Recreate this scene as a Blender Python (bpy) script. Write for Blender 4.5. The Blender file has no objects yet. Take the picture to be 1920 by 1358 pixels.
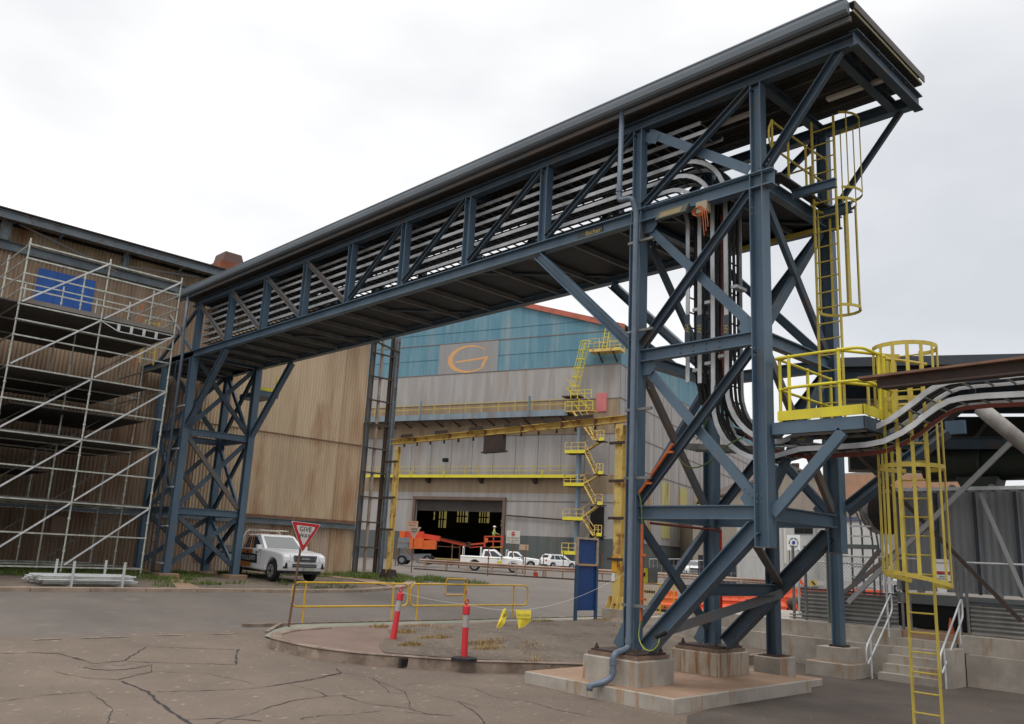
import bpy, math, random
from mathutils import Vector, Matrix
random.seed(7)
R = math.radians
sc = bpy.context.scene
COL = sc.collection

# ------------------------------------------------------------------ camera, sky, sun
CM = [[0.69907086, -0.12609274, -0.70384696], [0.71343924, 0.18907806, 0.67472509], [0.04800408, -0.97383269, 0.22213848]]
F, CX, CY, EYE = 1580.0, 960.0, 679.0, 2.4
cd = bpy.data.cameras.new('camera'); cam = bpy.data.objects.new('camera', cd); COL.objects.link(cam)
cam.matrix_world = Matrix(((CM[0][0], -CM[0][1], -CM[0][2], 0), (CM[1][0], -CM[1][1], -CM[1][2], 0), (CM[2][0], -CM[2][1], -CM[2][2], EYE), (0, 0, 0, 1)))
cd.sensor_width = 36; cd.lens = F / 1920 * 36; cd.clip_end = 3000; cd.clip_start = .1
sc.camera = cam
sc.view_settings.view_transform = 'Standard'; sc.view_settings.look = 'None'; sc.view_settings.exposure = .12; sc.view_settings.gamma = 1
sc.render.engine = 'CYCLES'; sc.cycles.max_bounces = 6

w = bpy.data.worlds.new('World'); sc.world = w; w.use_nodes = True
nt = w.node_tree; nt.nodes.clear(); N = nt.nodes.new; L = nt.links.new
out = N('ShaderNodeOutputWorld'); bg = N('ShaderNodeBackground'); bg.inputs[1].default_value = .1
sky = N('ShaderNodeTexSky'); sky.sky_type = 'NISHITA'; sky.sun_disc = False; sky.sun_elevation = R(58); sky.sun_rotation = R(150)
tc = N('ShaderNodeTexCoord'); mp = N('ShaderNodeMapping'); mp.inputs['Scale'].default_value = (1, 1, 2.2)
mp.inputs['Location'].default_value = (.3, 1.1, .2)
no = N('ShaderNodeTexNoise'); no.inputs['Scale'].default_value = 1.7; no.inputs['Detail'].default_value = 5; no.inputs['Roughness'].default_value = .48
L(tc.outputs['Generated'], mp.inputs[0]); L(mp.outputs[0], no.inputs[0])
# clouds thin towards +x (camera right), thick and white elsewhere
sx = N('ShaderNodeSeparateXYZ'); L(tc.outputs['Generated'], sx.inputs[0])
ma = N('ShaderNodeMapRange'); ma.inputs[1].default_value = -.80; ma.inputs[2].default_value = .1; ma.inputs[3].default_value = .0; ma.inputs[4].default_value = .24; L(sx.outputs[0], ma.inputs[0])
mz = N('ShaderNodeMapRange'); mz.inputs[1].default_value = .50; mz.inputs[2].default_value = .80; mz.inputs[3].default_value = .055; mz.inputs[4].default_value = -.45; L(sx.outputs[2], mz.inputs[0])
a1 = N('ShaderNodeMath'); a1.operation = 'ADD'; L(ma.outputs[0], a1.inputs[0]); L(mz.outputs[0], a1.inputs[1])
a2 = N('ShaderNodeMath'); a2.operation = 'ADD'; L(a1.outputs[0], a2.inputs[0]); L(no.outputs[0], a2.inputs[1])
cr = N('ShaderNodeValToRGB'); L(a2.outputs[0], cr.inputs[0])
e = cr.color_ramp.elements
e[0].position = .22; e[0].color = (2.35, 2.32, 2.29, 1); e[1].position = .86; e[1].color = (.65, .675, .715, 1)
k = e.new(.40); k.color = (1.3, 1.3, 1.3, 1); k = e.new(.50); k.color = (1.04, 1.04, 1.04, 1); k = e.new(.57); k.color = (.96, .96, .965, 1); k = e.new(.69); k.color = (.80, .815, .84, 1)
m10 = N('ShaderNodeVectorMath'); m10.operation = 'SCALE'; m10.inputs['Scale'].default_value = 10; L(cr.outputs[0], m10.inputs[0])
mx = N('ShaderNodeMix'); mx.data_type = 'RGBA'; mx.inputs[0].default_value = .93; L(sky.outputs[0], mx.inputs[6]); L(m10.outputs[0], mx.inputs[7])
L(mx.outputs[2], bg.inputs[0]); L(bg.outputs[0], out.inputs[0])

sl = bpy.data.lights.new('sun', 'SUN'); sl.energy = .8; sl.angle = R(14); sl.color = (1, .96, .9)
so = bpy.data.objects.new('sun', sl); COL.objects.link(so)
so.rotation_euler = Vector((-.35, .42, -1.1)).to_track_quat('-Z', 'Y').to_euler()

# ------------------------------------------------------------------ helpers
def ray(u, v):
    a = ((u - CX) / F, (v - CY) / F, 1.0)
    return Vector([sum(CM[i][j] * a[j] for j in range(3)) for i in range(3)])
O = Vector((0, 0, EYE))
def onz(u, v, z=0): d = ray(u, v); return O + d * ((z - EYE) / d.z)
def ony(u, v, y): d = ray(u, v); return O + d * (y / d.y)
def onx(u, v, x): d = ray(u, v); return O + d * (x / d.x)
def interp(x, xs, ys):
    if x <= xs[0]: return ys[0]
    for i in range(1, len(xs)):
        if x <= xs[i]: return ys[i-1] + (ys[i] - ys[i-1]) * (x - xs[i-1]) / (xs[i] - xs[i-1])
    return ys[-1]
def sm(t): t = max(0, min(1, t)); return t * t * (3 - 2 * t)
def g(x, y): return interp(-x, [10, 13, 25, 31, 300], [0, .06, .85, 1.0, 1.0]) * (1 - .04 * sm((y - 22) / 25))
def ong(u, v, dz=0):
    d = ray(u, v); t = .5
    while t < 400:
        p = O + d * t
        if p.z < g(p.x, p.y) + dz: return p
        t += .03 if t < 80 else .3
    return p

def tag(o, label=None, cat=None, group=None, kind=None):
    if label: o['label'] = label
    if cat: o['category'] = cat
    if group: o['group'] = group
    if kind: o['kind'] = kind
    return o
def thing(name, label, cat, loc, group=None, rz=0):
    o = bpy.data.objects.new(name, None); COL.objects.link(o); o.location = loc; o.rotation_euler = (0, 0, rz); o.empty_display_size = .1
    return tag(o, label, cat, group)
def copy_tree(o, parent=None):
    c = o.copy(); COL.objects.link(c); c.parent = parent
    for ch in list(o.children): copy_tree(ch, c)
    return c

class MB:
    def __init__(s): s.v = []; s.f = []; s.m = []; s.mi = 0
    def add(s, vs, fs):
        b = len(s.v); s.v += [tuple(p) for p in vs]; s.f += [tuple(b + i for i in f) for f in fs]; s.m += [s.mi] * len(fs); return s
    def box(s, x0, x1, y0, y1, z0, z1):
        return s.add([(x, y, z) for z in (z0, z1) for y in (y0, y1) for x in (x0, x1)], [(0,2,3,1), (4,5,7,6), (0,1,5,4), (2,6,7,3), (0,4,6,2), (1,3,7,5)])
    def bar(s, p, q, wd, ht, up=(0, 0, 1), ou=0, ow=0):
        """rectangular bar p->q; ht along up, wd sideways; ou/ow offsets"""
        p, q, up = Vector(p), Vector(q), Vector(up); d = (q - p).normalized()
        sd = d.cross(up)
        if sd.length < 1e-5: up = Vector((1, 0, 0)); sd = d.cross(up)
        sd.normalize(); u = sd.cross(d).normalized()
        o = u * ou + sd * ow
        vs = []
        for e_ in (p, q):
            for a, b in ((-1,-1), (1,-1), (1,1), (-1,1)): vs.append(e_ + o + sd * (a * wd / 2) + u * (b * ht / 2))
        return s.add(vs, [(0,3,2,1), (4,5,6,7), (0,1,5,4), (1,2,6,5), (2,3,7,6), (3,0,4,7)])
    def ibeam(s, p, q, D, Wd, up, tf=.022, tw=.014):
        s.bar(p, q, Wd, tf, up, ou=(D - tf) / 2); s.bar(p, q, Wd, tf, up, ou=-(D - tf) / 2)
        return s.bar(p, q, tw, D - 2 * tf - .002, up)
    def chan(s, p, q, D, Wd, up, side=1, t=.016):
        """channel: web D deep on one side, flanges reach out sideways (side=+1/-1)"""
        s.bar(p, q, t, D, up)
        s.bar(p, q, Wd, t, up, ou=(D / 2 - t / 2 + .001), ow=side * (Wd / 2 + t / 2)); return s.bar(p, q, Wd, t, up, ou=-(D / 2 - t / 2 + .001), ow=side * (Wd / 2 + t / 2))
    def tube(s, pts, r, n=8, cap=True, closed=False):
        P = [Vector(p) for p in pts]; m = len(P); rings = []
        t0 = (P[1] - P[0]).normalized(); nr = t0.orthogonal().normalized()
        for i in range(m):
            if closed: t = (P[(i+1) % m] - P[i-1]).normalized()
            else: t = ((P[i+1] - P[i]) if i == 0 else (P[i] - P[i-1]) if i == m-1 else (P[i+1] - P[i]).normalized() + (P[i] - P[i-1]).normalized()).normalized()
            nr = (nr - t * nr.dot(t)).normalized(); bn = t.cross(nr)
            rr = r[i] if isinstance(r, (list, tuple)) else r
            rings.append([P[i] + (nr * math.cos(2 * math.pi * k / n) + bn * math.sin(2 * math.pi * k / n)) * rr for k in range(n)])
        vs = [v for rg in rings for v in rg]; fs = []
        for i in range(m if closed else m - 1):
            j = (i + 1) % m
            for k in range(n): fs.append((i*n+k, i*n+(k+1) % n, j*n+(k+1) % n, j*n+k))
        if cap and not closed: fs += [tuple(range(n))[::-1], tuple((m-1)*n + k for k in range(n))]
        return s.add(vs, fs)
    def strip(s, pts, wd, ht, side=(0, 1, 0)):
        """rectangular section swept along points lying in a plane whose normal is side (wd along side)"""
        P = [Vector(p) for p in pts]; sd = Vector(side).normalized(); vs = []
        for i, p in enumerate(P):
            t = ((P[i+1] - p) if i == 0 else (p - P[i-1]) if i == len(P)-1 else (P[i+1] - p).normalized() + (p - P[i-1]).normalized()).normalized()
            u = sd.cross(t).normalized()
            for a, b in ((-1,-1), (1,-1), (1,1), (-1,1)): vs.append(p + sd * (a * wd / 2) + u * (b * ht / 2))
        fs = []
        for i in range(len(P) - 1):
            b = i * 4
            for k in range(4): fs.append((b+k, b+(k+1) % 4, b+4+(k+1) % 4, b+4+k))
        e_ = (len(P) - 1) * 4
        return s.add(vs, fs + [(0,3,2,1), (e_, e_+1, e_+2, e_+3)])
    def prism(s, poly, d):
        """closed polygon of 3D points extruded by vector d"""
        n = len(poly); A = [Vector(p) for p in poly]; d = Vector(d)
        return s.add(A + [p + d for p in A], [tuple(range(n))[::-1], tuple(range(n, 2*n))] + [(i, (i+1) % n, n+(i+1) % n, n+i) for i in range(n)])
    def ball(s, c, r, n=8, sc_=(1, 1, 1)):
        vs = []; fs = []
        for i in range(n // 2 + 1):
            th = math.pi * i / (n // 2)
            for k in range(n): ph = 2 * math.pi * k / n; vs.append((c[0] + r*sc_[0]*math.sin(th)*math.cos(ph), c[1] + r*sc_[1]*math.sin(th)*math.sin(ph), c[2] + r*sc_[2]*math.cos(th)))
        for i in range(n // 2):
            for k in range(n): fs.append((i*n+k, (i+1)*n+k, (i+1)*n+(k+1) % n, i*n+(k+1) % n))
        return s.add(vs, fs)
    def build(s, name, mat, parent=None, smooth=False, label=None, at=None):
        """vertices are world coordinates; they are made relative to the parent chain (things carry no rotation while built)"""
        o0 = Vector(at) if at is not None else Vector((0, 0, 0))
        if parent is not None:
            o0 = Vector((0, 0, 0)); p_ = parent
            while p_: o0 += p_.location; p_ = p_.parent
        me = bpy.data.meshes.new(name); me.from_pydata([tuple(Vector(v) - o0) for v in s.v], [], s.f)
        ms = mat if isinstance(mat, (list, tuple)) else [mat]
        for m_ in ms: me.materials.append(m_)
        if len(ms) > 1: me.polygons.foreach_set('material_index', s.m)
        if smooth: me.polygons.foreach_set('use_smooth', [True] * len(s.f))
        me.update(); ob = bpy.data.objects.new(name, me); COL.objects.link(ob)
        if parent is not None: ob.parent = parent
        elif at is not None: ob.location = o0
        if label: ob['label'] = label
        return ob

def bend(pts, r, n=5):
    """round the corners of a polyline"""
    P = [Vector(p) for p in pts]; o = [P[0]]
    for i in range(1, len(P) - 1):
        a, b, c = P[i-1], P[i], P[i+1]; u = (a - b); v = (c - b); rr = min(r, u.length * .49, v.length * .49)
        s_, e_ = b + u.normalized() * rr, b + v.normalized() * rr
        for k in range(n + 1): t = k / n; o.append(s_ * (1-t)**2 + b * 2*t*(1-t) + e_ * t*t)
    return o + [P[-1]]

# ------------------------------------------------------------------ materials
MATS = {}
def mat(name, c1, c2=None, rough=.7, metal=0, scale=3.0, stretch=(1, 1, 1), lo=.4, hi=.65, rust=None, rust_lo=.6, rust_hi=.72, rust_scale=None, rust_stretch=None, bump=0, bscale=40, detail=5, emit=0, spec=.4):
    if name in MATS: return MATS[name]
    m = bpy.data.materials.new(name); m.use_nodes = True; t = m.node_tree; b = t.nodes['Principled BSDF']; b.inputs['Roughness'].default_value = rough; b.inputs['Metallic'].default_value = metal
    b.inputs['Specular IOR Level'].default_value = spec
    def noise(sc2, st, det=detail):
        tx = t.nodes.new('ShaderNodeTexCoord'); mp2 = t.nodes.new('ShaderNodeMapping'); mp2.inputs['Scale'].default_value = st
        n = t.nodes.new('ShaderNodeTexNoise'); n.inputs['Scale'].default_value = sc2; n.inputs['Detail'].default_value = det; n.inputs['Roughness'].default_value = .6
        t.links.new(tx.outputs['Object'], mp2.inputs[0]); t.links.new(mp2.outputs[0], n.inputs[0]); return n.outputs[0]
    def rng(src, a, b2):
        r = t.nodes.new('ShaderNodeMapRange'); r.inputs[1].default_value = a; r.inputs[2].default_value = b2; t.links.new(src, r.inputs[0]); return r.outputs[0]
    def mixc(fac, A, B):
        x = t.nodes.new('ShaderNodeMix'); x.data_type = 'RGBA'; t.links.new(fac, x.inputs[0])
        for i, q in ((6, A), (7, B)):
            if isinstance(q, tuple): x.inputs[i].default_value = (*q, 1)
            else: t.links.new(q, x.inputs[i])
        return x.outputs[2]
    col = c1
    if c2: col = mixc(rng(noise(scale, stretch), lo, hi), c1, c2)
    if rust: col = mixc(rng(noise(rust_scale or scale * 1.7, rust_stretch or stretch), rust_lo, rust_hi), col, rust)
    if isinstance(col, tuple): b.inputs['Base Color'].default_value = (*col, 1)
    else: t.links.new(col, b.inputs['Base Color'])
    if bump:
        bp = t.nodes.new('ShaderNodeBump'); bp.inputs['Strength'].default_value = bump; bp.inputs['Distance'].default_value = .02
        t.links.new(noise(bscale, (1, 1, 1), 3), bp.inputs['Height']); t.links.new(bp.outputs[0], b.inputs['Normal'])
    if emit: b.inputs['Emission Strength'].default_value = emit; b.inputs['Emission Color'].default_value = (*c1, 1)
    MATS[name] = m; return m

STEEL = mat('blue_steel', (.095, .148, .198), (.06, .10, .145), rough=.45, scale=1.1, stretch=(1, 1, .35), lo=.36, hi=.66, rust=(.13, .095, .07), rust_lo=.60, rust_hi=.78, rust_scale=3.1, bump=.06, bscale=60)
STEELD = mat('dark_blue_steel', (.055, .085, .115), (.04, .06, .08), rough=.6, scale=2, rust=(.10, .075, .055), rust_lo=.55, rust_hi=.75, rust_scale=1.5)
STEELW = mat('weathered_steel', (.11, .115, .12), (.17, .115, .08), rough=.7, scale=1.2, lo=.45, hi=.7)
ROOF = mat('roof_sheet', (.16, .19, .215), (.12, .14, .16), rough=.5, scale=.8, stretch=(.3, 1, 1))
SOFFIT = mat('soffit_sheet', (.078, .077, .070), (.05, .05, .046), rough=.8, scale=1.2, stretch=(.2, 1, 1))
GALV = mat('galvanised', (.66, .67, .68), (.46, .47, .47), rough=.45, metal=.25, scale=3, lo=.35, hi=.7)
GALVD = mat('dull_galvanised', (.22, .22, .21), (.13, .13, .12), rough=.65, metal=.3, scale=4)
SCAFF = mat('scaffold_tube', (.55, .56, .50), (.36, .37, .32), rough=.38, metal=.5, scale=6)
CABLE = mat('black_cable', (.018, .018, .018), rough=.55)
CABLER = mat('red_cable', (.17, .04, .025), rough=.6)
CABLEG = mat('green_cable', (.09, .14, .035), rough=.5)
ORANGE = mat('orange_conduit', (.50, .12, .03), (.38, .08, .02), rough=.5, scale=6)
YEL = mat('yellow_paint', (.55, .435, .07), (.46, .34, .06), rough=.6, scale=3, rust=(.34, .19, .06), rust_lo=.6, rust_hi=.85, rust_scale=5)
YELB = mat('bright_yellow', (.70, .60, .035), (.62, .52, .04), rough=.5, scale=3)
YELR = mat('rusty_yellow', (.68, .50, .15), (.58, .41, .13), rough=.7, scale=2, rust=(.28, .10, .03), rust_lo=.53, rust_hi=.65, rust_scale=2.2)
RUST = mat('rusty_steel', (.20, .09, .045), (.12, .065, .04), rough=.85, scale=2.5, bump=.2)
RUSTD = mat('dark_rust', (.07, .045, .035), (.045, .035, .03), rough=.85, scale=3)  # dark rusted steel; also paints the shaded web of the long beam
CONC = mat('concrete', (.40, .36, .31), (.29, .26, .22), rough=.9, scale=1.6, rust=(.30, .165, .07), rust_lo=.56, rust_hi=.72, rust_scale=3.2, rust_stretch=(1.4, 1.4, .22), bump=.25, bscale=30)
CONCT = mat('stained_concrete', (.33, .22, .15), (.255, .16, .105), rough=.95, scale=1.1, lo=.35, hi=.7, rust=(.36, .30, .23), rust_lo=.62, rust_hi=.72, bump=.25, bscale=40)
BLACK = mat('black', (.01, .01, .01), rough=.9)
WHITE = mat('white_paint', (.78, .78, .76), rough=.35)
PVC = mat('grey_pipe', (.13, .165, .215), (.11, .14, .18), rough=.35, scale=4)

print('section A ok')
# ------------------------------------------------------------------ ground
ASPH = mat('road_asphalt', (.150, .128, .110), (.115, .099, .087), rough=.9, scale=.5, lo=.35, hi=.7, rust=(.17, .15, .13), rust_lo=.55, rust_hi=.75, rust_scale=1.6, bump=.35, bscale=60)
APR = mat('worn_asphalt', (.195, .150, .117), (.132, .104, .083), rough=.95, scale=.45, lo=.32, hi=.7, rust=(.34, .28, .19), rust_lo=.63, rust_hi=.69, rust_scale=11, rust_stretch=(1, .45, 1), bump=.9, bscale=38)
APD = mat('dark_asphalt', (.105, .084, .070), (.080, .064, .055), rough=.95, scale=.8, bump=.5, bscale=50)
CRACK = mat('crack', (.042, .036, .04), rough=1)
LINE = mat('worn_line', (.30, .27, .24), (.17, .15, .13), rough=.9, scale=6, lo=.4, hi=.6)
DIRT = mat('gravel_dirt', (.165, .130, .102), (.112, .088, .070), rough=1, scale=1.3, rust=(.24, .20, .145), rust_lo=.56, rust_hi=.68, rust_scale=9, bump=1, bscale=30)
BROWNC = mat('brown_paving', (.21, .145, .115), (.165, .115, .095), rough=.9, scale=1.2, bump=.2)
GREENP = mat('path_concrete', (.26, .245, .20), (.20, .215, .165), rough=.9, scale=.5, lo=.42, hi=.6, bump=.2)
KERB = mat('kerb_concrete', (.27, .205, .16), (.13, .095, .07), rough=.95, scale=2.6, rust=(.33, .27, .2), rust_lo=.58, rust_hi=.68, bump=.4, bscale=25)

def zone(b, ys, fl, fr, dz, nx=24, mi=0):
    b.mi = mi; V_ = []; 
    for y in ys:
        l, r = fl(y), fr(y)
        for i in range(nx + 1):
            x = l + (r - l) * i / nx; V_.append((x, y, g(x, y) + dz))
    n = nx + 1
    b.add(V_, [(j*n+i, j*n+i+1, (j+1)*n+i+1, (j+1)*n+i) for j in range(len(ys) - 1) for i in range(nx)]); b.mi = 0
def ar(a, b_, n): return [a + (b_ - a) * i / n for i in range(n + 1)]
b = MB()
xs = [-900, -500, -300, -200, -150, -120, -100, -85, -70, -60, -52, -46, -42, -39] + ar(-36, 12, 48) + [20, 40, 80, 200]
ys = [-150, -60, -30, -15, -8] + ar(-4, 54, 58) + [58, 64, 72, 85, 100, 130, 170, 250, 400, 900]
nx = len(xs)
b.add([(x, y, g(x, y)) for y in ys for x in xs], [(j*nx+i, j*nx+i+1, (j+1)*nx+i+1, (j+1)*nx+i) for j in range(len(ys)-1) for i in range(nx-1)])
tag(b.build('ground', ASPH), kind='structure')

b = MB(); zone(b, ar(-12, 62, 74), lambda y: -18.4 - .06 * math.sin(y * 1.7) - .04 * math.sin(y * 4.1), lambda y: 13, .015, 64)
def crack(b, px, wd):
    P = []
    for (u0, v0), (u1, v1) in zip(px, px[1:]):
        a, c = ong(u0, v0), ong(u1, v1); n = max(2, int((c - a).length / .12))
        for i in range(n): P.append(a.lerp(c, i / n) + Vector((random.uniform(-1, 1), random.uniform(-1, 1), 0)) * .022)
    P.append(ong(*px[-1])); V_ = []
    for i, p in enumerate(P):
        t = (P[min(i+1, len(P)-1)] - P[max(i-1, 0)]); t.z = 0; t.normalize(); s_ = Vector((-t.y, t.x, 0)) * wd * random.uniform(.12, .6)
        for q in (p + s_, p - s_): V_.append((q.x, q.y, g(q.x, q.y) + .021))
    b.mi = 1; b.add(V_, [(2*i, 2*i+1, 2*i+3, 2*i+2) for i in range(len(P)-1)]); b.mi = 0
for px, wd in [(((230,1280),(277,1300),(300,1322),(340,1350),(372,1372)), .055), (((273,1215),(440,1220)), .02), (((447,1220),(442,1249)), .05), (((442,1249),(330,1246),(240,1243)), .02), (((273,1215),(233,1241),(175,1247),(140,1235)), .03),
               (((220,1278),(283,1262),(283,1250),(268,1244)), .022), (((293,1300),(467,1295),(540,1284),(640,1265)), .022), (((540,1284),(600,1300),(615,1308),(680,1307)), .018), (((615,1308),(545,1318),(500,1330),(470,1342)), .022),
               (((290,1262),(390,1266),(480,1285)), .012), (((353,1352),(420,1350),(490,1356)), .025), (((630,1256),(641,1264),(570,1280),(500,1290)), .022), (((641,1264),(700,1275),(720,1290),(730,1302)), .015), (((560,1352),(600,1345),(640,1344)), .018), (((0,1228),(60,1226),(110,1228),(150,1240)), .03),
               (((900,1330),(860,1318),(800,1305),(730,1302)), .012), (((640,1344),(720,1336),(850,1345)), .014), (((720,1290),(800,1283),(880,1290)), .012), (((640,1307),(690,1322),(760,1330),(800,1342),(850,1345)), .02), (((700,1275),(760,1300),(770,1330)), .016), (((880,1290),(930,1310),(990,1318)), .016), (((860,1318),(900,1345),(910,1362)), .02), (((470,1342),(430,1350),(400,1362)), .016), (((990,1318),(1060,1338),(1150,1352)), .02), (((0,1318),(80,1308),(170,1300)), .016), (((100,1262),(160,1275),(220,1278)), .016), (((170,1300),(210,1330),(200,1360)), .014)]:
    crack(b, px, wd)
# worn edge line and a small scabbed patch
b.mi = 2
for u0, u1, v0, v1 in [(60, 115, 1202, 1200), (150, 240, 1199, 1196), (292, 343, 1194, 1192), (397, 442, 1191, 1190), (205, 232, 1197, 1196)]:
    a, c = ong(u0, v0), ong(u1, v1)
    b.add([(p.x + o, p.y, g(p.x, p.y) + .022) for p in (a, c) for o in (-.05, .05)], [(0, 1, 3, 2)])
b.mi = 3; c0 = ong(222, 1252); pp = [(c0.x + math.cos(t) * (.16 + .17 * random.random()), c0.y + math.sin(t) * (.35 + .3 * random.random())) for t in [k * .449 for k in range(14)]]
b.add([(x, y, g(x, y) + .023) for x, y in pp], [tuple(range(14))])
tag(b.build('apron_pavement', [APR, CRACK, LINE, mat('patch_brown', (.19, .15, .12), (.13, .105, .085), rough=1, scale=6, bump=.8)]), kind='structure')
b = MB(); zone(b, ar(-6, 21.2, 27), lambda y: interp(y, [-6, 8, 11.0, 12.2, 16, 21.2], [3.5, -3.2, -7.4, -8.2, -9.2, -11.2]) + .08 * math.sin(y * 5), lambda y: 11, .024, 40)
tag(b.build('dark_pavement', APD), kind='structure')

# left verge, kerb, concrete strips
fk = lambda y: interp(y, [-20, 15.5, 17.6, 20.2, 23.1, 25], [-25.2, -25.2, -25.5, -26.8, -29.6, -33])
b = MB(); zone(b, ar(-20, 25, 90), lambda y: -37, fk, .02, 30)
tag(b.build('verge_ground', DIRT), kind='structure')
b = MB(); yy = ar(-20, 24, 88)
for i in range(len(yy) - 1):
    if i % 3 == 2: gap = .03
    else: gap = .0
    p, q = Vector((fk(yy[i]), yy[i], 0)), Vector((fk(yy[i+1]), yy[i+1] - gap, 0)); p.z = g(p.x, p.y) + .0; q.z = g(q.x, q.y) + .0
    b.bar(p, q, .42, .19 + random.uniform(-.006, .006), (0, 0, 1))
tag(b.build('kerb', mat('kerb_pale', (.36, .275, .21), (.24, .185, .145), rough=.95, scale=2, bump=.3)), kind='structure')
b = MB()
b.add([(x, y, g(x, y) + .045) for x, y in ((-31.8, 13.3), (-31.8, 13.8), (-30, 13.2), (-28, 12.55), (-25.4, 11.9), (-25.4, 11.1), (-28, 12.0), (-30, 12.7))], [(0, 7, 6, 5, 4, 3, 2, 1)])
b.add([(x, y, g(x, y) + .045) for x, y in ((-36, 21.4), (-36, 22.4), (-31, 21.9), (-28.6, 21.5), (-27.6, 20.4), (-31, 20.9))], [(0, 5, 4, 3, 2, 1)])
tag(b.build('concrete_strip', CONCT), kind='structure')

# traffic island
isx = lambda y: interp(y, [9.15, 9.2, 9.5, 10.0, 10.9, 11.9, 12.8, 14, 17, 22, 26], [-16.2, -15.75, -15.0, -14.4, -13.75, -13.05, -12.6, -11.9, -11.3, -11.5, -13])
isl = lambda y: interp(y, [9.15, 9.4, 10.0, 10.9, 12.5, 26], [-16.25, -16.75, -17.15, -17.35, -17.45, -17.55])
yy = ar(9.15, 26, 110)
def top(y, x): return g(x, y) + .222
b = MB(); n = 16; V_ = []
for y in yy:
    l, r = isl(y), isx(y)
    for i in range(n + 1): x = l + (r - l) * i / n; V_.append((x, y, top(y, x)))
m_ = n + 1; F_ = [(j*m_+i, j*m_+i+1, (j+1)*m_+i+1, (j+1)*m_+i) for j in range(len(yy)-1) for i in range(n)]
b.add(V_, F_)
tag(b.build('island_paving', BROWNC), kind='structure')
b = MB(); rim = [(isx(y), y) for y in yy]; rim = [(isl(y), y) for y in yy[:14][::-1]] + rim
for (x0, y0), (x1, y1) in zip(rim, rim[1:]):
    if abs(x1-x0) + abs(y1-y0) < 1e-4: continue
    d = Vector((x1-x0, y1-y0, 0)).normalized(); nrm = Vector((d.y, -d.x, 0)); V_ = []
    for x, y in ((x0, y0), (x1, y1)):
        z = g(x, y)
        for o, h in ((.0, -.05), (-.02, .205), (-.05, .234), (-.24, .234), (-.25, .18)): V_.append((x + nrm.x*o, y + nrm.y*o, z + h))
    b.add(V_, [(k, k+1, k+6, k+5) for k in range(4)])
tag(b.build('island_kerb', KERB), kind='structure')
b = MB(); zone(b, ar(10.6, 26, 60), lambda y: interp(y, [10.6, 11.5, 12.4, 13.5, 26], [-14.35, -15.6, -16.6, -17.3, -17.4]) + .12 * math.sin(y * 3.3) + .07 * math.sin(y * 9), lambda y: isx(y) - .27 - .02 * math.sin(y * 6), .234, 16)
tag(b.build('island_gravel', DIRT), kind='structure')
b = MB(); zone(b, ar(9.7, 26, 60), lambda y: interp(y, [9.7, 10.3, 11.2, 26], [-17.5, -18.2, -18.85, -18.9]), lambda y: isl(y) + .02, .05, 6)
tag(b.build('footpath', GREENP), kind='structure')
b = MB()
for i in range(len(yy) - 1):
    if yy[i] > 9.9: b.bar((-18.95, yy[i], g(-18.95, yy[i]) + .02), (-18.95, yy[i+1], g(-18.95, yy[i+1]) + .02), .1, .1)
b.bar(ong(500, 1189) + Vector((0, 0, .02)), (-18.95, 10.9, g(-18.95, 10.9) + .03), .1, .09)
tag(b.build('path_edging', KERB), kind='structure')
b = MB(); zone(b, ar(26, 44, 40), lambda y: -21, lambda y: -9.5, .04, 12)
tag(b.build('yard_ground', mat('pale_gravel', (.20, .165, .13), (.14, .12, .10), rough=1, scale=1.5, bump=.8, bscale=25)), kind='structure')

# ------------------------------------------------------------------ grass
def grass(name, spots, c1, c2, hh, wd=.012):
    b = MB()
    for x, y, rx, ry, n in spots:
        for _ in range(n):
            a = random.random() * 6.283; q = math.sqrt(random.random()); px, py = x + rx*q*math.cos(a), y + ry*q*math.sin(a)
            h = hh * random.uniform(.4, 1.15) * (1.15 - q * .6); th = random.random() * 6.283; lean = h * random.uniform(.1, .7); z = g(px, py) + (.233 if isl(py) < px < isx(py) and 9.15 < py < 26 else .015)
            w_ = wd * random.uniform(.6, 1.4); dx, dy = math.cos(th), math.sin(th)
            b.mi = random.randrange(2)
            b.add([(px - dy*w_, py + dx*w_, z), (px + dy*w_, py - dx*w_, z), (px + dx*lean*.4 + dy*w_*.7, py + dy*lean*.4 - dx*w_*.7, z + h*.6), (px + dx*lean, py + dy*lean, z + h)], [(0, 1, 2), (0, 2, 3)])
    o = b.build(name, [mat(name + '_light', c1, rough=.8), mat(name + '_dark', c2, rough=.8)]); return tag(o, kind='stuff')
sp = [(random.uniform(-35, -29.6), random.uniform(4, 15), .5, .8, 260) for _ in range(60)] + [(random.uniform(-35.6, -32.5), random.uniform(15, 24), .5, .6, 200) for _ in range(16)]
sp += [(random.uniform(-29.5, -26.2), random.uniform(4, 20), .25, .4, 36) for _ in range(26)] + [(-27.9 + random.uniform(-1.6, 1.2), 12 + random.uniform(-1, 1.5), .3, .35, 60) for _ in range(9)]
tag(grass('grass', sp, (.14, .18, .04), (.08, .12, .025), .17, .012), 'short green grass along the foot of the rusty corrugated wall', 'grass')
sp = [(random.uniform(-36.5, -29.5), random.uniform(22.4, 27.5), .7, .7, 260) for _ in range(30)]
tag(grass('grass', sp, (.36, .31, .15), (.20, .20, .07), .26, .011), 'taller yellow green grass growing round the foot of the yellow post', 'grass')
sp = []
for u, v, rx, ry, n in [(870, 1222, .35, .35, 0), (710, 1195, .12, .3, 150), (755, 1206, .15, .35, 260), (768, 1232, .12, .35, 240), (815, 1217, .12, .55, 240), (905, 1228, .2, .6, 420), (915, 1238, .15, .5, 260), (785, 1193, .1, .5, 120), (1010, 1182, .1, .7, 160), (1130, 1178, .12, .5, 120), (1000, 1262, .1, .4, 60)]:
    p = ong(u, v); sp.append((p.x, p.y, rx, ry, n))
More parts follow.
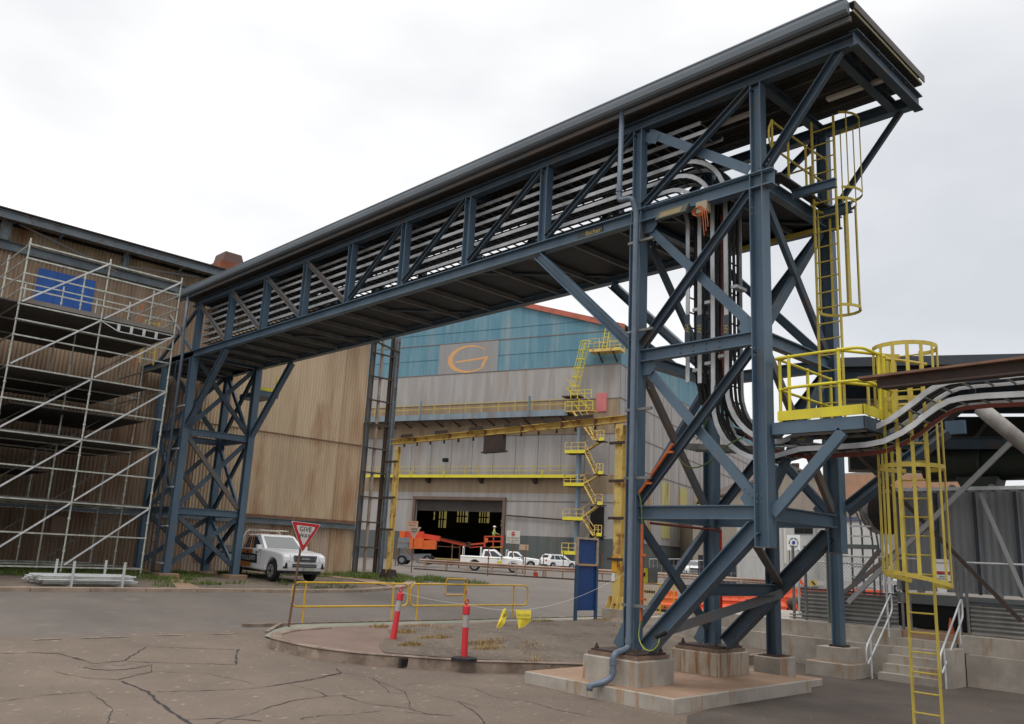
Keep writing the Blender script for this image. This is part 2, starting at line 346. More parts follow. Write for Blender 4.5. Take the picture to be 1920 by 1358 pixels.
sp += [(random.uniform(-17, -13), random.uniform(13, 24), .2, .3, 26) for _ in range(18)]
tag(grass('dry_grass', sp, (.42, .29, .12), (.27, .18, .08), .10, .008), 'tufts of dry straw coloured grass on the traffic island', 'grass')
# ------------------------------------------------------------------ cable bridge and its two towers
YF, YB = 12.9, 15.53
X1, X2 = -9.92, -7.22
PX = [-30.8, -28.15, -25.6, -23.05, -20.5, -17.9, -15.25, -12.6, X1, X2]
ZB, ZT = 9.2, 11.25
X_ = (1, 0, 0); Y_ = (0, 1, 0); Z_ = (0, 0, 1)
BR = thing('cable_bridge', 'long roofed blue steel truss bridge crossing high over the road', 'bridge', (X1, YF, ZB))
for y, sd in ((YF, -1), (YB, 1)):
    MB().ibeam((-35.9, y, ZB), (X2 + .3, y, ZB), .26, .2, Z_).build('bottom_chord', STEEL, BR)
    MB().ibeam((-31.4, y, ZT), (-5.35, y, ZT), .22, .2, Z_).build('top_chord', STEELD if sd < 0 else STEEL, BR)
    for i, x in enumerate(PX): MB().ibeam((x, y, ZB + .13), (x, y, ZT - .12), .22, .2, X_).build('post', STEEL, BR)
    for i in range(len(PX) - 1):
        a, c = PX[i], PX[i+1]
        p, q = ((a + .1, ZT - .15), (c - .12, ZB + .2)) if i < 4 else ((a + .14, ZB + .2), (c - .1, ZT - .15))
        o = -.03 if sd < 0 else .03
        bb = MB(); bb.chan((p[0], y + o, p[1]), (q[0], y + o, q[1]), .14, .08, X_, side=-1 if i >= 4 else 1)
        bb.build('brace', STEELW if i < 4 else STEELD, BR)
    MB().chan((X2 + .12, y, ZB + .16), (-5.62, y, ZT - .12), .17 if sd < 0 else .11, .09 if sd < 0 else .06, X_, side=-1).build('brace', STEELD, BR)
    # knee braces down to the towers
    MB().ibeam((-12.75, y, ZB - .16), (X1 - .14, y, 6.55), .2, .18, X_).build('knee_brace', STEEL, BR)
    MB().ibeam((-28.15, y, ZB - .16), (-30.66, y, 6.45), .2, .18, X_).build('knee_brace', STEEL, BR)
MB().bar((-34.2, YF, ZB + .15), (-30.95, YF, ZT - .15), .1, .12).build('brace', STEELD, BR)
MB().bar((-33.6, YF - .06, ZT - .1), (-30.95, YF - .06, ZB + .15), .1, .12).build('brace', STEELW, BR)
# UL-LR flat braces in the tower bay (lighter, behind)
MB().bar((X1 + .2, YF + .03, ZT - .2), (X2 - .2, YF + .03, ZB + .3), .012, .19, X_).build('brace', STEEL, BR)
for y in (YF, YB):
    MB().bar((X1 + .12, y + .02, ZT - .28), (X1 + .42, y + .02, ZT - .42), .012, .2, Z_).build('gusset_plate', STEEL, BR)
for i in range(3, len(PX)):
    for x_, z_ in ((PX[i] - .17, ZT - .24), (PX[i] - .12, ZT - .17)) + (((PX[i] + .19, ZB + .27), (PX[i] + .24, ZB + .34)) if i > 3 else ()):
        MB().tube([(x_, YF - .045, z_), (x_, YF - .062, z_)], .02, 6).build('bolt', STEELW, BR)
# floor pan and joists, end beams, roof framing
MB().box(-35.8, X2 - .1, YF + .11, YB - .11, ZB + .02, ZB + .05).build('floor_pan', mat('floor_pan', (.022, .03, .037), (.015, .018, .02), rough=.6, scale=1), BR)
x = -35.4; k = 0
while x < X2 - .3:
    bb = MB(); bb.bar((x, YF + .105, ZB - .045), (x, YB - .105, ZB - .045), .014, .12); bb.bar((x, YF + .105, ZB - .11), (x, YB - .105, ZB - .11), .05, .012)
    bb.build('floor_joist', mat('joist_grey', (.19, .195, .19), (.13, .13, .13), rough=.6, scale=2), BR); x += 1.31; k += 1
for i in range(len(PX) - 1):
    if i % 2 == 0: MB().bar((PX[i], YF + .11, ZB - .02), (PX[i+1], YB - .11, ZB - .02), .09, .03).build('floor_brace', STEELD, BR)
for x in PX + [-5.75]:
    MB().ibeam((x, YF + .1, ZT), (x, YB - .1, ZT), .2, .15, Z_).build('cross_beam', STEELD, BR)
MB().ibeam((-5.35, YF - .1, ZT + .01), (-5.35, YB + .15, ZT + .01), .3, .16, Z_).build('end_beam', STEELD, BR)
for y in (YF + .25, YF + .85, YF + 1.45, YF + 2.05):
    MB().bar((-31.8, y, ZT + .17), (-5.3, y, ZT + .17), .07, .11).build('purlin', mat('purlin_grey', (.09, .09, .085), (.06, .055, .05), rough=.7), BR)
YR0, YR1, XR0, XR1 = YF - .38, 15.3, -32.2, -5.22
rf = MB(); n = 180; V_ = []                                           # ribbed sheet, ribs across the slab
for i in range(n + 1):
    y = YR0 + (YR1 - YR0 + .25) * i / n; z = 11.56 + (.03 if (i // 3) % 2 else 0)
    V_ += [(XR0, y, z), (XR1, y, z), (XR0, y, z + .012), (XR1, y, z + .012)]
rf.add(V_, [(4*i, 4*i+1, 4*i+5, 4*i+4) for i in range(n)] + [(4*i+2, 4*i+6, 4*i+7, 4*i+3) for i in range(n)])
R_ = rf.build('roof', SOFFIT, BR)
MB().box(XR1 + .004, XR1 + .02, YR0, YR1 + .2, 11.55, 11.585).build('roof_edge', mat('foam_edge', (.40, .38, .24), rough=.8), BR)
bb = MB(); bb.box(XR1 + .03, XR1 + .05, YR0, YR1 + .26, 11.60, 11.74); bb.box(XR1 - .1, XR1 + .03, YR0, YR1 + .26, 11.735, 11.75)
for i in range(8): bb.box(XR1 + .004, XR1 + .028, YR0 + .2 + i * .36, YR0 + .24 + i * .36, 11.59, 11.73)
bb.build('roof_edge', mat('flashing_brown', (.09, .075, .065), rough=.6), BR)
# gutter: folded profile along the front edge
pr = [(-.02, 11.74), (-.16, 11.755), (-.165, 11.66), (-.15, 11.56), (-.11, 11.52), (-.02, 11.51), (.0, 11.53), (.0, 11.72)]
gt = MB(); gt.prism([(XR0, YR0 + p, z) for p, z in pr], (XR1 - XR0 - .05, 0, 0)); gt.bar((XR0, YR0 - .155, 11.75), (XR1 - .05, YR0 - .155, 11.75), .035, .03)
gt.build('gutter', ROOF, BR)
MB().bar((XR0, YR0 + .035, 11.46), (XR1 - .05, YR0 + .035, 11.46), .05, .1).build('gutter', STEELW, BR)
# lights under the roof
lm = mat('lamp_diffuser', (.62, .60, .54), rough=.5)
for x0, y in ((-6.6, YF + 1.5), (-9.0, YF + 1.0), (-17.5, YF + 1.7), (-20.5, YF + 1.7)):
    MB().box(x0, x0 + 1.2, y, y + .12, ZT + .02, ZT + .08).build('ceiling_lamp', lm, BR)
# stickers
def text(s_, size, org, right, up, m, parent, name='lettering', depth=.002, align='CENTER', sx=1.0):
    cu = bpy.data.curves.new('t', 'FONT'); cu.body = s_; cu.size = size; cu.align_x = align; cu.align_y = 'CENTER'; cu.extrude = depth; cu.resolution_u = 2
    to = bpy.data.objects.new('t', cu); COL.objects.link(to); bpy.context.view_layer.update()
    me = bpy.data.meshes.new_from_object(to.evaluated_get(bpy.context.evaluated_depsgraph_get())); bpy.data.objects.remove(to)
    r_, u_ = Vector(right).normalized(), Vector(up).normalized(); n_ = r_.cross(u_)
    mm = MB(); mm.v = [tuple(Vector(org) + r_ * v.co.x * sx + u_ * v.co.y + n_ * v.co.z) for v in me.vertices]; mm.f = [tuple(p.vertices) for p in me.polygons]; mm.m = [0] * len(mm.f)
    bpy.data.meshes.remove(me)
    return mm.build(name, m, parent)
pc = ony(1108, 440, YF - .1)
MB().box(pc.x - .45, pc.x + .25, YF - .028, YF - .012, ZB - .1, ZB + .1).build('sign_plate', mat('dull_plate', (.05, .055, .06), rough=.5), BR)
text('fischer', .16, (pc.x, YF - .032, ZB), X_, Z_, YEL, BR)

# ---- cable trays inside the bridge
def tray(pts, wd, parent_name, lab, cables=3, rail=GALV, group=None, rung=.3, rail_h=.085, cable_m=CABLE, y0=0, cr=.032, tgt=None):
    """pts in the xz plane at front side y0; tray reaches back by wd"""
    t = tgt or thing(parent_name, lab, 'cable tray', pts[0], group)
    bb = MB(); acc = 0
    for i, y in enumerate((y0, y0 + wd)): bb.strip([(p[0], y, p[2]) for p in pts], .016 if i else .02, rail_h)
    bb.mi = 1
    for a, c in zip(pts, pts[1:]):
        a, c = Vector(a), Vector(c); Ln = (c - a).length; d = (c - a).normalized(); nn = Vector((-d.z, 0, d.x)); s_ = (rung - acc) % rung
        while s_ < Ln:
            p = a + d * s_ - nn * (rail_h * .3); bb.bar((p.x, y0, p.z), (p.x, y0 + wd, p.z), .03, .02, d); s_ += rung
        acc = (acc + Ln) % rung
    bb.build('ladder_frame', [rail, GALVD], t)
    for k in range(cables):
        y = y0 + wd * (k + .7 + random.uniform(-.15, .15)) / (cables + .4); P = []
        for i, p in enumerate(pts):
            p = Vector(p); d = (Vector(pts[min(i+1, len(pts)-1)]) - Vector(pts[max(i-1, 0)])).normalized(); nn = Vector((-d.z, 0, d.x)); P.append((p.x + nn.x*.02, y, p.z + nn.z*.02 + .0))
        MB().tube(P, cr, 6).build('cable', cable_m if not (k == 0 and cable_m is CABLE and cables > 4) else CABLER, t)
    return t
TZ = [9.53, 9.80, 10.06, 10.32, 10.58, 10.84, 11.06]
YT = 13.28
def seg(x0, x1, z, n=26): return [(x0 + (x1 - x0) * i / n, 0, z) for i in range(n + 1)]
def arc(cx, cz, r, a0, a1, n=9): return [(cx + r * math.cos(R(a0 + (a1 - a0) * i / n)), 0, cz + r * math.sin(R(a0 + (a1 - a0) * i / n))) for i in range(n + 1)]
names = ['lowest', 'second lowest', 'third from the bottom', 'middle', 'third from the top', 'second from the top', 'topmost']
# three of them turn down through the tower and out to the right
ZH1, ZH2 = 4.50, 4.22
UP = [(1500,813),(1580,808),(1624,804),(1646,799),(1668,788),(1690,772),(1713,755),(1735,737),(1757,724),(1779,716),(1812,711.6),(1867,707),(1925,701)]
LO = [(1500,842),(1580,837.5),(1624,834),(1657,827.6),(1690,812),(1713,797),(1735,779),(1757,763.5),(1779,752),(1801,747),(1845,742.5),(1925,738.5)]
def scurve(up):
    P = [ony(u_, v_, YT) for u_, v_ in (UP if up else LO)]
    return [(p.x, 0, p.z) for p in P] + [(-1.5, 0, P[-1].z + .02)]
VX = [-9.0, -8.73, -8.44, -8.15]
for i, z in enumerate(TZ):
    lab = 'straight galvanised cable tray in the bridge, ' + names[i] + ' of its stack'
    if i in (0, 1, 2, 3):
        vx = VX[i]; r = .62 + .14 * i; 
        pts = seg(-31.2, vx - r, z) + arc(vx - r, z - r, r, 90, 0)[1:]
        if i < 2: pts += [(vx, 0, 8), (vx, 0, 6.9 - .0), (vx, 0, 5.75 - i * .05)]
        else:
            rb = 1.05; zh = ZH1 if i == 3 else ZH2
            pts += [(vx, 0, 8), (vx, 0, 6.6)] + arc(vx + rb, zh + rb, rb, 180, 270)[0:] + scurve(i == 3)
        lab = 'galvanised cable tray bending down inside the tower, ' + ['innermost', 'second from inside', 'second from outside', 'outermost'][i] + ' of four'
        t = tray(pts, .50, 'cable_tray', lab, cables=[1, 2, 3, 3][i], group='cable trays on the bridge', y0=YT, cr=.03)
    else:
        t = tray(seg(-31.2, [0, 0, 0, 0, -9.0, -8.5, -8.7][i], z), .50, 'cable_tray', lab, cables=[0, 0, 0, 0, 4, 4, 3][i], group='cable trays on the bridge', y0=YT, cr=.03)
    if i in (0, 1, 2, 3):
        y = YT - .014
        for zz in (5.95, 7.15): 
            if i < 3 or zz > 6: MB().box(VX[i] + .07, VX[i] + .2, YT + .05, YT + .4, zz + .1 * i, zz + .1 * i + .06).build('cable_clamp', GALV, t)
        zc = 6.55 + .05 * (3 - i)
        if i != 2:
            MB().box(VX[i] - .056, VX[i] + .056, y - .01, y, zc - .22, zc + .38).build('sign_plate', mat('slate_plate', (.06, .08, .11), rough=.5), t)
            text('HV', .13, (VX[i], y - .013, zc + .1), (0, 0, -1), (1, 0, 0), YEL, t)
    if i == 3:
        for xx, dz in ((-6.72, 0), (-3.87, ony(1840, 709.5, YT).z - ZH1)):
            MB().box(xx - .2, xx + .2, YT - .022, YT - .012, ZH1 + dz - .054, ZH1 + dz + .054).build('sign_plate', MATS['slate_plate'], t)
            text('HV', .1, (xx, YT - .026, ZH1 + dz), X_, Z_, YEL, t)
# loose thick cables bundled in the riser, hanging on and bending away to the back right
t = thing('cable_bundle', 'bundle of thick black cables dropping through the tower', 'cables', (-8.9, 13.6, 7))
for k in range(6):
    x = -8.93 + .05 * k + (.22 if k > 2 else 0); y = 13.45 + .07 * (k % 3)
    MB().tube([(x, y, 9.0), (x, y, 8), (x, y, 7), (x + .02, y, 6), (x + .06, y + .1, 5.4), (x + .3, y + .35, 4.95), (x + .8, y + .9, 4.7), (x + 1.6, y + 1.7, 4.6), (x + 2.2, y + 3, 4.6)], .04, 7).build('cable', CABLE, t)
t = thing('cable_bundle', 'bundle of rust red cables curving beside the tower trays', 'cables', (-7.98, 13.6, 6))
for k in range(3):
    o = .02 * k
    MB().tube([(-8.32 + o, 13.4 + o, 9.0), (-8.3 + o, 13.4 + o, 7.5), (-8.3 + o, 13.35, 6.4), (-8.22 + o, 13.33, 5.5), (-7.95 + o, 13.33, 4.85), (-7.6 + o, 13.33, 4.45 - o)] + [(p_[0], 13.5, p_[2] - .09 - o) for p_ in scurve(False)], .014, 6).build('cable', CABLER, t)
t = thing('cable', 'thin green cable looping below the bottom tray bend', 'cable', (-8.6, 13.2, 4.6))
for pts in ([(-8.35, 13.2, 5.6), (-8.42, 13.2, 5.2), (-8.6, 13.2, 4.8), (-8.75, 13.2, 4.62)], [(-9.2, 13.2, 4.5), (-9.1, 13.2, 4.2), (-8.8, 13.2, 4.08), (-8.45, 13.2, 4.2), (-8.1, 13.2, 4.5), (-7.75, 13.2, 4.62)]):
    MB().tube(bend(pts, .2), .012, 6, ).build('strand', CABLEG, t)
# tray that goes off behind the tower
bb = thing('cable_tray', 'dark cable tray shelf with offcuts lying inside the tower under the bends', 'cable tray', (-8.6, 13.9, 4.5), None)
for y in (13.75, 14.3): MB().bar((-9.5, y, 4.62), (-7.3, y, 4.42), .02, .11).build('side_rail', GALVD, bb)
for k in range(7): MB().bar((-9.4 + .33 * k, 13.75, 4.57 - .03 * k), (-9.4 + .33 * k, 14.3, 4.57 - .03 * k), .04, .03).build('rung', GALVD, bb)

# ---- support towers
def tower(name, lab, x1, x2, zb, levels, rake=False):
    t = thing(name, lab, 'tower', (x1, YF, zb))
    for x in (x1, x2):
        for y in (YF, YB):
            z0 = 2.72 if (rake and x == x2) else zb
            MB().ibeam((x, y, z0), (x, y, ZB - .14), .26, .26, X_).build('column', STEEL, t)
    lv = levels
    for z in lv:
        for y in (YF, YB): MB().ibeam((x1 + .14, y, z), (x2 - .14, y, z), .24, .16, Z_).build('beam', STEEL, t)
        for x in (x1, x2): MB().ibeam((x, YF + .14, z), (x, YB - .14, z), .24, .16, Z_).build('beam', STEEL, t)
    zz = [zb + .15] + lv
    for i in range(len(zz) - 1):
        a, c = zz[i] + .2, zz[i+1] - .2
        for y in (YF, YB):
            if rake and i == 0: continue
            if not rake and y == YF and i != 1: continue
            s_ = -1 if y == YF else 1
            bb = MB(); bb.chan((x1 + .16, y + .03 * s_, a), (x2 - .16, y + .03 * s_, c), .17, .08, X_, side=-1); bb.build('brace', STEELD if s_ < 0 else STEELD, t)
            bb = MB(); bb.chan((x1 + .16, y - .03 * s_, c), (x2 - .16, y - .03 * s_, a), .17, .07, X_, side=-1 if s_ < 0 else 1); bb.build('brace', STEEL, t)
            for px_, pz, sg in ((x1 + .2, c + .02, 1), (x2 - .2, a - .02, -1)):
                MB().prism([(px_ - .06 * sg, y - .012, pz + .14 * sg), (px_ + .12 * sg, y - .012, pz + .14 * sg), (px_ + .26 * sg, y - .012, pz - .06 * sg), (px_ + .14 * sg, y - .012, pz - .2 * sg), (px_ - .06 * sg, y - .012, pz - .2 * sg)], (0, .01, 0)).build('gusset_plate', STEEL, t)
        for x in (x1, x2):
            if rake and i == 0 and x == x2: continue
            MB().chan((x, YF + .16, a), (x, YB - .16, c), .16, .07, Y_, side=1).build('brace', STEELD, t)
            MB().chan((x + .03, YF + .16, c), (x + .03, YB - .16, a), .16, .07, Y_, side=-1).build('brace', STEELW if i % 2 else STEELD, t)
    # bolts
    return t
def bolts(t, pts, nrm=(0, -1, 0), r=.018):
    for p in pts: MB().tube([p, Vector(p) + Vector(nrm) * .02], r, 6).build('bolt', STEELW, t)
TR = tower('support_tower', 'tall four legged blue steel tower at the right end of the bridge', X1, X2, .82, [3.28, 6.28, ZB], rake=True)
for y in (YF, YB):
    MB().ibeam((-9.62, y, .86), (X2 - .16, y, 3.03), .27, .25, X_).build('raking_leg', STEEL if y == YF else STEELD, TR)
    MB().bar((-10.28, y, .84), (-9.95, y, 1.42), .016, .2, X_).build('base_stiffener', STEEL, TR)
    MB().box(X2 - .135, X2 + .135, y - .135, y + .135, 2.70, 2.718).build('cap_plate', STEELW, TR)
m1 = Vector((-8.45, 0, 1.97))
MB().ibeam((m1.x, YF + .13, m1.z), (m1.x, YB - .13, m1.z), .22, .18, Z_).build('strut', STEELD, TR)
MB().bar((-9.3, YF + .1, 1.18), (-8.3, YB - .1, 1.92), .02, .17, Z_).build('strut', STEELW, TR)
MB().bar((X2 - .3, YF + .1, 2.85), (m1.x + .1, YB - .12, 2.1), .06, .14, X_).build('strut', STEELW, TR)
bolts(TR, [(X1 + .3 + a, YF - .015, z + c) for z in (8.72, 5.85, 2.95 + .0) if z > 3 for a, c in ((0, 0), (.09, -.1), (.18, -.2), (.02, -.22))])
bolts(TR, [(-8.9 + .28 * k, YF - .005, 6.28 + s_) for k in range(4) for s_ in (-.05, .05)])
bolts(TR, [(X2 - .02 + a, YF - .14, z + c) for z in (6.0, 3.5, 8.6) for a in (-.04, .04) for c in (-.06, .06)], r=.014)
bolts(TR, [(X2 - .35 + .07 * k, YF - .05, 3.55 + .07 * (3 - k) - .1) for k in range(4)])
# heavy joint collar at the bridge level
MB().ibeam((X1 - .14, YF - .02, ZB), (X2 + .32, YF - .02, ZB), .30, .22, Z_).build('head_beam', STEEL, TR)
for x in (X1 - .1, X1 + .12, X2 - .12, X2 + .12): MB().box(x - .006, x + .006, YF - .125, YF + .085, ZB - .125, ZB + .125).build('stiffener', STEEL, TR)
MB().ibeam((X2 + .14, YB - .5, ZB + .02), (X2 + .75, YB - .5, ZB + .02), .2, .12, Z_).build('bracket_arm', STEEL, TR)
MB().ibeam((X2 + .14, YF + .95, ZB + .03), (X2 + 1.0, YF + .95, ZB + .03), .17, .1, Z_).build('bracket_arm', STEEL, TR)

TL = tower('support_tower', 'blue steel support tower at the far left end of the bridge beside the rusty building', -33.35, -30.8, 1.15, [3.38, 6.28, ZB], rake=False)
# ------------------------------------------------------------------ tower footings
def slab(name, lab, cat, x0, x1, y0, y1, z0, z1, m, group=None, bv=.02, top_m=None, part='block'):
    t = thing(name, lab, cat, ((x0+x1)/2, (y0+y1)/2, z0), group)
    b = MB(); V_ = []
    for z, i in ((z0 - .3, 0), (z1 - bv, 0), (z1, bv)):
        V_ += [(x0+i, y0+i, z), (x1-i, y0+i, z), (x1-i, y1-i, z), (x0+i, y1-i, z)]
    b.add(V_, [(k+4*j, (k+1) % 4+4*j, (k+1) % 4+4+4*j, k+4+4*j) for j in range(2) for k in range(4)])
    b.mi = 1; b.add(V_[8:], [(0, 1, 2, 3)])
    b.build(part, [m, top_m or m], t); return t
slab('foundation_slab', 'low stained concrete slab under the right tower footings', 'slab', -11.8, -8.42, 12.05, 16.72, 0, .26, CONC, top_m=CONCT)
slab('foundation_slab', 'lower strip of concrete behind the tower slab', 'slab', -11.4, -8.75, 16.74, 17.9, 0, .17, CONC, top_m=CONCT)
RSTR = mat('rust_streaked_concrete', (.42, .37, .30), (.31, .26, .2), rough=.9, scale=1.6, rust=(.24, .11, .035), rust_lo=.48, rust_hi=.62, rust_scale=4.5, rust_stretch=(1.6, 1.6, .12), bump=.2, bscale=30)
def base(t, x0, x1, y0, y1, z):
    MB().box(x0+.06, x1-.06, y0+.06, y1-.06, z+.001, z+.07).build('grout_bed', mat('grout', (.22, .15, .11), (.15, .10, .075), rough=.9, scale=4), t)
    MB().box(x0+.1, x1-.1, y0+.1, y1-.1, z+.071, z+.11).build('base_plate', RUSTD, t)
    bb = MB()
    for x in (x0+.17, x1-.17):
        for y in (y0+.17, y1-.17): bb = MB(); bb.tube([(x, y, z+.11), (x, y, z+.2)], .022, 8); bb.tube([(x, y, z+.112), (x, y, z+.15)], .042, 6); bb.build('anchor_bolt', RUSTD, t)
f1 = slab('footing', 'pale concrete footing nearest the camera with a bent grey pipe on it', 'footing', -10.62, -9.38, 12.35, 13.42, .26, .69, CONC, 'concrete footings of the tower'); base(f1, -10.62, -9.38, 12.35, 13.42, .69)
f2 = slab('footing', 'concrete footing with heavy brown rust streaks under the rear tower leg', 'footing', -10.62, -9.5, 15.1, 16.23, .26, .69, RSTR, 'concrete footings of the tower'); base(f2, -10.62, -9.5, 15.1, 16.23, .69)
f3 = slab('footing', 'small square concrete footing at the back edge of the tower slab', 'footing', -9.73, -9.13, 16.8, 17.47, .17, .58, CONC, None, top_m=CONCT); MB().box(-9.66, -9.2, 16.87, 17.4, .581, .60).build('base_plate', RUSTD, f3)
f4 = slab('footing', 'wide stepped concrete footing standing in front of the retaining wall', 'footing', -9.95, -8.85, 19.5, 20.6, 0, .34, CONC, None, top_m=CONCT)
MB().box(-9.75, -8.98, 19.66, 20.44, .341, .66).build('block', CONC, f4); MB().box(-9.55, -9.2, 19.9, 20.25, .661, .69).build('base_plate', RUSTD, f4)
for x, y, z, zt, lab in ((-9.43, 17.12, .6, 9.0, 'slender blue column on the small footing behind the tower'), (-9.38, 20.05, .69, 7.0, 'slender blue column on the stepped footing in front of the retaining wall')):
    t = thing('steel_column', lab, 'column', (x, y, z)); MB().ibeam((x, y, z), (x, y, zt if x == -9.38 else 4.6), .23, .23, X_).build('column_shaft', STEELD if y < 18 else STEEL, t)
    MB().box(x - .17, x + .17, y - .17, y + .17, z + .001, z + .015).build('base_plate', RUSTD, t)
for x, sl_ in ((-34, 0), (-31.0, 0)):
    pass
for x in (-33.35, -30.8):
    for y in (YF, YB):
        slab('footing', 'low concrete plinth under the left tower, ' + {(-33.35, YF): 'front leg nearest the wall', (-30.8, YF): 'front leg nearest the road', (-33.35, YB): 'back leg nearest the wall', (-30.8, YB): 'back leg beside the white utility truck'}[(x, y)], 'footing', x - .36, x + .36, y - .36, y + .36, .95, 1.15, CONCT, 'concrete footings of the left tower')

# ------------------------------------------------------------------ downpipes and conduits
def elbows(pts, r): return bend(pts, r, 4)
t = thing('downpipe', 'grey downpipe running down the front leg of the right tower', 'downpipe', (-9.78, 12.6, .3))
MB().tube(elbows([(-10.13, YR0 + .02, 11.62), (-10.13, YR0 - .02, 9.5), (-9.82, YR0 + .0, 9.5), (-9.78, 12.62, 9.2), (-9.78, 12.60, .86), (-9.80, 12.2, .78), (-9.80, 12.2, .40), (-9.9, 12.05, .30), (-10.02, 11.86, .26), (-10.03, 11.85, .17)], .1), .055, 12).build('pipe', PVC, t, smooth=True)
for a, c in (((-9.78, 12.60, .95), (-9.78, 12.6, 1.05)), ((-9.80, 12.2, .6), (-9.80, 12.2, .70)), ((-9.80, 12.2, .46), (-9.80, 12.2, .52)), ((-10.13, YR0 - .02, 9.7), (-10.13, YR0 - .02, 9.8))):
    MB().tube([a, c], .066, 12).build('pipe_collar', PVC, t)
for z in (1.6, 3.9, 5.2, 6.75, 8.6):
    MB().bar((-10.02, 12.7, z), (-9.4, 12.7, z), .05, .05).build('pipe_bracket', GALVD, t)
t = thing('downpipe', 'grey downpipe running down the front leg of the left tower', 'downpipe', (-31.3, 12.6, 1.1))
MB().tube(elbows([(-31.2, YR0, 11.6), (-31.2, YR0, 9.9), (-31.22, 12.6, 9.3), (-31.22, 12.6, 1.0)], .15), .06, 8).build('pipe', PVC, t, smooth=True)
for z in (1.5, 2.8, 4.2, 5.6, 7.2): MB().bar((-31.6, 12.72, z), (-30.7, 12.72, z), .05, .05).build('pipe_bracket', GALV, t)
t = thing('cable_ladder', 'narrow galvanised ladder tray fixed up the front leg of the left tower', 'cable ladder', (-31.5, 12.66, 1.1))
bb = MB()
for y in (12.55, 12.75): bb.bar((-31.55, y, 1.3), (-31.55, y, 9), .02, .06, X_)
z = 1.5
while z < 9: bb.bar((-31.55, 12.54, z), (-31.55, 12.76, z), .03, .03); z += .35
bb.build('ladder_frame', STEELD, t)

t = thing('conduit', 'bright orange conduit clipped to the front of the right tower leg', 'conduit', (-9.62, 12.74, 1.3))
MB().tube(elbows([(-9.62, 12.74, 1.35), (-9.62, 12.74, 3.05)], .1), .028, 8).build('lower_run', ORANGE, t)
MB().tube([(-9.70, 12.74, 3.62), (-8.95, 12.74, 4.5)], .028, 8).build('upper_run', ORANGE, t)
MB().tube(elbows([(-9.62, 12.74, 3.05), (-9.64, 12.74, 3.4), (-9.70, 12.74, 3.62)], .15), .014, 6).build('flexible_joint', CABLEG, t)
for x, z in ((-9.6, 1.72), (-9.6, 2.5), (-9.02, 4.35), (-9.5, 3.8)): MB().box(x - .03, x + .08, 12.715, 12.765, z - .02, z + .02).build('clip', ORANGE, t)
MB().tube(elbows([(-9.62, 12.73, 1.36), (-9.66, 12.72, 1.05), (-9.5, 12.66, .88), (-9.3, 12.66, .86), (-9.18, 12.68, 1.0), (-9.18, 12.7, 1.12)], .12), .010, 6).build('earth_wire', mat('earth_wire', (.32, .38, .05), rough=.5), t)
MB().tube([(-9.24, 12.68, 1.1), (-9.05, 12.72, 1.2)], .035, 8).build('lug', BLACK, t)
t = thing('conduit', 'red conduit running up the back leg of the right tower', 'conduit', (X1 + .1, YB - .16, 1.2))
MB().tube([(X1 + .3, YB - .15, 1.5), (X1 + .3, YB - .15, 3.1)], .03, 8).build('pipe', mat('red_conduit', (.42, .02, .01), rough=.5), t)
MB().tube([(X1 + .15, YF + .3, 3.1), (X1 + .3, YB - .15, 3.08)], .025, 8).build('pipe', CABLER, t)
t = thing('junction_box', 'small yellow grey junction box with coiled orange leads on the tower beam', 'junction box', (-8.35, YF - .1, 9.02))
MB().box(-8.46, -8.22, YF - .16, YF - .02, 8.86, 9.08).build('case', mat('box_cream', (.35, .30, .2), rough=.6), t)
for k in range(3): MB().tube([(-8.42 + .1*math.cos(q) + .02*k, YF - .19 + .01*k, 8.88 + (.08 + .015*k)*math.sin(q)) for q in [i * .52 for i in range(13)]], .007, 5).build('lead', ORANGE, t)
for k in range(3): MB().tube([(-8.3 + .04*k, YF - .18, 8.9), (-8.28 + .05*k, YF - .18, 8.6), (-8.26 + .04*k, YF - .18, 8.36 + .08*k)], .008, 5).build('lead', ORANGE, t)
t = thing('floodlight', 'flat floodlight fixed under the tower beam at bridge level', 'floodlight', (-8.95, YF - .1, 9.0))
MB().bar((-9.3, YF - .22, 9.0), (-8.6, YF - .22, 9.0), .05, .26, (0, .6, 1)).build('housing', mat('lamp_housing', (.06, .07, .06), rough=.6), t)
MB().bar((-9.22, YF - .25, 8.99), (-8.72, YF - .25, 8.99), .02, .16, (0, .6, 1)).build('glass', mat('lamp_glass', (.25, .19, .10), rough=.2), t)

# ------------------------------------------------------------------ yellow platforms and ladders
def rail_run(t, posts, zf, m, hts=(1.08, .55), closed=False, r=.026, kick=True, rnd=.18, km=None, ends=False, pr_=None):
    """posts: list of (x,y); handrail, midrail, posts, kick plate"""
    P = [Vector((x, y, 0)) for x, y in posts]
    for i, p in enumerate(P):
        bb = MB(); z = zf if not callable(zf) else zf(p.x, p.y); bb.tube([(p.x, p.y, z), (p.x, p.y, z + hts[0])], (pr_ or r) * 1.1, 8)
        for h in hts: bb.ball((p.x, p.y, z + h), r * 1.55, 8)
        bb.build('railing_post', m, t)
    for h in hts:
        pts = [(p.x, p.y, (zf if not callable(zf) else zf(p.x, p.y)) + h) for p in P]
        MB().tube(bend(pts, rnd) if len(pts) > 2 else pts, r, 8).build('handrail' if h == hts[0] else 'midrail', m, t, smooth=True)
ZP = 4.78
t = thing('platform', 'bright yellow railed access platform on the right side of the tower', 'platform', (-6.4, 14.1, ZP))
MB().chan((-7.05, YF - .02, ZP - .12), (-5.5, YF - .02, ZP - .12), .2, .07, Z_, side=-1).build('edge_beam', STEEL, t)
MB().chan((-5.48, YF - .02, ZP - .12), (-5.48, 15.0, ZP - .12), .2, .07, Z_, side=-1).build('edge_beam', STEELD, t)
MB().chan((-7.05, 15.0, ZP - .12), (-5.5, 15.0, ZP - .12), .2, .07, Z_, side=1).build('edge_beam', STEELD, t)
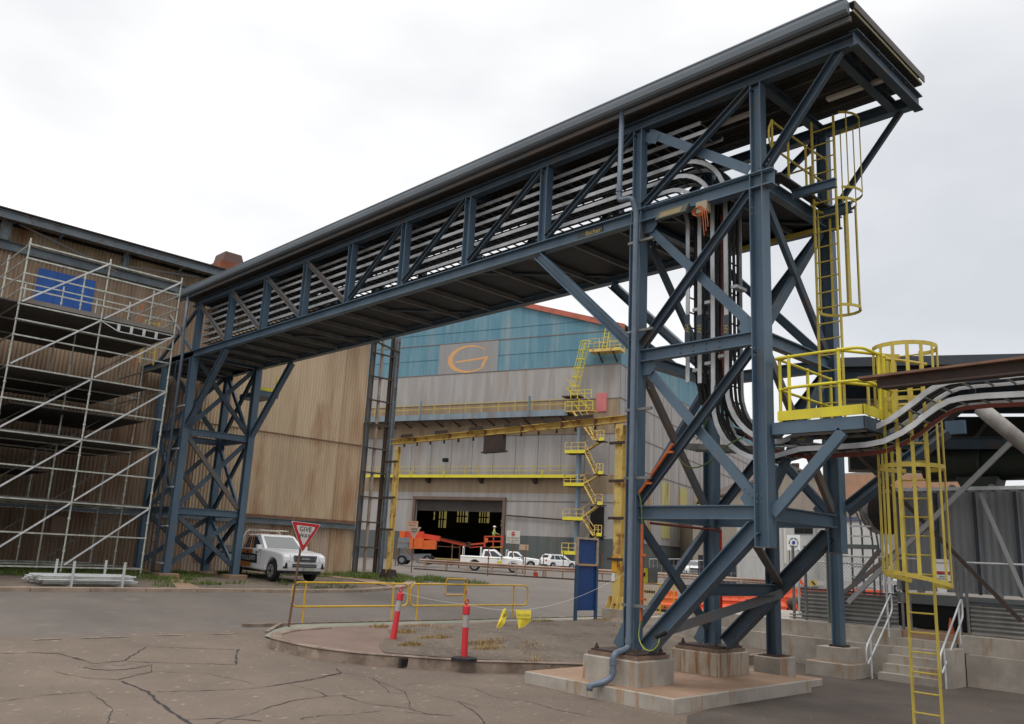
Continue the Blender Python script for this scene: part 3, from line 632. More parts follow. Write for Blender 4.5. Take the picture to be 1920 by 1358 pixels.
MB().box(-7.05, -5.5, YF + .06, 14.95, ZP - .06, ZP - .02).build('deck', mat('grating_dark', (.05, .05, .05), rough=.8), t)
MB().chan((-5.85, YF - .02, ZP - .24), (-7.08, YF - .02, 3.25), .17, .09, X_, side=-1).build('knee_brace', STEEL, t)
MB().box(-6.93, -5.5, YF - .05, YF - .035, ZP + .0, ZP + .16).build('kick_plate', YELB, t)
MB().box(-5.48, -5.465, YF - .05, 13.9, ZP, ZP + .16).build('kick_plate', YELB, t)
MB().box(-5.48, -5.465, 13.9, 15.0, ZP, ZP + .13).build('kick_plate', YEL, t)
rp = [(-6.93, 14.85), (-6.93, 14.0), (-6.93, 13.05), (-6.75, YF), (-5.9, YF), (-5.56, 13.0), (-5.5, 13.55)]
rail_run(t, [(-6.95, 14.9), (-6.95, 14.0), (-6.95, 13.0), (-6.72, YF - .02), (-5.86, YF - .02), (-5.48, 13.5)], ZP, YELB)
MB().tube(bend([(-6.95, 13.0, ZP + 1.08), (-6.97, YF - .02, ZP + 1.08), (-6.72, YF - .02, ZP + 1.08)], .1), .026, 8).build('handrail', YELB, t)
MB().tube(bend([(-5.86, YF - .02, ZP + 1.08), (-5.5, YF - .02, ZP + 1.08), (-5.48, 13.5, ZP + 1.08)], .2), .026, 8).build('handrail', YELB, t)
MB().tube(bend([(-5.86, YF - .02, ZP + .55), (-5.5, YF - .02, ZP + .55), (-5.48, 13.5, ZP + .55)], .2), .026, 8).build('midrail', YELB, t)
rail_run(t, [(-5.48, 13.7), (-5.48, 14.0)], ZP, YELB)
rail_run(t, [(-6.3, 15.0), (-5.95, 15.0), (-5.55, 15.0)], ZP, YEL, hts=(.98, .5))
MB().tube(bend([(-5.48, 13.75, ZP + 1.05), (-5.3, 14.0, ZP + 1.05), (-4.98, 14.2, ZP + .98)], .2), .026, 8).build('gate_rail', YEL, t)

def cage_ladder(t, x0, x1, y, z0, z1, hoops, cr, m, mc, rung=.3, side=-1, straps=7, flat=.045, xo=0.0):
    """two stiles, rungs, round hoops on the viewer's side (side=-1 -> towards -y), vertical straps between hoops"""
    for x in (x0, x1): MB().bar((x, y, z0), (x, y, z1), .06, .028, X_).build('stile', m, t)
    z = z0 + .25
    while z < z1 - .05: MB().tube([(x0, y, z), (x1, y, z)], .014, 6).build('rung', m, t); z += rung
    xc = (x0 + x1) / 2; w_ = (x1 - x0) / 2; tilt = lambda x, yy2, zh: zh if zh > 2.6 else zh + .06 - .13 * (x - xc + cr) / (2 * cr) - .14 * (1 + (yy2 - y) / (2 * cr))
    def ang(q): return (xc + xo + cr * math.sin(q), y + side * (cr * .93 + cr * math.cos(q)))
    qs = [R(-150 + 300 * i / 16) for i in range(17)]
    for zh in hoops:
        P = [(x0, y, zh)] + [(*ang(q), zh) for q in qs] + [(x1, y, zh)]; P = [(p_[0], p_[1], tilt(*p_)) for p_ in P]
        bb = MB()
        for p, q in zip(P, P[1:]): bb.bar(p, q, .012, flat * 1.2, Z_)
        bb.build('hoop', mc, t)
    za, zb = min(hoops), max(hoops)
    for i in range(straps):
        q = R(-125 + 250 * i / (straps - 1)); x, yy_ = ang(q)
        MB().bar((x, yy_, tilt(x, yy_, za)), (x, yy_, zb), .008, flat, (math.cos(q), -side * math.sin(q), 0)).build('strap', mc, t)
t = thing('caged_ladder', 'tall bright yellow caged ladder rising from the ground to the platform', 'ladder', (-5.36, 14.4, 0))
cage_ladder(t, -5.57, -5.15, 14.4, .05, 6.05, [2.42, 4.05, 5.1, 6.0], .49, YEL, YEL, flat=.055, xo=.13, straps=11)
slab('footing', 'small brown concrete pad under the yellow ladder', 'footing', -5.75, -4.95, 14.2, 14.65, 0, .06, CONCT)
t = thing('caged_ladder', 'faded yellow caged ladder on the tower from the platform to bridge level', 'ladder', (-6.75, 14.5, ZP))
cage_ladder(t, -6.96, -6.52, 14.5, ZP, 10.95, [7.15, 9.25], .38, YEL, YEL, side=1, xo=.04, straps=7)
t2 = t
xc = -6.74
for zh in (9.45, 11.0):
    P = [(xc + .1 + .42 * math.sin(R(150 - 165 * i / 9)) , 14.5 + .4 + .42 * math.cos(R(150 - 165 * i / 9)), zh) for i in range(10)]; bb = MB()
    for p, q in zip(P, P[1:]): bb.bar(p, q, .01, .05, Z_)
    bb.build('hoop', YEL, t2)
for i in (1, 4, 7, 9): MB().bar((P[i][0], P[i][1], 9.45), (P[i][0], P[i][1], 11.0), .035, .01).build('strap', YEL, t2)
ZU = ZB + .15
t = thing('platform', 'small upper yellow railed landing under the bridge roof beside the tower', 'platform', (-6.6, 14.6, ZU))
MB().box(-7.1, -6.9, YF + .2, YB, ZU - .02, ZU + .02).build('deck', MATS['grating_dark'], t)
MB().box(-7.06, -7.04, YF + .3, 15.3, ZU, ZU + .12).build('kick_plate', YEL, t)
rail_run(t, [(-7.05, 13.1), (-7.05, 13.7), (-7.05, 14.4), (-7.0, 15.2)], ZU, YEL, r=.022)
rail_run(t, [(-9.6, 15.3), (-8.5, 15.3), (-7.4, 15.3)], ZU, YEL, r=.022)
MB().tube(bend([(-7.05, 13.1, ZU + 1.08), (-7.05, 12.98, ZU + .9), (-7.05, 12.98, ZU + .65), (-7.05, 13.1, ZU + .5)], .1), .02, 8).build('handrail', YEL, t)
MB().box(-9.6, -7.2, 15.2, 15.22, 8.95, 9.05).build('kick_plate', YEL, t)
# left landing behind the far tower
t = thing('platform', 'little yellow edged landing behind the left tower', 'platform', (-31.5, 16.2, 8.0))
MB().box(-32.6, -30.9, 15.75, 16.6, 8.1, 8.3).build('deck', STEEL, t); MB().box(-31.6, -30.88, 15.7, 16.65, 8.31, 8.44).build('kick_plate', YELB, t)
MB().bar((-31.0, 16.5, 8.4), (-31.0, 16.5, 9.0), .05, .05).build('railing_post', YELB, t)
t = thing('ladder', 'yellow ladder with orange conduit against the wall behind the scaffold corner', 'ladder', (-34.2, 13.0, 9.2))
for y in (12.2, 12.75): MB().bar((-34.4, y, 9.2), (-34.4, y, 11.0), .05, .05).build('stile', YEL, t)
for k in range(6): MB().tube([(-34.4, 12.2, 9.4 + .3*k), (-34.4, 12.75, 9.4 + .3*k)], .015, 6).build('rung', YEL, t)
MB().tube([(-34.5, 12.05, 9.0), (-34.5, 12.05, 11.9)], .03, 6).build('conduit', ORANGE, t)

# ------------------------------------------------------------------ right hand plant area
t = thing('rusty_beam', 'long dark rusty steel beam passing above the curved trays at right', 'beam', (-3, 13.0, 5.3))
bb = MB(); bb.bar((-5.45, 12.72, 5.30), (-2.2, 12.72, 5.335), .24, .035); bb.mi = 1; bb.bar((-5.2, 12.74, 5.21), (-2.2, 12.74, 5.22), .05, .15); bb.bar((-5.12, 12.72, 5.12), (-2.2, 12.72, 5.13), .2, .025); bb.build('beam_body', [mat('brown_beam', (.23, .13, .085), (.15, .085, .055), rough=.9, scale=2.5), RUSTD], t)  # web and bottom flange get a darker colour to paint in their shade
# roofed pipe rack behind
PR = thing('pipe_rack', 'dark roofed steel pipe rack stretching off to the right', 'pipe rack', (-7, 20, 0))
SLATE = mat('slate_sheet', (.05, .06, .075), rough=.6)
PA, PB = onz(1560, 671, 7.3), onz(1920, 663, 7.3); PE = (PB - PA).normalized(); PF = Vector((-PE.y, PE.x, 0)); PF = PF if PF.y > 0 else -PF
PA = PA - PE * .15; PB = PB + PE * 4
def rk(a, d, z): p = PA + PE * a + PF * d; return Vector((p.x, p.y, z))
LR = (PB - PA).length
MB().prism([rk(0, .06, 7.14), rk(LR, .06, 7.14), rk(LR, 7, 7.14), rk(0, 7, 7.14)], (0, 0, .04)).build('roof', mat('rack_roof', (.02, .022, .025), rough=.8), PR)
MB().prism([rk(0, 0, 7.08), rk(LR, 0, 7.08), rk(LR, .05, 7.08), rk(0, .05, 7.08)], (0, 0, .22)).build('fascia', SLATE, PR)
for d in (.35, 2.4, 4.6): MB().ibeam(rk(0, d, 6.9), rk(LR, d, 6.9), .30, .2, Z_).build('roof_beam', STEELD, PR)
for a_ in (.2, 3.2, 6.4): MB().ibeam(rk(a_, .3, 6.55), rk(a_, 6.8, 6.55), .3, .2, Z_).build('cross_beam', STEELD, PR)
for d, z0_, z1_, a_ in ((6.3, 5.35, 6.6, .9), (5.2, 6.0, 6.75, 2.2)):
    MB().prism([rk(a_, d, z0_), rk(LR, d, z0_), rk(LR, d, z1_), rk(a_, d, z1_)], PF * .8).build('duct', mat('duct_dark', (.035, .037, .036), (.055, .052, .048), rough=.7, scale=1.5), PR)
for a_ in (2.0, 3.4, 4.8, 6.2, 7.6): MB().bar(rk(a_, 5.1, 5.2), rk(a_ + 1.2, 5.1, 6.9), .09, .1).build('brace', STEELW, PR)
MB().ibeam(rk(.3, .5, 6.3), rk(LR, .5, 6.3), .14, .14, Z_).build('rail_beam', STEELW, PR)
for xx_, y in ((ony(1561, 1120, 21.6).x, 21.6), (-11.6, 24.8)): MB().ibeam((xx_, y, 1.08), (xx_, y, 6.9), .2, .2, X_).build('column', mat('sage_steel', (.22, .24, .215), rough=.6), PR)
MB().ibeam(rk(.3, 3.4, 5.75), rk(LR, 3.4, 5.75), .3, .2, Z_).build('roof_beam', STEELD, PR)
MB().ibeam(rk(.3, 5.6, 6.1), rk(LR, 5.6, 6.1), .3, .2, Z_).build('roof_beam', STEELW, PR)
MB().bar(ony(1565, 1125, 21.5), ony(1742, 985, 21.5), .05, .1).build('brace', STEELW, PR)
MB().bar(ony(1600, 1095, 21.6), ony(1650, 1030, 21.6), .05, .1).build('brace', STEELW, PR)
MB().bar(ony(1590, 1130, 21.5), ony(1910, 815, 21.5), .08, .11).build('brace', mat('grey_strut', (.30, .30, .30), rough=.6), PR)
MB().bar(ony(1600, 845, 21.7), ony(1915, 1165, 21.7), .06, .09).build('brace', RUSTD, PR)
MB().bar(ony(1838, 925, 21.9), ony(1925, 1125, 21.9), .05, .08).build('brace', MATS['grey_strut'], PR)
MB().tube([ony(1838, 765, 19.5), ony(1935, 845, 19.5)], .16, 12).build('strut_pipe', mat('pale_pipe', (.30, .285, .265), (.2, .18, .16), rough=.7, scale=3), PR, smooth=True)
MB().box(*sorted((ony(1775, 805, 20).x, ony(1812, 805, 20).x)), 19.9, 20.0, ony(1790, 815, 20).z, ony(1790, 790, 20).z).build('gusset_plate', STEEL, PR)
# heavy dark struts from the back tower leg to the rack
MB().ibeam((X2 + .13, YB + .1, 3.5), (-5.5, YB + .9, 5.0), .2, .2, X_).build('knee_brace', STEELD, TR)
t = thing('large_pipe', 'wide dark green pipe hanging under the pipe rack roof', 'pipe', (-3, 24, 5))
MB().tube([(-8.6, 24.0, 5.25), (6, 24.0, 5.25)], .42, 20).build('pipe_body', mat('dark_green_pipe', (.035, .045, .035), (.05, .06, .045), rough=.5, scale=1), t, smooth=True)
for x in (-7.2, -4.9, -2.5): MB().tube([(x, 24.0, 5.25), (x + .05, 24.0, 5.25)], .47, 20).build('flange', MATS['dark_green_pipe'], t)
MB().prism([(-7.75, 23.6, 4.9), (-6.75, 23.6, 4.9), (-7.0, 23.6, 4.1), (-7.4, 23.6, 4.1)], (0, .7, 0)).build('hopper', MATS['dark_green_pipe'], t)
MB().prism([(-5.2, 23.6, 4.9), (-4.2, 23.6, 4.9), (-4.45, 23.6, 4.1), (-4.9, 23.6, 4.1)], (0, .7, 0)).build('hopper', MATS['dark_green_pipe'], t)
# silver tray in front of the enclosure
t = tray([(-9.5, 0, 4.45), (-6, 0, 4.45), (-1, 0, 4.45)], .5, 'cable_tray', 'long level galvanised cable tray above the grey ribbed enclosure', cables=3, y0=21.9)
# ribbed enclosure
t = thing('ribbed_enclosure', 'tall grey ribbed steel enclosure behind the corrugated fence at right', 'enclosure', (-5.5, 23, 1.9))
RIB = mat('grey_ribbed', (.30, .31, .32), (.22, .23, .235), rough=.6, scale=1.2, stretch=(2, 1, .3))
x0, x1 = -9.15, -.5; b = MB(); V_ = []; n = int((x1 - x0) / .035)
for i in range(n + 1):
    x = x0 + (x1 - x0) * i / n; y = 23 + .012 * math.cos(i * math.pi / 2.5); V_ += [(x, y, 2.0), (x, y, 4.5), (x, y + 1.6, 4.5)]
b.add(V_, [(3*i, 3*i+3, 3*i+4, 3*i+1) for i in range(n)] + [(3*i+1, 3*i+4, 3*i+5, 3*i+2) for i in range(n)]); b.build('ribbed_wall', RIB, t)
MB().box(x0, x0 + .02, 23.03, 24.6, 2.0, 4.49).build('end_wall', RIB, t)
x = -8.95
while x < -.6:
    MB().box(x - .03, x + .03, 22.9, 22.975, 1.98, 4.55).build('vertical_rib', SLATE, t)
    MB().tube([(x + .42, 22.93, 4.56), (x + .42, 22.98, 4.56)], .09, 12).build('lifting_eye', RIB, t); MB().tube([(x + .42, 22.9, 1.98), (x + .42, 22.98, 1.98)], .08, 12).build('lifting_eye', RIB, t)
    x += .905
MB().box(x0, x1, 22.85, 23.2, 1.68, 1.92).build('skirt', mat('sage_grey', (.16, .175, .17), rough=.7), t)
MB().box(x0, x1, 22.9, 24.4, 1.1, 1.66).build('base', BLACK, t)
t = thing('round_vent', 'dark round drum end between the ladder and the curved tray', 'drum', (-10.0, 24.2, 3.2))
dq = ony(1668, 960, 24.2); MB().tube([(dq.x - .4, 24.6, dq.z), (dq.x, 24.2, dq.z)], .62, 24).build('drum_body', mat('drum_brown', (.05, .04, .035), (.08, .07, .06), rough=.4, scale=2), t, smooth=False)

# retaining wall in two steps, running off to the right
W1 = thing('retaining_wall', 'stepped stained concrete retaining wall running along the plant area', 'wall', (-8, 21, 0))
MB().box(-14.4, -8.62, 21.2, 26, -.2, .70).build('lower_course', CONC, W1); MB().box(-14.4, -8.6, 21.45, 26, .701, 1.08).build('upper_course', CONC, W1)
MB().box(-7.0, 6, 21.2, 26, -.2, .70).build('lower_course', CONC, W1); MB().box(-7.22, 6, 21.45, 26, .701, 1.08).build('upper_course', CONC, W1)
MB().box(-8.58, -7.24, 21.75, 26, -.2, 1.07).build('doorway_floor', CONCT, W1)
t = thing('steps', 'short flight of concrete steps up to the plant gate', 'steps', (-7.8, 20.7, 0))
for k in range(5): MB().box(-8.6 + .002*k, -7.26, 20.28 + .28 * k, 21.74, .18 * k + (.001 if k else -.1), .18 * (k + 1)).build('step', CONC, t)
MB().box(-7.25, -7.02, 20.35, 21.19, -.1, .82).build('side_wall', CONC, t)
for xx, nm in ((-8.72, 'left'), (-7.12, 'right')):
    t = thing('stair_rail', 'galvanised looped stair rail on the %s side of the concrete steps' % nm, 'handrail', (xx, 20.8, 0), 'stair rails')
    a, c = Vector((xx, 20.0, .72)), Vector((xx, 21.55, 1.92)); dn = Vector((0, 0, -.42))
    MB().tube(bend([a.lerp(c, .5), a, a + dn, c + dn, c, a.lerp(c, .5)], .12, 4)[:-1] + [a.lerp(c, .5)], .022, 8).build('handrail', GALV, t, smooth=True)
    for y, z0, z1 in ((20.25, 0, .9), (21.3, .9, 1.7)): MB().tube([(xx, y, z0), (xx, y, z1)], .022, 8).build('railing_post', GALV, t)
# corrugated fence panels
def corrug(t, p, q, z0, z1, m, horiz=True, amp=.02, pitch=.10, name='sheet', thick=0):
    b = MB(); p, q = Vector(p), Vector(q); d = (q - p); Ln = d.length; d.normalize(); nn = Vector((d.y, -d.x, 0)); V_ = []
    if horiz:
        n = int((z1 - z0) / pitch * 6)
        for i in range(n + 1):
            z = z0 + (z1 - z0) * i / n; o = amp * math.cos(2 * math.pi * (z - z0) / pitch); V_ += [p + nn * o + Vector((0, 0, z)), q + nn * o + Vector((0, 0, z))]
        b.add(V_, [(2*i, 2*i+1, 2*i+3, 2*i+2) for i in range(n)])
    else:
        n = int(Ln / pitch * 6)
        for i in range(n + 1):
            o = amp * math.cos(2 * math.pi * i / 6); c = p + d * (Ln * i / n) + nn * o; V_ += [c + Vector((0, 0, z0 if not callable(z0) else z0(Ln * i / n))), c + Vector((0, 0, z1 if not callable(z1) else z1(Ln * i / n)))]
        b.add(V_, [(2*i, 2*i+2, 2*i+3, 2*i+1) for i in range(n)])
    return b.build(name, m, t, smooth=True)
FEN = mat('grey_corrugated', (.24, .235, .22), (.18, .175, .165), rough=.55, metal=.2, scale=2)
t = thing('corrugated_fence', 'low grey corrugated fence on the wall left of the steps', 'fence', (-9.5, 22, 1.08), 'corrugated fences on the retaining wall')
corrug(t, (-11.3, 22.0, 0), (-8.75, 22.0, 0), 1.12, 1.84, FEN); MB().box(-11.3, -8.75, 21.97, 22.03, 1.85, 1.9).build('top_rail', SLATE, t)
for x in (-11.5, -11.15): MB().tube([(x, 22, 1.08), (x, 22, 3.0)], .04, 8).build('fence_post', GALVD, t)
for z in (1.12, 1.2): MB().tube([(-11.6, 21.93, z), (-8.9, 21.93, z)], .02, 6).build('fence_rail', GALVD, t)
t = thing('corrugated_fence', 'low grey corrugated fence on the wall right of the steps', 'fence', (-5, 22, 1.08), 'corrugated fences on the retaining wall')
corrug(t, (-7.1, 22.0, 0), (3, 22.0, 0), 1.12, 1.78, FEN); MB().box(-7.1, 3, 21.97, 22.03, 1.79, 1.84).build('top_rail', SLATE, t)
t = thing('pipe_gate', 'galvanised pipe gate and posts at the head of the steps', 'gate', (-8, 21.9, 1.08))
for x in (-8.6, -8.42, -7.3, -7.12): MB().tube([(x, 21.9, .95), (x, 21.9, 1.9 if x < -7.5 else 2.75)], .035, 8).build('gate_post', GALVD, t)
MB().tube([(-7.12, 21.9, 2.72), (3, 21.9, 2.72)], .025, 8).build('top_rail', GALV, t)
MB().tube([(-11.3, 21.9, 2.78), (-8.2, 21.9, 2.76)], .025, 8).build('top_rail', GALV, t)
MB().tube([(-11.3, 21.9, 2.6), (-9.0, 21.9, 2.58)], .02, 8).build('top_rail', GALV, t)
p = ony(1768, 1078, 21.8)
t = thing('warning_sign', 'white notice with two lines of black writing behind the yellow ladder', 'sign', (p.x, 21.8, p.z))
MB().box(p.x - .16, p.x + .16, 21.78, 21.80, p.z + .08, p.z + .36).build('sign_plate', WHITE, t); MB().box(p.x - .16, p.x + .16, 21.78, 21.80, p.z + .03, p.z + .078).build('sign_band', mat('sign_red', (.5, .04, .04), rough=.5), t)
text('NO ENTRY', .055, (p.x, 21.776, p.z + .27), X_, Z_, BLACK, t)
MB().box(p.x - .2, p.x + .2, 21.74, 21.76, p.z - .14, p.z).build('sign_plate', WHITE, t); text('HIGH\nVOLTAGE', .055, (p.x, 21.736, p.z - .07), X_, Z_, BLACK, t)
MB().box(p.x - .13, p.x + .08, 21.75, 21.77, p.z - .42, p.z - .141).build('sign_plate', WHITE, t)
t = thing('traffic_cone', 'small orange cone standing inside the plant gate', 'cone', (p.x, 21.95, 1.08))
MB().tube([(p.x, 22.1, 1.08), (p.x, 22.1, 1.42)], [.08, .02], 10).build('cone_body', ORANGE, t)
# curved vertical ladder tray behind the tower
t = thing('cable_ladder', 'wide galvanised cable ladder bending down to the ground behind the tower', 'cable ladder', (-11.2, 23.5, 1.1))
pts = [(-11.5, 23.2, 4.6), (-11.2, 23.2, 4.62), (-10.8, 23.2, 4.55), (-10.5, 23.2, 4.3), (-10.35, 23.2, 3.9), (-10.32, 23.2, 3.4), (-10.3, 23.2, 1.5)]
cl = ony(1597, 1000, 23.2)
def curve_y(dx, r0):
    c = [(cl.x + dx - r0, 23.2, 4.45)] + [(cl.x + dx - r0 + r0 * math.sin(R(a)), 23.2, 4.45 - r0 + r0 * math.cos(R(a))) for a in (0, 20, 40, 60, 75, 90)] + [(cl.x + dx, 23.2, 1.5)]
    return c
for dx in (-.02, .28, .56, .72): MB().strip(curve_y(dx, .7 + dx), .05, .035).build('side_rail', GALVD, t)
for dx in (.08, .17, .36, .45): MB().tube(curve_y(dx, .7 + dx), .04 if dx < .4 else .05, 6).build('cable', CABLE if dx < .4 else CABLER, t)
bb = MB(); 
for k in range(9): z = 3.6 - .27 * k; MB().bar((cl.x - .04, 23.15, z), (cl.x + .56, 23.15, z), .03, .045).build('rung', GALV, t)
MB().bar((cl.x - .4, 23.1, 3.05), (cl.x + .75, 23.1, 3.05), .1, .12).build('support_arm', mat('grey_green_steel', (.16, .18, .17), rough=.6), t)
# ------------------------------------------------------------------ rusty corrugated building on the left
TAN = mat('rusty_siding', (.55, .43, .29), (.41, .305, .20), rough=.7, scale=1.6, stretch=(1, 1, .10), lo=.38, hi=.66, rust=(.28, .14, .06), rust_lo=.55, rust_hi=.75, rust_scale=.55, rust_stretch=(1, 1, .28))
TAN2 = mat('grey_rusty_siding', (.48, .39, .31), (.34, .25, .18), rough=.75, scale=1.1, stretch=(1, 1, .12), lo=.38, hi=.66, rust=(.21, .10, .03), rust_lo=.56, rust_hi=.68, rust_scale=.6, rust_stretch=(1, 1, .2))
BEAMW = mat('faded_blue_beam', (.17, .20, .22), (.12, .15, .17), rough=.6, scale=2, rust=(.15, .09, .06), rust_lo=.55, rust_hi=.7)
LB = thing('corrugated_building', 'tall rusty tan corrugated steel building behind the scaffold', 'building', (-36, 10, 1))
XW, YE = -36.0, 24.2
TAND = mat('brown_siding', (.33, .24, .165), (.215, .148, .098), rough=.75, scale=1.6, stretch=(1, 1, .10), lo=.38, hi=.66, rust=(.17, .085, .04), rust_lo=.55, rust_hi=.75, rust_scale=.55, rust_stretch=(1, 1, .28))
TANR = mat('rusty_edge_siding', (.49, .37, .25), (.36, .25, .155), rough=.75, scale=1.6, stretch=(1, 1, .10), lo=.38, hi=.64, rust=(.32, .16, .07), rust_lo=.48, rust_hi=.72, rust_scale=.8, rust_stretch=(1, 1, .2))
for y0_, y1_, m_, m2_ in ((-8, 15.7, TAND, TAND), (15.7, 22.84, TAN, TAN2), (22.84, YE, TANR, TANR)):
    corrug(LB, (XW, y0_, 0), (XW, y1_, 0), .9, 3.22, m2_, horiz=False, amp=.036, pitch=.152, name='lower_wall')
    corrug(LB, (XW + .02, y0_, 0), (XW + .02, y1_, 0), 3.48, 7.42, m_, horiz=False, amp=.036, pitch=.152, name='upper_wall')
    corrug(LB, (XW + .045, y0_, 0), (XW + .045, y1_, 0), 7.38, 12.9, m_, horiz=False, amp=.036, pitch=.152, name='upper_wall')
MB().box(XW + .075, XW + .085, 15.7, YE, 3.49, 3.62).build('rust_line', MATS['rusty_steel'], LB)
MB().box(XW + .085, XW + .093, 15.7, YE, 7.36, 7.41).build('rust_line', MATS['rusty_steel'], LB)
corrug(LB, (XW - .35, -8, 0), (XW - .35, YE, 0), 13.2, 14.3, TAN, horiz=False, amp=.036, pitch=.152, name='eave_wall')
corrug(LB, (XW, YE, 0), (XW - 20, YE, 0), .9, 14.0, TAN, horiz=False, amp=.036, pitch=.152, name='end_wall')
MB().box(XW - 20, XW - .1, -8, YE - .1, 14.0, 14.05).build('ceiling', BLACK, LB)
MB().chan((XW + .08, -8, 3.35), (XW + .08, YE, 3.35), .26, .1, Z_, side=1).build('wall_beam', BEAMW, LB)
MB().chan((XW + .05, -8, 13.05), (XW + .05, YE, 13.05), .36, .14, Z_, side=1).build('wall_beam', BEAMW, LB)
MB().ibeam((XW + .75, -8, 14.05), (XW + .75, YE, 14.05), .30, .16, Z_).build('eave_beam', BEAMW, LB)
MB().prism([(XW + .9, -8, 14.24), (XW + .9, -8, 14.28), (XW - 20, -8, 17.2), (XW - 20, -8, 17.1)], (0, YE + 8.2, 0)).build('roof', mat('old_roof', (.10, .075, .06), (.07, .05, .04), rough=.9, scale=1), LB)
for y in (5.2, 8.9, 11.45, 13.8, 16.5, 19.5): MB().bar((XW + .65, y, 13.95), (XW - .1, y, 13.7), .06, .14).build('eave_bracket', BEAMW, LB)
for y in (7.0, 11.5): MB().ibeam((XW + .3, y, 13.22), (XW + .3, y, 13.95 if y < 8 else 13.9), .2 if y > 8 else .34, .16, Y_).build('stub_column', BEAMW, LB)
for a, c in (((7.4, 13.9), (11.2, 13.0)), ((14.6, 13.7), (11.6, 13.35))): MB().bar((XW + .45, a[0], a[1]), (XW + .45, c[0], c[1]), .05, .07).build('eave_brace', STEELW, LB)
wp = MB(); wp.box(XW + .08, XW + .1, 8.4, 10.55, 11.1, 12.5); W_ = wp.build('window_panel', mat('blue_panel', (.015, .09, .34), (.012, .07, .28), rough=.45, scale=2), LB)
for y in (9.1, 9.83): MB().box(XW + .102, XW + .108, y - .006, y + .006, 11.12, 12.48).build('panel_joint', mat('panel_joint', (.01, .05, .2)), W_)
MB().box(XW + .03, XW + .06, 10.4, 11.0, 2.2, 3.0).build('notice', mat('pale_notice', (.3, .2, .15), rough=.8), LB)
for y, w_, z0, z1, n_ in ((16.2, .8, 1.4, 2.6, 'a'), (20.9, .9, 1.0, 3.2, 'b')):
    corrug(LB, (XW + .03, y, 0), (XW + .03, y + w_, 0), z0, z1, mat('patch_sheet_' + n_, (.33, .19, .10) if n_ == 'a' else (.30, .15, .05), (.25, .13, .06), rough=.8, scale=1.5, stretch=(1, 1, .2)), horiz=False, amp=.036, pitch=.152, name='patch_sheet')
t = thing('roof_vent', 'dark boxy rusty vent standing on the roof of the corrugated building', 'vent', (-42, 19, 16))
b = MB(); c0 = Vector((-42, 18.95, 0)); b.prism([(-41.3, 18.1, 16.75), (-41.3, 19.35, 16.75), (-41.5, 19.2, 17.4), (-41.5, 18.3, 17.4)], (-1.2, 0, 0)); b.build('hood', mat('brown_vent', (.10, .055, .045), rough=.8), t)
MB().box(-42.7, -41.15, 17.95, 19.8, 14.8, 16.75).build('base', mat('orange_rust', (.28, .09, .04), (.18, .06, .03), rough=.8, scale=2), t)
# lattice mast against the corner of the building
t = thing('lattice_column', 'tall rusty lattice column standing at the corner of the corrugated building', 'column', (-36, 25, 1))
for y, m_ in ((24.42, STEELW), (25.95, BEAMW)): MB().ibeam((-35.95, y, .95), (-35.95, y, 13.4), .22, .2, Y_).build('chord', m_, t)
MB().ibeam((-35.95, 25.62, .95), (-35.95, 25.62, 13.4), .14, .18, Y_).build('chord', RUSTD, t)
MB().tube([(-35.9, 24.95, .95), (-35.9, 24.95, 13.4)], .085, 8).build('service_pipe', mat('beige_pipe', (.3, .24, .2), (.22, .16, .12), rough=.7, scale=3), t)
z = 1.15
while z < 13.3: MB().bar((-35.8, 24.3, z), (-35.8, 25.75, z), .08, .07).build('rung', RUSTD, t); z += 1.235
MB().bar((-35.8, 24.3, 12.9), (-35.8, 26.0, 12.6), .08, .08).build('rung', RUSTD, t)

# ------------------------------------------------------------------ yellow portal frame
t = thing('portal_frame', 'rusty yellow steel portal frame spanning the side road', 'portal frame', (-24.5, 22.8, 1))
MB().ibeam((-30.95, 22.8, .98), (-30.95, 22.8, 6.9), .2, .18, Y_).build('column', YELR, t)
MB().ibeam((-18.15, 22.8, .98), (-18.15, 22.8, 6.95), .30, .3, Y_).build('column', YELR, t)
MB().ibeam((-31.4, 22.8, 7.12), (-17.6, 22.8, 7.14), .24, .24, Z_).build('crossbeam', YELR, t)
for x in (-30.95, -18.15):
    MB().box(x - .38, x + .38, 22.42, 23.18, g(x, 22.8) + .0, g(x, 22.8) + .12 + (0 if x < -20 else .3)).build('plinth', CONC if x > -20 else RUSTD, t)
    for dx in (-.3, -.1, .1, .3): MB().prism([(x + dx, 22.5, g(x, 22.8) + (.12 if x < -20 else .42)), (x + dx, 23.1, g(x, 22.8) + (.12 if x < -20 else .42)), (x + dx, 22.95, g(x, 22.8) + (.5 if x < -20 else .8)), (x + dx, 22.65, g(x, 22.8) + (.5 if x < -20 else .8))], (.02, 0, 0)).build('base_rib', YELR if x > -20 else RUSTD, t)
k = 0; x = -30.5
while x < -17.7: MB().tube([(x, 22.8, 7.0), (x, 22.8, 6.86)], [.03, .05], 6).build('hook', RUSTD, t); x += .93
for x in (-30.0, -27.6, -25.4, -23.3, -21.2, -19.6): MB().bar((x - .55, 22.62, 7.32), (x + .3, 22.62, 7.32), .04, .13, (0, 0, 1)).build('side_tab', RUSTD, t); MB().box(x + .3, x + .34, 22.66, 22.94, 7.0, 7.26).build('stiffener', RUST, t)
for x, zs in ((-18.15, (6.3, 5.0, 3.75, 2.4)), (-30.95, (6.2, 4.6, 3.2))):
    for z in zs: MB().bar((x - .35 if x > -20 else x - .75, 22.62, z), (x + .28, 22.62, z), .07, .09).build('side_bracket', RUSTD, t)
MB().box(-25.1, -24.0, 22.7, 22.9, 6.35, 6.98).build('hoist_box', RUSTD, t); MB().box(-25.2, -23.9, 22.68, 22.92, 6.3, 6.36).build('hoist_box', RUSTD, t)
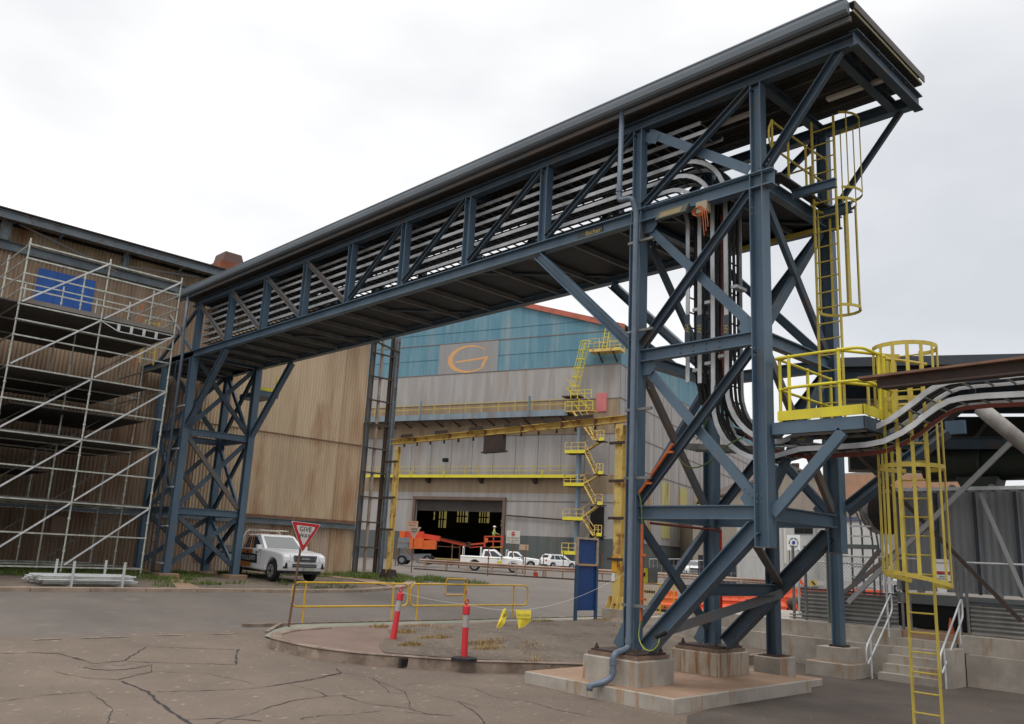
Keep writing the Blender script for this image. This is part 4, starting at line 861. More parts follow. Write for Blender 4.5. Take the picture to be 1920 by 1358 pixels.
MB().box(-18.31, -18.1, 22.62, 22.64, 2.0, 2.5).build('sticker', mat('amber_panel', (.75, .36, .02), rough=.6), t)
MB().box(-18.31, -18.18, 22.62, 22.64, 1.7, 1.95).build('sticker', WHITE, t)

# ------------------------------------------------------------------ scaffold
SX = [-29.2, -31.7, -34.1]; SY = [11.4, 8.93, 6.46, 4.0]
SCF = thing('scaffold', 'tall tube scaffold tower in front of the rusty corrugated building', 'scaffold', (-29.2, 8.9, .95))
def tubec(b, a, c, r=.026): return b.tube([a, c], r, 6)
LV = [1.33 + k for k in range(11)]
for i, x in enumerate(SX):
    for j, y in enumerate(SY):
        if j == 3 and i == 0: continue
        top_ = 11.5 if j < 3 else 9.5
        b = MB(); tubec(b, (x, y, 1.2), (x, y, top_), .027)
        z = 1.33
        while z < top_: b.tube([(x, y, z - .03), (x, y, z + .03)], .045, 6); z += .5
        S_ = b.build('standard', SCAFF, SCF); b = MB(); b.tube([(x, y, .93), (x, y, 1.2)], .018, 6); b.box(x - .07, x + .07, y - .07, y + .07, .93, .95); b.build('base_jack', GALVD, S_)
for i, x in enumerate(SX):
    for j in range(3):
        if i == 0 and j == 2: continue
        zs = LV[:9] + [8.83, 9.33] + [9.83, 10.33, 10.83, 11.3] if i == 0 else LV[:9:2] + [9.33] + ([10.33, 11.3] if i == 2 else [])
        for z in sorted(set(round(q, 2) for q in zs)): MB().bar((x + .03, SY[j], z), (x + .03, SY[j+1], z), .034, .045).build('ledger', SCAFF, SCF)
for j, y in enumerate(SY[:3]):
    for i in range(2):
        for z in ([1.33, 3.33, 5.33, 7.33, 8.33, 9.33, 9.83, 10.33, 10.83, 11.3] if j != 1 else [1.33, 3.33, 5.33, 7.33, 9.33]): MB().bar((SX[i], y, z), (SX[i+1], y, z), .034, .045).build('transom', SCAFF, SCF)
for k in range(5):
    for j in range(2):
        MB().bar((SX[0] + .06, SY[j+1] + .05, 1.4 + 2*k), (SX[0] + .06, SY[j] - .05, 3.3 + 2*k), .036, .05).build('diagonal_brace', GALV, SCF)
    if k < 4:
        for j in range(2): MB().bar((SX[1] + .06, SY[j+1] + .05, 1.4 + 2*k), (SX[1] + .06, SY[j] - .05, 3.3 + 2*k), .03, .03).build('diagonal_brace', GALVD, SCF)
DK = mat('scaffold_plank', (.10, .095, .085), (.07, .065, .06), rough=.8, scale=3)
for z, xa, xb, ya, yb in ((9.36, SX[0], -35.3, 3.0, 11.4), (7.36, SX[0] - .3, -35.3, 6.5, 10.9), (7.30, SX[0], -35.3, 3.0, 6.4), (5.36, SX[0], -35.3, 3.0, 11.3), (6.35, SX[0] - 1.2, -35.3, 7.0, 11.3), (3.36, SX[0] - .2, -35.3, 3.0, 11.2), (4.36, SX[1], -35.3, 3.0, 8.8)):  # planks carried past the back standards to the wall, deepened to shade it
    n = int(abs(xb - xa) / .24)
    for k in range(n):
        if k % 2 == 0:
            x = xa - .02 - .24 * k; b = MB(); b.box(x - .46, x, ya, yb, z, z + .045); b.build('plank_pair', DK, SCF)
for ya, yb in ((6.5, 8.9), (8.95, 11.38)): MB().box(SX[0] - .05, SX[0] - .02, ya, yb, 9.36, 9.55).build('toe_board', mat('grey_board', (.20, .18, .165), rough=.8), SCF)
b = MB(); b.bar((SX[0] + .05, 8.95, 9.3), (SX[0] + .05, 9.5, 9.08), .03, .03); b.bar((SX[0] + .05, 9.5, 9.08), (SX[0] + .05, 10.9, 9.08), .03, .03); b.bar((SX[0] + .05, 10.9, 9.08), (SX[0] + .05, 11.4, 9.3), .03, .03)
for k in range(4): b.bar((SX[0] + .05, 9.5 + .42*k, 9.08), (SX[0] + .05, 9.5 + .42*k, 9.33), .09, .04)
b.build('truss_transom', GALV, SCF)
for y in (10.1, 7.6): MB().bar((SX[2] + .2, y, 9.36), (SX[2] + .2, y, 11.2), .045, .045).build('guard_post', SCAFF, SCF)
# rack of stacked tubes
t = thing('tube_rack', 'steel rack of stacked spare scaffold tubes lying on the verge', 'tube rack', (-27.2, 9.4, .87))
for y in (8.35, 9.75):
    for x in (-27.75, -26.2): MB().bar((x, y, .86), (x, y, 1.62), .06, .05).build('upright', GALV, t)
    MB().bar((-27.75, y, .92), (-26.2, y, .92), .06, .06).build('cross_bar', GALV, t)
random.seed(11)
for r_ in range(5):
    for k in range(10):
        x = -27.62 + .145 * k + random.uniform(-.03, .03); a = random.uniform(-.28, .1)
        if r_ < 2 and k % 2: continue
        MB().tube([(x, 7.62 + a * .6, .99 + .05 * r_), (x, 10.2 + a * .7, .99 + .05 * r_)], .028, 6).build('scaffold_tube', GALV if (k + r_) % 4 else SCAFF, t)
# ------------------------------------------------------------------ big gabled shed in the distance (local frame: s along the front, d out from the wall, z up)
GU = Vector((-.9499, -.31256, 0)); GW = Vector((-.31256, .9499, 0)); GC = Vector((-65.98, 82.34, 0))
def gp(s_, d, z): return GC + GU * s_ - GW * d + Vector((0, 0, z))
def gs(s_, d, z): return GC + GW * s_ - GU * d + Vector((0, 0, z))      # side wall: s away from the corner, d out
def gbox(b, s0, s1, d0, d1, z0, z1, f=gp):
    V_ = [f(x, y, z) for z in (z0, z1) for y in (d0, d1) for x in (s0, s1)]
    return b.add(V_, [(0,2,3,1), (4,5,7,6), (0,1,5,4), (2,6,7,3), (0,4,6,2), (1,3,7,5)])
def shedmat(n, c1, c2, rust=(.22, .13, .08), **k): return mat(n, c1, c2, rough=.8, scale=1.1, stretch=(1, 1, .1), lo=.42, hi=.58, rust=rust, rust_lo=.55, rust_hi=.74, rust_scale=.5, rust_stretch=(1, 1, .14), **k)
TEAL = shedmat('faded_teal_sheet', (.10, .225, .29), (.14, .27, .33), rust=(.27, .32, .33)); GREY = shedmat('grey_sheet', (.37, .35, .335), (.315, .295, .28), rust=(.29, .23, .19)); BRN = shedmat('tan_sheet_band', (.33, .25, .16), (.27, .20, .13), rust=(.26, .16, .10)); DGR = shedmat('grey_green_sheet', (.10, .115, .11), (.085, .095, .092), rust=(.20, .145, .09))
GB = thing('gabled_shed', 'huge weathered teal and grey gabled shed across the yard', 'building', (GC.x, GC.y, 1))
def gable(s_): return 31.6 + .30 * (s_ if s_ < 23 else 46 - s_)
def band(name, z0, z1, m, s0=0, s1=46, f=gp, d=0):
    b = MB(); gbox(b, s0, s1, d - .3, d, z0, z1, f); return b.build(name, m, GB)
DS0, DS1, DZ = 15.8, 29.5, 9.2
for z0, z1, m in ((-.5, 4.8, DGR), (4.8, 9.2, GREY)):
    band('front_wall', z0, z1, m, 0, DS0); band('front_wall', z0, z1, m, DS1, 46)
band('front_wall', 9.2, 10.2, GREY); band('front_wall', 10.2, 12.6, BRN); band('front_wall', 12.6, 17.8, GREY); band('front_wall', 17.8, 22.3, BRN); band('front_wall', 22.3, 26.75, GREY)
b = MB(); b.prism([gp(0, 0, 26.75), gp(46, 0, 26.75), gp(46, 0, gable(46)), gp(23, 0, gable(23)), gp(0, 0, gable(0))], GW * .3); b.build('gable_wall', TEAL, GB)
for z in (9.2, 17.8, 22.3, 26.75, 31.2): b = MB(); gbox(b, -.02, 46, 0.001, .05, z - .06, z + .04); b.build('flashing', shedmat('rusty_flashing', (.17, .14, .12), (.2, .15, .12)), GB)
for z in (29.0, 32.8): b = MB(); gbox(b, 2 if z > 30 else 0, 44 if z > 30 else 46, 0.001, .04, z - .05, z); b.build('flashing', shedmat('teal_flashing', (.05, .15, .2), (.07, .18, .23)), GB)
# rust coloured barge board and green roof
b = MB(); b.prism([gp(-.6, .1, gable(0) - .5), gp(23, .1, gable(23) - .35), gp(23, .1, gable(23) + .35), gp(-.6, .1, gable(0) + .25)], -GW * .25); b.build('barge_board', mat('red_barge', (.46, .13, .09), (.30, .10, .05), rough=.8, scale=.6, lo=.45, hi=.6), GB)
b = MB(); b.prism([gp(-.6, .1, gable(0) + .26), gp(23, .1, gable(23) + .36), gp(46.6, .1, gable(46) + .26), gp(46.6, .1, gable(46) + .16), gp(23, .1, gable(23) + .26), gp(-.6, .1, gable(0) + .16)], GW * 110); b.build('roof', mat('green_roof', (.10, .16, .15), rough=.8), GB)
b = MB(); b.prism([gp(12, -12, gable(12) + .5), gp(23, -12, gable(23) + 4), gp(34, -12, gable(34) + .5)], GW * 80); b.build('ridge_vent', MATS['green_roof'], GB)
# side wall
YP = shedmat('pale_yellow_sheet', (.46, .42, .16), (.42, .38, .17))
for z0, z1, m in ((-.5, 4.6, DGR), (4.6, 26.75, GREY), (26.75, 31.5, TEAL)): band('side_wall', z0, z1, m, .02, 112, gs)
for z in (9.4, 14.0, 18.2, 22.4, 26.75, 4.6): b = MB(); gbox(b, 0, 112, 0.001, .05, z - .06, z + .05, gs); b.build('flashing', MATS['rusty_flashing'], GB)
for k in range(9): b = MB(); gbox(b, 17.5 + 8.7 * k, 21.4 + 8.7 * k + .1 * k, .01, .06, 5.6, 13.5, gs); b.build('translucent_panel', YP, GB)
for s0, s1 in ((9.5, 13.2), (55, 60), (75, 80)): b = MB(); gbox(b, s0, s1, .01, .05, 5.6, 13.6, gs); b.build('rusty_panel', BRN, GB)
for k in range(28): b = MB(); gbox(b, 4 * k + 2, 4 * k + 2.05, .002, .03, 4.7, 26.6, gs); b.build('sheet_joint', MATS['rusty_flashing'], GB)
for k in range(14): b = MB(); gbox(b, 3.3 * k + 1.2, 3.3 * k + 1.25, .002, .03, 12.7, 17.7); b.build('sheet_joint', MATS['rusty_flashing'], GB)
# painted logo panel
LG = MB(); gbox(LG, 17.8, 27.4, .01, .05, 26.75, 31.1); LP = LG.build('logo_panel', shedmat('logo_grey', (.29, .285, .28), (.27, .26, .25), rust=(.27, .24, .22)), GB)
OR = mat('faded_orange', (.66, .36, .15), (.58, .31, .15), rough=.8, scale=1)
b = MB(); cxs, cz = 22.55, 28.75; outer = []; inner = []
for i in range(41):
    a = R(38 + (322 - 38) * i / 40); outer.append((cxs - 3.35 * math.cos(a), cz + 1.98 * math.sin(a)))
for i in range(41):
    a = R(34 + (318 - 34) * i / 40); inner.append((cxs - .32 - 2.85 * math.cos(a), cz + .02 + 1.72 * math.sin(a)))
V_ = [gp(p[0], .06, p[1]) for p in outer] + [gp(p[0], .06, p[1]) for p in inner]
b.add(V_, [(i, i+1, 42+i, 41+i) for i in range(40)])
b.add([gp(s_, .06, z) for s_, z in ((24.6, 28.28), (24.5, 28.52), (19.25, 28.98), (19.45, 28.62))], [(0, 1, 2, 3)])
b.add([gp(s_, .065, z) for s_, z in ((19.25, 28.98), (19.75, 28.9), (20.45, 27.7), (20.0, 27.5))], [(0, 1, 2, 3)])
b.build('logo', OR, LP)
# roller door: frame, dark hall behind, half raised shutter, lit panes at the far wall
b = MB(); gbox(b, DS0 - .4, DS0, 0.01, .35, .5, 9.6); gbox(b, DS1, DS1 + .4, .01, .35, .5, 9.6); gbox(b, DS0 - .4, DS1 + .4, .02, .4, 9.2, 9.6); FRM = b.build('door_frame', shedmat('door_frame_brown', (.16, .11, .08), (.13, .09, .07)), GB)
n = 26; V_ = []
for i in range(n * 2 + 1): z = 7.7 + (9.25 - 7.7) * i / (n * 2); V_ += [gp(DS0, -.2 - (.06 if i % 2 else 0), z), gp(DS1, -.2 - (.06 if i % 2 else 0), z)]
MB().add(V_, [(2*i, 2*i+1, 2*i+3, 2*i+2) for i in range(n * 2)]).build('roller_shutter', mat('shutter', (.16, .14, .13), (.12, .11, .10), rough=.6, scale=.5), GB)
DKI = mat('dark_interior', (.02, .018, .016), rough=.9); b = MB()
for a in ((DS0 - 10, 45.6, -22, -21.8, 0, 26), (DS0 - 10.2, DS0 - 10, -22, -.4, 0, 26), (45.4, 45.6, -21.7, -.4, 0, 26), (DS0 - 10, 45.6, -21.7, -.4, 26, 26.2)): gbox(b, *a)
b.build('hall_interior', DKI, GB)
LITW = mat('lit_translucent', (.45, .38, .13), rough=.6, emit=.3)  # weak emission stands in for daylight coming through the panes
def onG(u, v, d=0): p0 = GC - GW * d; dr = ray(u, v); t_ = ((p0 - O).dot(GW)) / dr.dot(GW); q = O + dr * t_ - GC; return q.dot(GU), q.z
for u0, v0, u1, v1, m in ((825, 959, 836, 990, 2), (859, 957, 877, 980, 3), (900, 960, 917, 981, 3), (812, 960, 815, 975, 1), (938, 975, 941, 987, 1)):
    (s1, z1), (s0, z0) = onG(u0, v0, -20), onG(u1, v1, -20); b = MB(); gbox(b, s0, s1, -20, -19.8, z0, z1); wdw = b.build('window', LITW, GB)
    for k in range(m): b = MB(); gbox(b, s0 + (s1 - s0) * (k + 1) / (m + 1) - .08, s0 + (s1 - s0) * (k + 1) / (m + 1) + .08, -19.79, -19.6, z0, z1); b.build('window_bar', DKI, wdw)
    b = MB(); gbox(b, s0, s1, -19.79, -19.6, (z0 + z1) / 2 - .1, (z0 + z1) / 2 + .1); b.build('window_bar', DKI, wdw)
b = MB(); gbox(b, 1.7, 3.1, .01, .12, 20.6, 23.0); b.build('door', mat('pink_door', (.60, .19, .19), (.52, .16, .16), rough=.7, scale=.6), GB)
b = MB(); gbox(b, 1.7, 3.5, .01, .1, 4.7, 8.7); b.build('door', DKI, GB)
# horizontal pipe and sloping cable on the wall
b = MB(); b.tube([gp(DS0 - .6, .25, 7.3), gp(6.2, .25, 6.9)], .09, 6); b.build('wall_pipe', RUSTD, GB)
def grail(t, z, s0, s1, d, m, n_, h=1.15):
    k = n_
    for i in range(k + 1): s_ = s0 + (s1 - s0) * i / k; MB().bar(gp(s_, d, z), gp(s_, d, z + h), .07, .07).build('railing_post', m, t)
    for hh in (h, h * .55): MB().bar(gp(s0, d, z + hh), gp(s1, d, z + hh), .06, .07).build('handrail', m, t)
# walkways
t = thing('walkway', 'bright yellow railed walkway on the shed just above the roller door', 'walkway', tuple(gp(20, .6, 12.1)))
b = MB(); gbox(b, 4.8, 38, .02, 1.1, 12.15, 12.2); b.build('deck', RUSTD, t); b = MB(); gbox(b, 4.8, 38, 1.1, 1.16, 12.1, 12.5); b.build('kick_plate', YELB, t)
grail(t, 12.3, 4.8, 38, 1.1, YEL, 16, 1.3)
for s_ in (11, 19, 27.4, 34.5): b = MB(); b.prism([gp(s_, .05, 12.1), gp(s_, 1.1, 12.1), gp(s_, .05, 11.4)], GU * .5); b.build('bracket', RUSTD, t)
for s_ in (9.8, 24.6, 30): b = MB(); b.bar(gp(s_, 1.18, 12.1), gp(s_, 1.18, 13.0), .15, .1); b.build('stanchion', YELB, t)
lt = thing('floodlight', 'small floodlight on a yellow post above the shed walkway', 'floodlight', tuple(gp(24.4, 1.15, 12.5)))
b = MB(); b.bar(gp(24.4, 1.2, 12.6), gp(24.4, 1.2, 14.2), .07, .07); b.build('post', YEL, lt); b = MB(); gbox(b, 24.1, 24.8, 1.0, 1.5, 14.2, 14.7); b.build('lamp_head', BLACK, lt)
t = thing('walkway', 'upper grey gantry walkway with thin yellow rails high on the shed front', 'walkway', tuple(gp(20, 1, 20.2)))
b = MB(); gbox(b, 6.2, 44, 1.9, 2.1, 19.9, 20.7); b.build('edge_beam', shedmat('pale_blue_beam', (.22, .27, .30), (.18, .22, .25)), t); b = MB(); gbox(b, 6.2, 44, .02, 1.89, 20.2, 20.35); b.build('deck', RUSTD, t)
for k in range(14): s_ = 7 + 2.7 * k; b = MB(); b.bar(gp(s_, .1, 19.2), gp(s_ + .6, 1.9, 20.1), .16, .16); b.bar(gp(s_, 1.8, 19.6), gp(s_ + 2.4, 1.8, 19.6), .12, .14); b.build('bracket', RUSTD, t)
grail(t, 20.7, 6.2, 44, 2.0, YEL, 15, 1.3)
for s_ in (11.6, 28.5): b = MB(); b.bar(gp(s_, 2.15, 20.0), gp(s_, 2.15, 22.6), .3, .15); b.build('stanchion', MATS['pale_blue_beam'], t)
# zigzag stairs
ST = thing('stair_tower', 'zigzag rusty yellow stairway climbing the right end of the shed front', 'stairs', tuple(gp(4, 1.5, 1)))
b = MB(); b.bar(gp(4.6, 1.6, .9), gp(4.6, 1.6, 20.5), .55, .4); b.build('post', mat('stair_post_blue', (.17, .23, .28), rough=.6), ST)
Lz = [2.7, 6.8, 10.95, 15.0, 19.0]; Rz = [5.0, 8.7, 12.4, 16.5]
for i, z in enumerate(Lz[:4]):
    s0, s1 = (3.4, 6.1); b = MB(); gbox(b, s0, s1, .9, 2.6, z - .02, z + .06); b.build('landing', RUSTD, ST); b = MB(); gbox(b, s0, s1, 2.6, 2.66, z, z + .42); b.build('kick_plate', YELB, ST); grail(ST, z + .1, s0, s1, 2.62, YELR, 3, 1.25)
    b = MB(); gbox(b, s1, s1 + .06, .9, 2.6, z, z + .35); b.build('kick_plate', YELB, ST)
for z in Rz:
    b = MB(); gbox(b, 1.0, 2.2, .9, 2.6, z - .02, z + .06); b.build('landing', RUSTD, ST); b = MB(); gbox(b, .95, 1.6, 2.6, 2.66, z, z + .4); b.build('kick_plate', YELB, ST); grail(ST, z + .1, 1.0, 1.9, 2.5, YELR, 2, 1.2)
def flight(sa, za, sb, zb_, d0, d1, m):
    for d in (d0, d1): b = MB(); b.bar(gp(sa, d, za), gp(sb, d, zb_), .06, .2); b.build('stringer', m, ST)
    n_ = 9; b = MB()
    for k in range(n_): f_ = (k + .5) / n_; s_, z = sa + (sb - sa) * f_, za + (zb_ - za) * f_; gbox(b, s_ - .12, s_ + .12, min(d0, d1), max(d0, d1), z - .03, z + .03)
    b.build('tread', RUST, ST); b = MB(); b.bar(gp(sa, d1, za + 1.1), gp(sb, d1, zb_ + 1.1), .06, .07); b.build('handrail', YELR, ST)
for a, c in zip(Lz[1:], Rz): flight(3.4, a + .1, 2.0, c - 0 if False else c + .0, 1.9, 2.55, YELR)
for a, c in zip(Lz, Rz): flight(4.4, a + .1, 2.0, c, .95, 1.6, YELR)
b = MB(); gbox(b, 2.6, 6.4, .8, 2.4, 20.3, 20.42); b.build('landing', YELR, ST); grail(ST, 20.4, 2.6, 6.4, 2.4, YELB, 4, 1.2); flight(5.2, 20.3, 2.3, 16.6, 1.9, 2.55, YELR); flight(6.6, 23.6, 3.2, 20.6, 1.2, 1.9, YEL)
b = MB(); gbox(b, 4.6, 7.0, .6, 2.2, 22.3, 22.42); b.build('landing', RUSTD, ST); grail(ST, 22.0, 2.8, 5.6, 2.5, YELB, 3, 1.0)
t = thing('caged_ladder', 'slanting yellow caged ladder on the teal gable of the shed', 'ladder', tuple(gp(5.5, .8, 22.4)))
A, B_ = Vector(gp(5.9, 1.0, 22.2)), Vector(gp(4.2, 1.0, 29.6)); sd = GU
for o in (-.35, .35): MB().bar(A + sd * o, B_ + sd * o, .08, .08).build('stile', YELB, t)
for k in range(18): p = A.lerp(B_, (k + .5) / 18); MB().bar(p - sd * .35, p + sd * .35, .05, .05).build('rung', YELB, t)
for o in (-.62, -.2, .2, .62): MB().bar(A.lerp(B_, .2) + sd * o - GW * (.9 - abs(o) * .5), B_ + sd * o - GW * (.9 - abs(o) * .5), .06, .06).build('strap', YELB, t)
for k in range(6):
    p = A.lerp(B_, .2 + .16 * k); b = MB(); P = [p + sd * (.65 * math.sin(R(a))) - GW * (.35 + .6 * math.cos(R(a))) for a in (-110, -60, -20, 20, 60, 110)]
    for a, c in zip(P, P[1:]): b.bar(a, c, .08, .1)
    b.build('hoop', YELB, t)
t = thing('platform', 'rusty yellow balcony under the eave at the shed corner', 'platform', tuple(gp(1.5, 1, 28)))
b = MB(); gbox(b, -.7, 3.5, .3, 2.0, 28.0, 28.4); b.build('deck', YELR, t); grail(t, 28.4, -.7, 3.5, 2.0, YELR, 3, 1.3); grail(t, 28.4, -.7, 3.5, .4, YEL, 3, 1.3)
for s_ in (.4, 2.4): MB().bar(gp(s_, .0, 27.0), gp(s_, 1.6, 28.0), .15, .15).build('bracket', RUSTD, t)
t = thing('ladder', 'short yellow ladder from the corner balcony up to the shed roof', 'ladder', tuple(gp(1.8, .6, 28.4)))
for s_ in (1.7, 2.3): MB().bar(gp(s_, .6, 28.4), gp(s_ - .4, .3, 32.2), .09, .09).build('stile', YELB, t)
for k in range(9): f_ = (k + .5) / 9; MB().bar(gp(1.7 - .4 * f_, .6 - .3 * f_, 28.4 + 3.8 * f_), gp(2.3 - .4 * f_, .6 - .3 * f_, 28.4 + 3.8 * f_), .05, .05).build('rung', YELB, t)
# ------------------------------------------------------------------ vehicles (built round the origin, nose to +x, then placed)
TYRE = mat('tyre', (.02, .02, .02), rough=.85); RIM = mat('rim_steel', (.45, .45, .46), rough=.35, metal=.6); GLASS = mat('dark_glass', (.03, .04, .045), rough=.08, spec=.8); CARW = mat('car_white', (.86, .86, .86), (.80, .80, .80), rough=.22, scale=2); TRIM = mat('black_trim', (.02, .02, .022), rough=.6); CHROME = mat('chrome', (.6, .6, .62), rough=.2, metal=.9)
LAMPC = mat('headlamp_clear', (.30, .32, .34), rough=.12); LAMPR = mat('tail_lamp', (.45, .015, .01), rough=.25)
def shell(t, sil, w, mats, name, rnd=.07, zmat=None):
    """silhouette polygon in xz, swept across y with softened edges"""
    n = len(sil); P = [Vector((x, 0, z)) for x, z in sil]; cen = sum(P, Vector()) / n
    area = sum(P[i].x * P[(i+1) % n].z - P[(i+1) % n].x * P[i].z for i in range(n)); sg = 1 if area > 0 else -1
    def shrunk(k):
        o = []
        for i in range(n):
            a = (P[i] - P[i-1]).normalized(); c = (P[(i+1) % n] - P[i]).normalized(); nn = (Vector((-a.z, 0, a.x)) + Vector((-c.z, 0, c.x)));
            nn = nn.normalized() if nn.length > 1e-4 else Vector(); o.append(P[i] + nn * k * sg)
        return o
    rows = []
    for y, k in ((-w, rnd), (-w + rnd * .35, rnd * .35), (-w + rnd, 0), (w - rnd, 0), (w - rnd * .35, rnd * .35), (w, rnd)): rows.append([(p.x, y, p.z) for p in shrunk(k)])
    b = MB(); b.add([p for r_ in rows for p in r_], [(j*n+i, j*n+(i+1) % n, (j+1)*n+(i+1) % n, (j+1)*n+i) for j in range(5) for i in range(n)] + [tuple(range(n)), tuple(range(5*n, 6*n))[::-1]])
    o = b.build(name, mats, t); return o
def patch(c, u0, u1, v0, v1, off, n, b):
    """bilinear patch on quad c (4 corners), proud by off along n"""
    c = [Vector(p) for p in c]; f = lambda u, v: (c[0] * (1-u) + c[1] * u) * (1-v) + (c[3] * (1-u) + c[2] * u) * v + Vector(n) * off
    return b.add([f(u0, v0), f(u1, v0), f(u1, v1), f(u0, v1)], [(0, 1, 2, 3)])
def wheel(t, x, y, r, out, w_=.24):
    b = MB(); b.tube([(x, y - w_/2, r), (x, y - w_/2 + .03, r), (x, y + w_/2 - .03, r), (x, y + w_/2, r)], [r - .03, r, r, r - .03], 24); wo = b.build('wheel', TYRE, t, smooth=False)
    yo = y + out * w_/2; b = MB(); b.tube([(x, yo - out*.02, r), (x, yo + out*.012, r)], r * .62, 20); b.build('rim', RIM, wo)
    b = MB(); b.tube([(x, yo, r), (x, yo + out*.02, r)], r * .2, 12)
    b.build('hub_cap', TRIM, wo); b = MB()
    for k in range(6): a = k * math.pi / 3; b.tube([(x + r*.42*math.cos(a), yo, r + r*.42*math.sin(a)), (x + r*.42*math.cos(a), yo + out*.016, r + r*.42*math.sin(a))], r*.09, 6)
    b.build('rim_hole', TRIM, wo)
def arch(cx, r, z0, n=8): return [(cx - r * math.cos(math.pi * i / n), z0 + r * math.sin(math.pi * i / n)) for i in range(n + 1)]
def cabin(t, xb, xr, W0, W1, z0, z1, mats, pillars, name='cab'):
    """xb=(rear, front) at the belt, xr=(rear, front) at the roof"""
    b = MB(); lo = [(xb[0], -W0, z0), (xb[1], -W0, z0), (xb[1], W0, z0), (xb[0], W0, z0)]
    m_ = [(xr[0] - .02, -W1 - .02, z1 - .05), (xr[1] + .04, -W1 - .02, z1 - .05), (xr[1] + .04, W1 + .02, z1 - .05), (xr[0] - .02, W1 + .02, z1 - .05)]
    hi = [(xr[0] + .08, -W1 + .1, z1), (xr[1] - .1, -W1 + .1, z1), (xr[1] - .1, W1 - .1, z1), (xr[0] + .08, W1 - .1, z1)]
    V_ = lo + m_ + hi; b.add(V_, [(k, (k+1) % 4, 4+(k+1) % 4, 4+k) for k in range(4)] + [(4+k, 4+(k+1) % 4, 8+(k+1) % 4, 8+k) for k in range(4)] + [(8, 9, 10, 11)])
    o = b.build(name, mats, t)
    g_ = MB(); patch([m_[1], m_[2], lo[2], lo[1]], .07, .93, .07, .9, .008, (.8, 0, .5), g_); g_.build('windscreen', GLASS, t)
    g_ = MB(); patch([m_[3], m_[0], lo[0], lo[3]], .1, .9, .1, .62, .008, (-1, 0, .2), g_); g_.build('rear_window', GLASS, t)
    for sgn, q in ((-1, [m_[0], m_[1], lo[1], lo[0]]), (1, [m_[3], m_[2], lo[2], lo[3]])):
        for a, c, slant in pillars:
            g_ = MB(); Q = [Vector(p) for p in q]; f = lambda u, v: (Q[0]*(1-u) + Q[1]*u)*(1-v) + (Q[3]*(1-u) + Q[2]*u)*v + Vector((0, sgn*.008, .002))
            g_.add([f(a + slant[0], .12), f(c - slant[1], .12), f(c, .93), f(a, .93)], [(0, 1, 2, 3)]); g_.build('side_window', GLASS, t)
    return o
def mirror(t, x, y, z, m):
    s_ = 1 if y > 0 else -1; b = MB(); b.box(x - .07, x + .05, y, y + s_*.2, z, z + .17) if s_ > 0 else b.box(x - .07, x + .05, y - .2, y, z, z + .17); b.build('mirror', m, t)
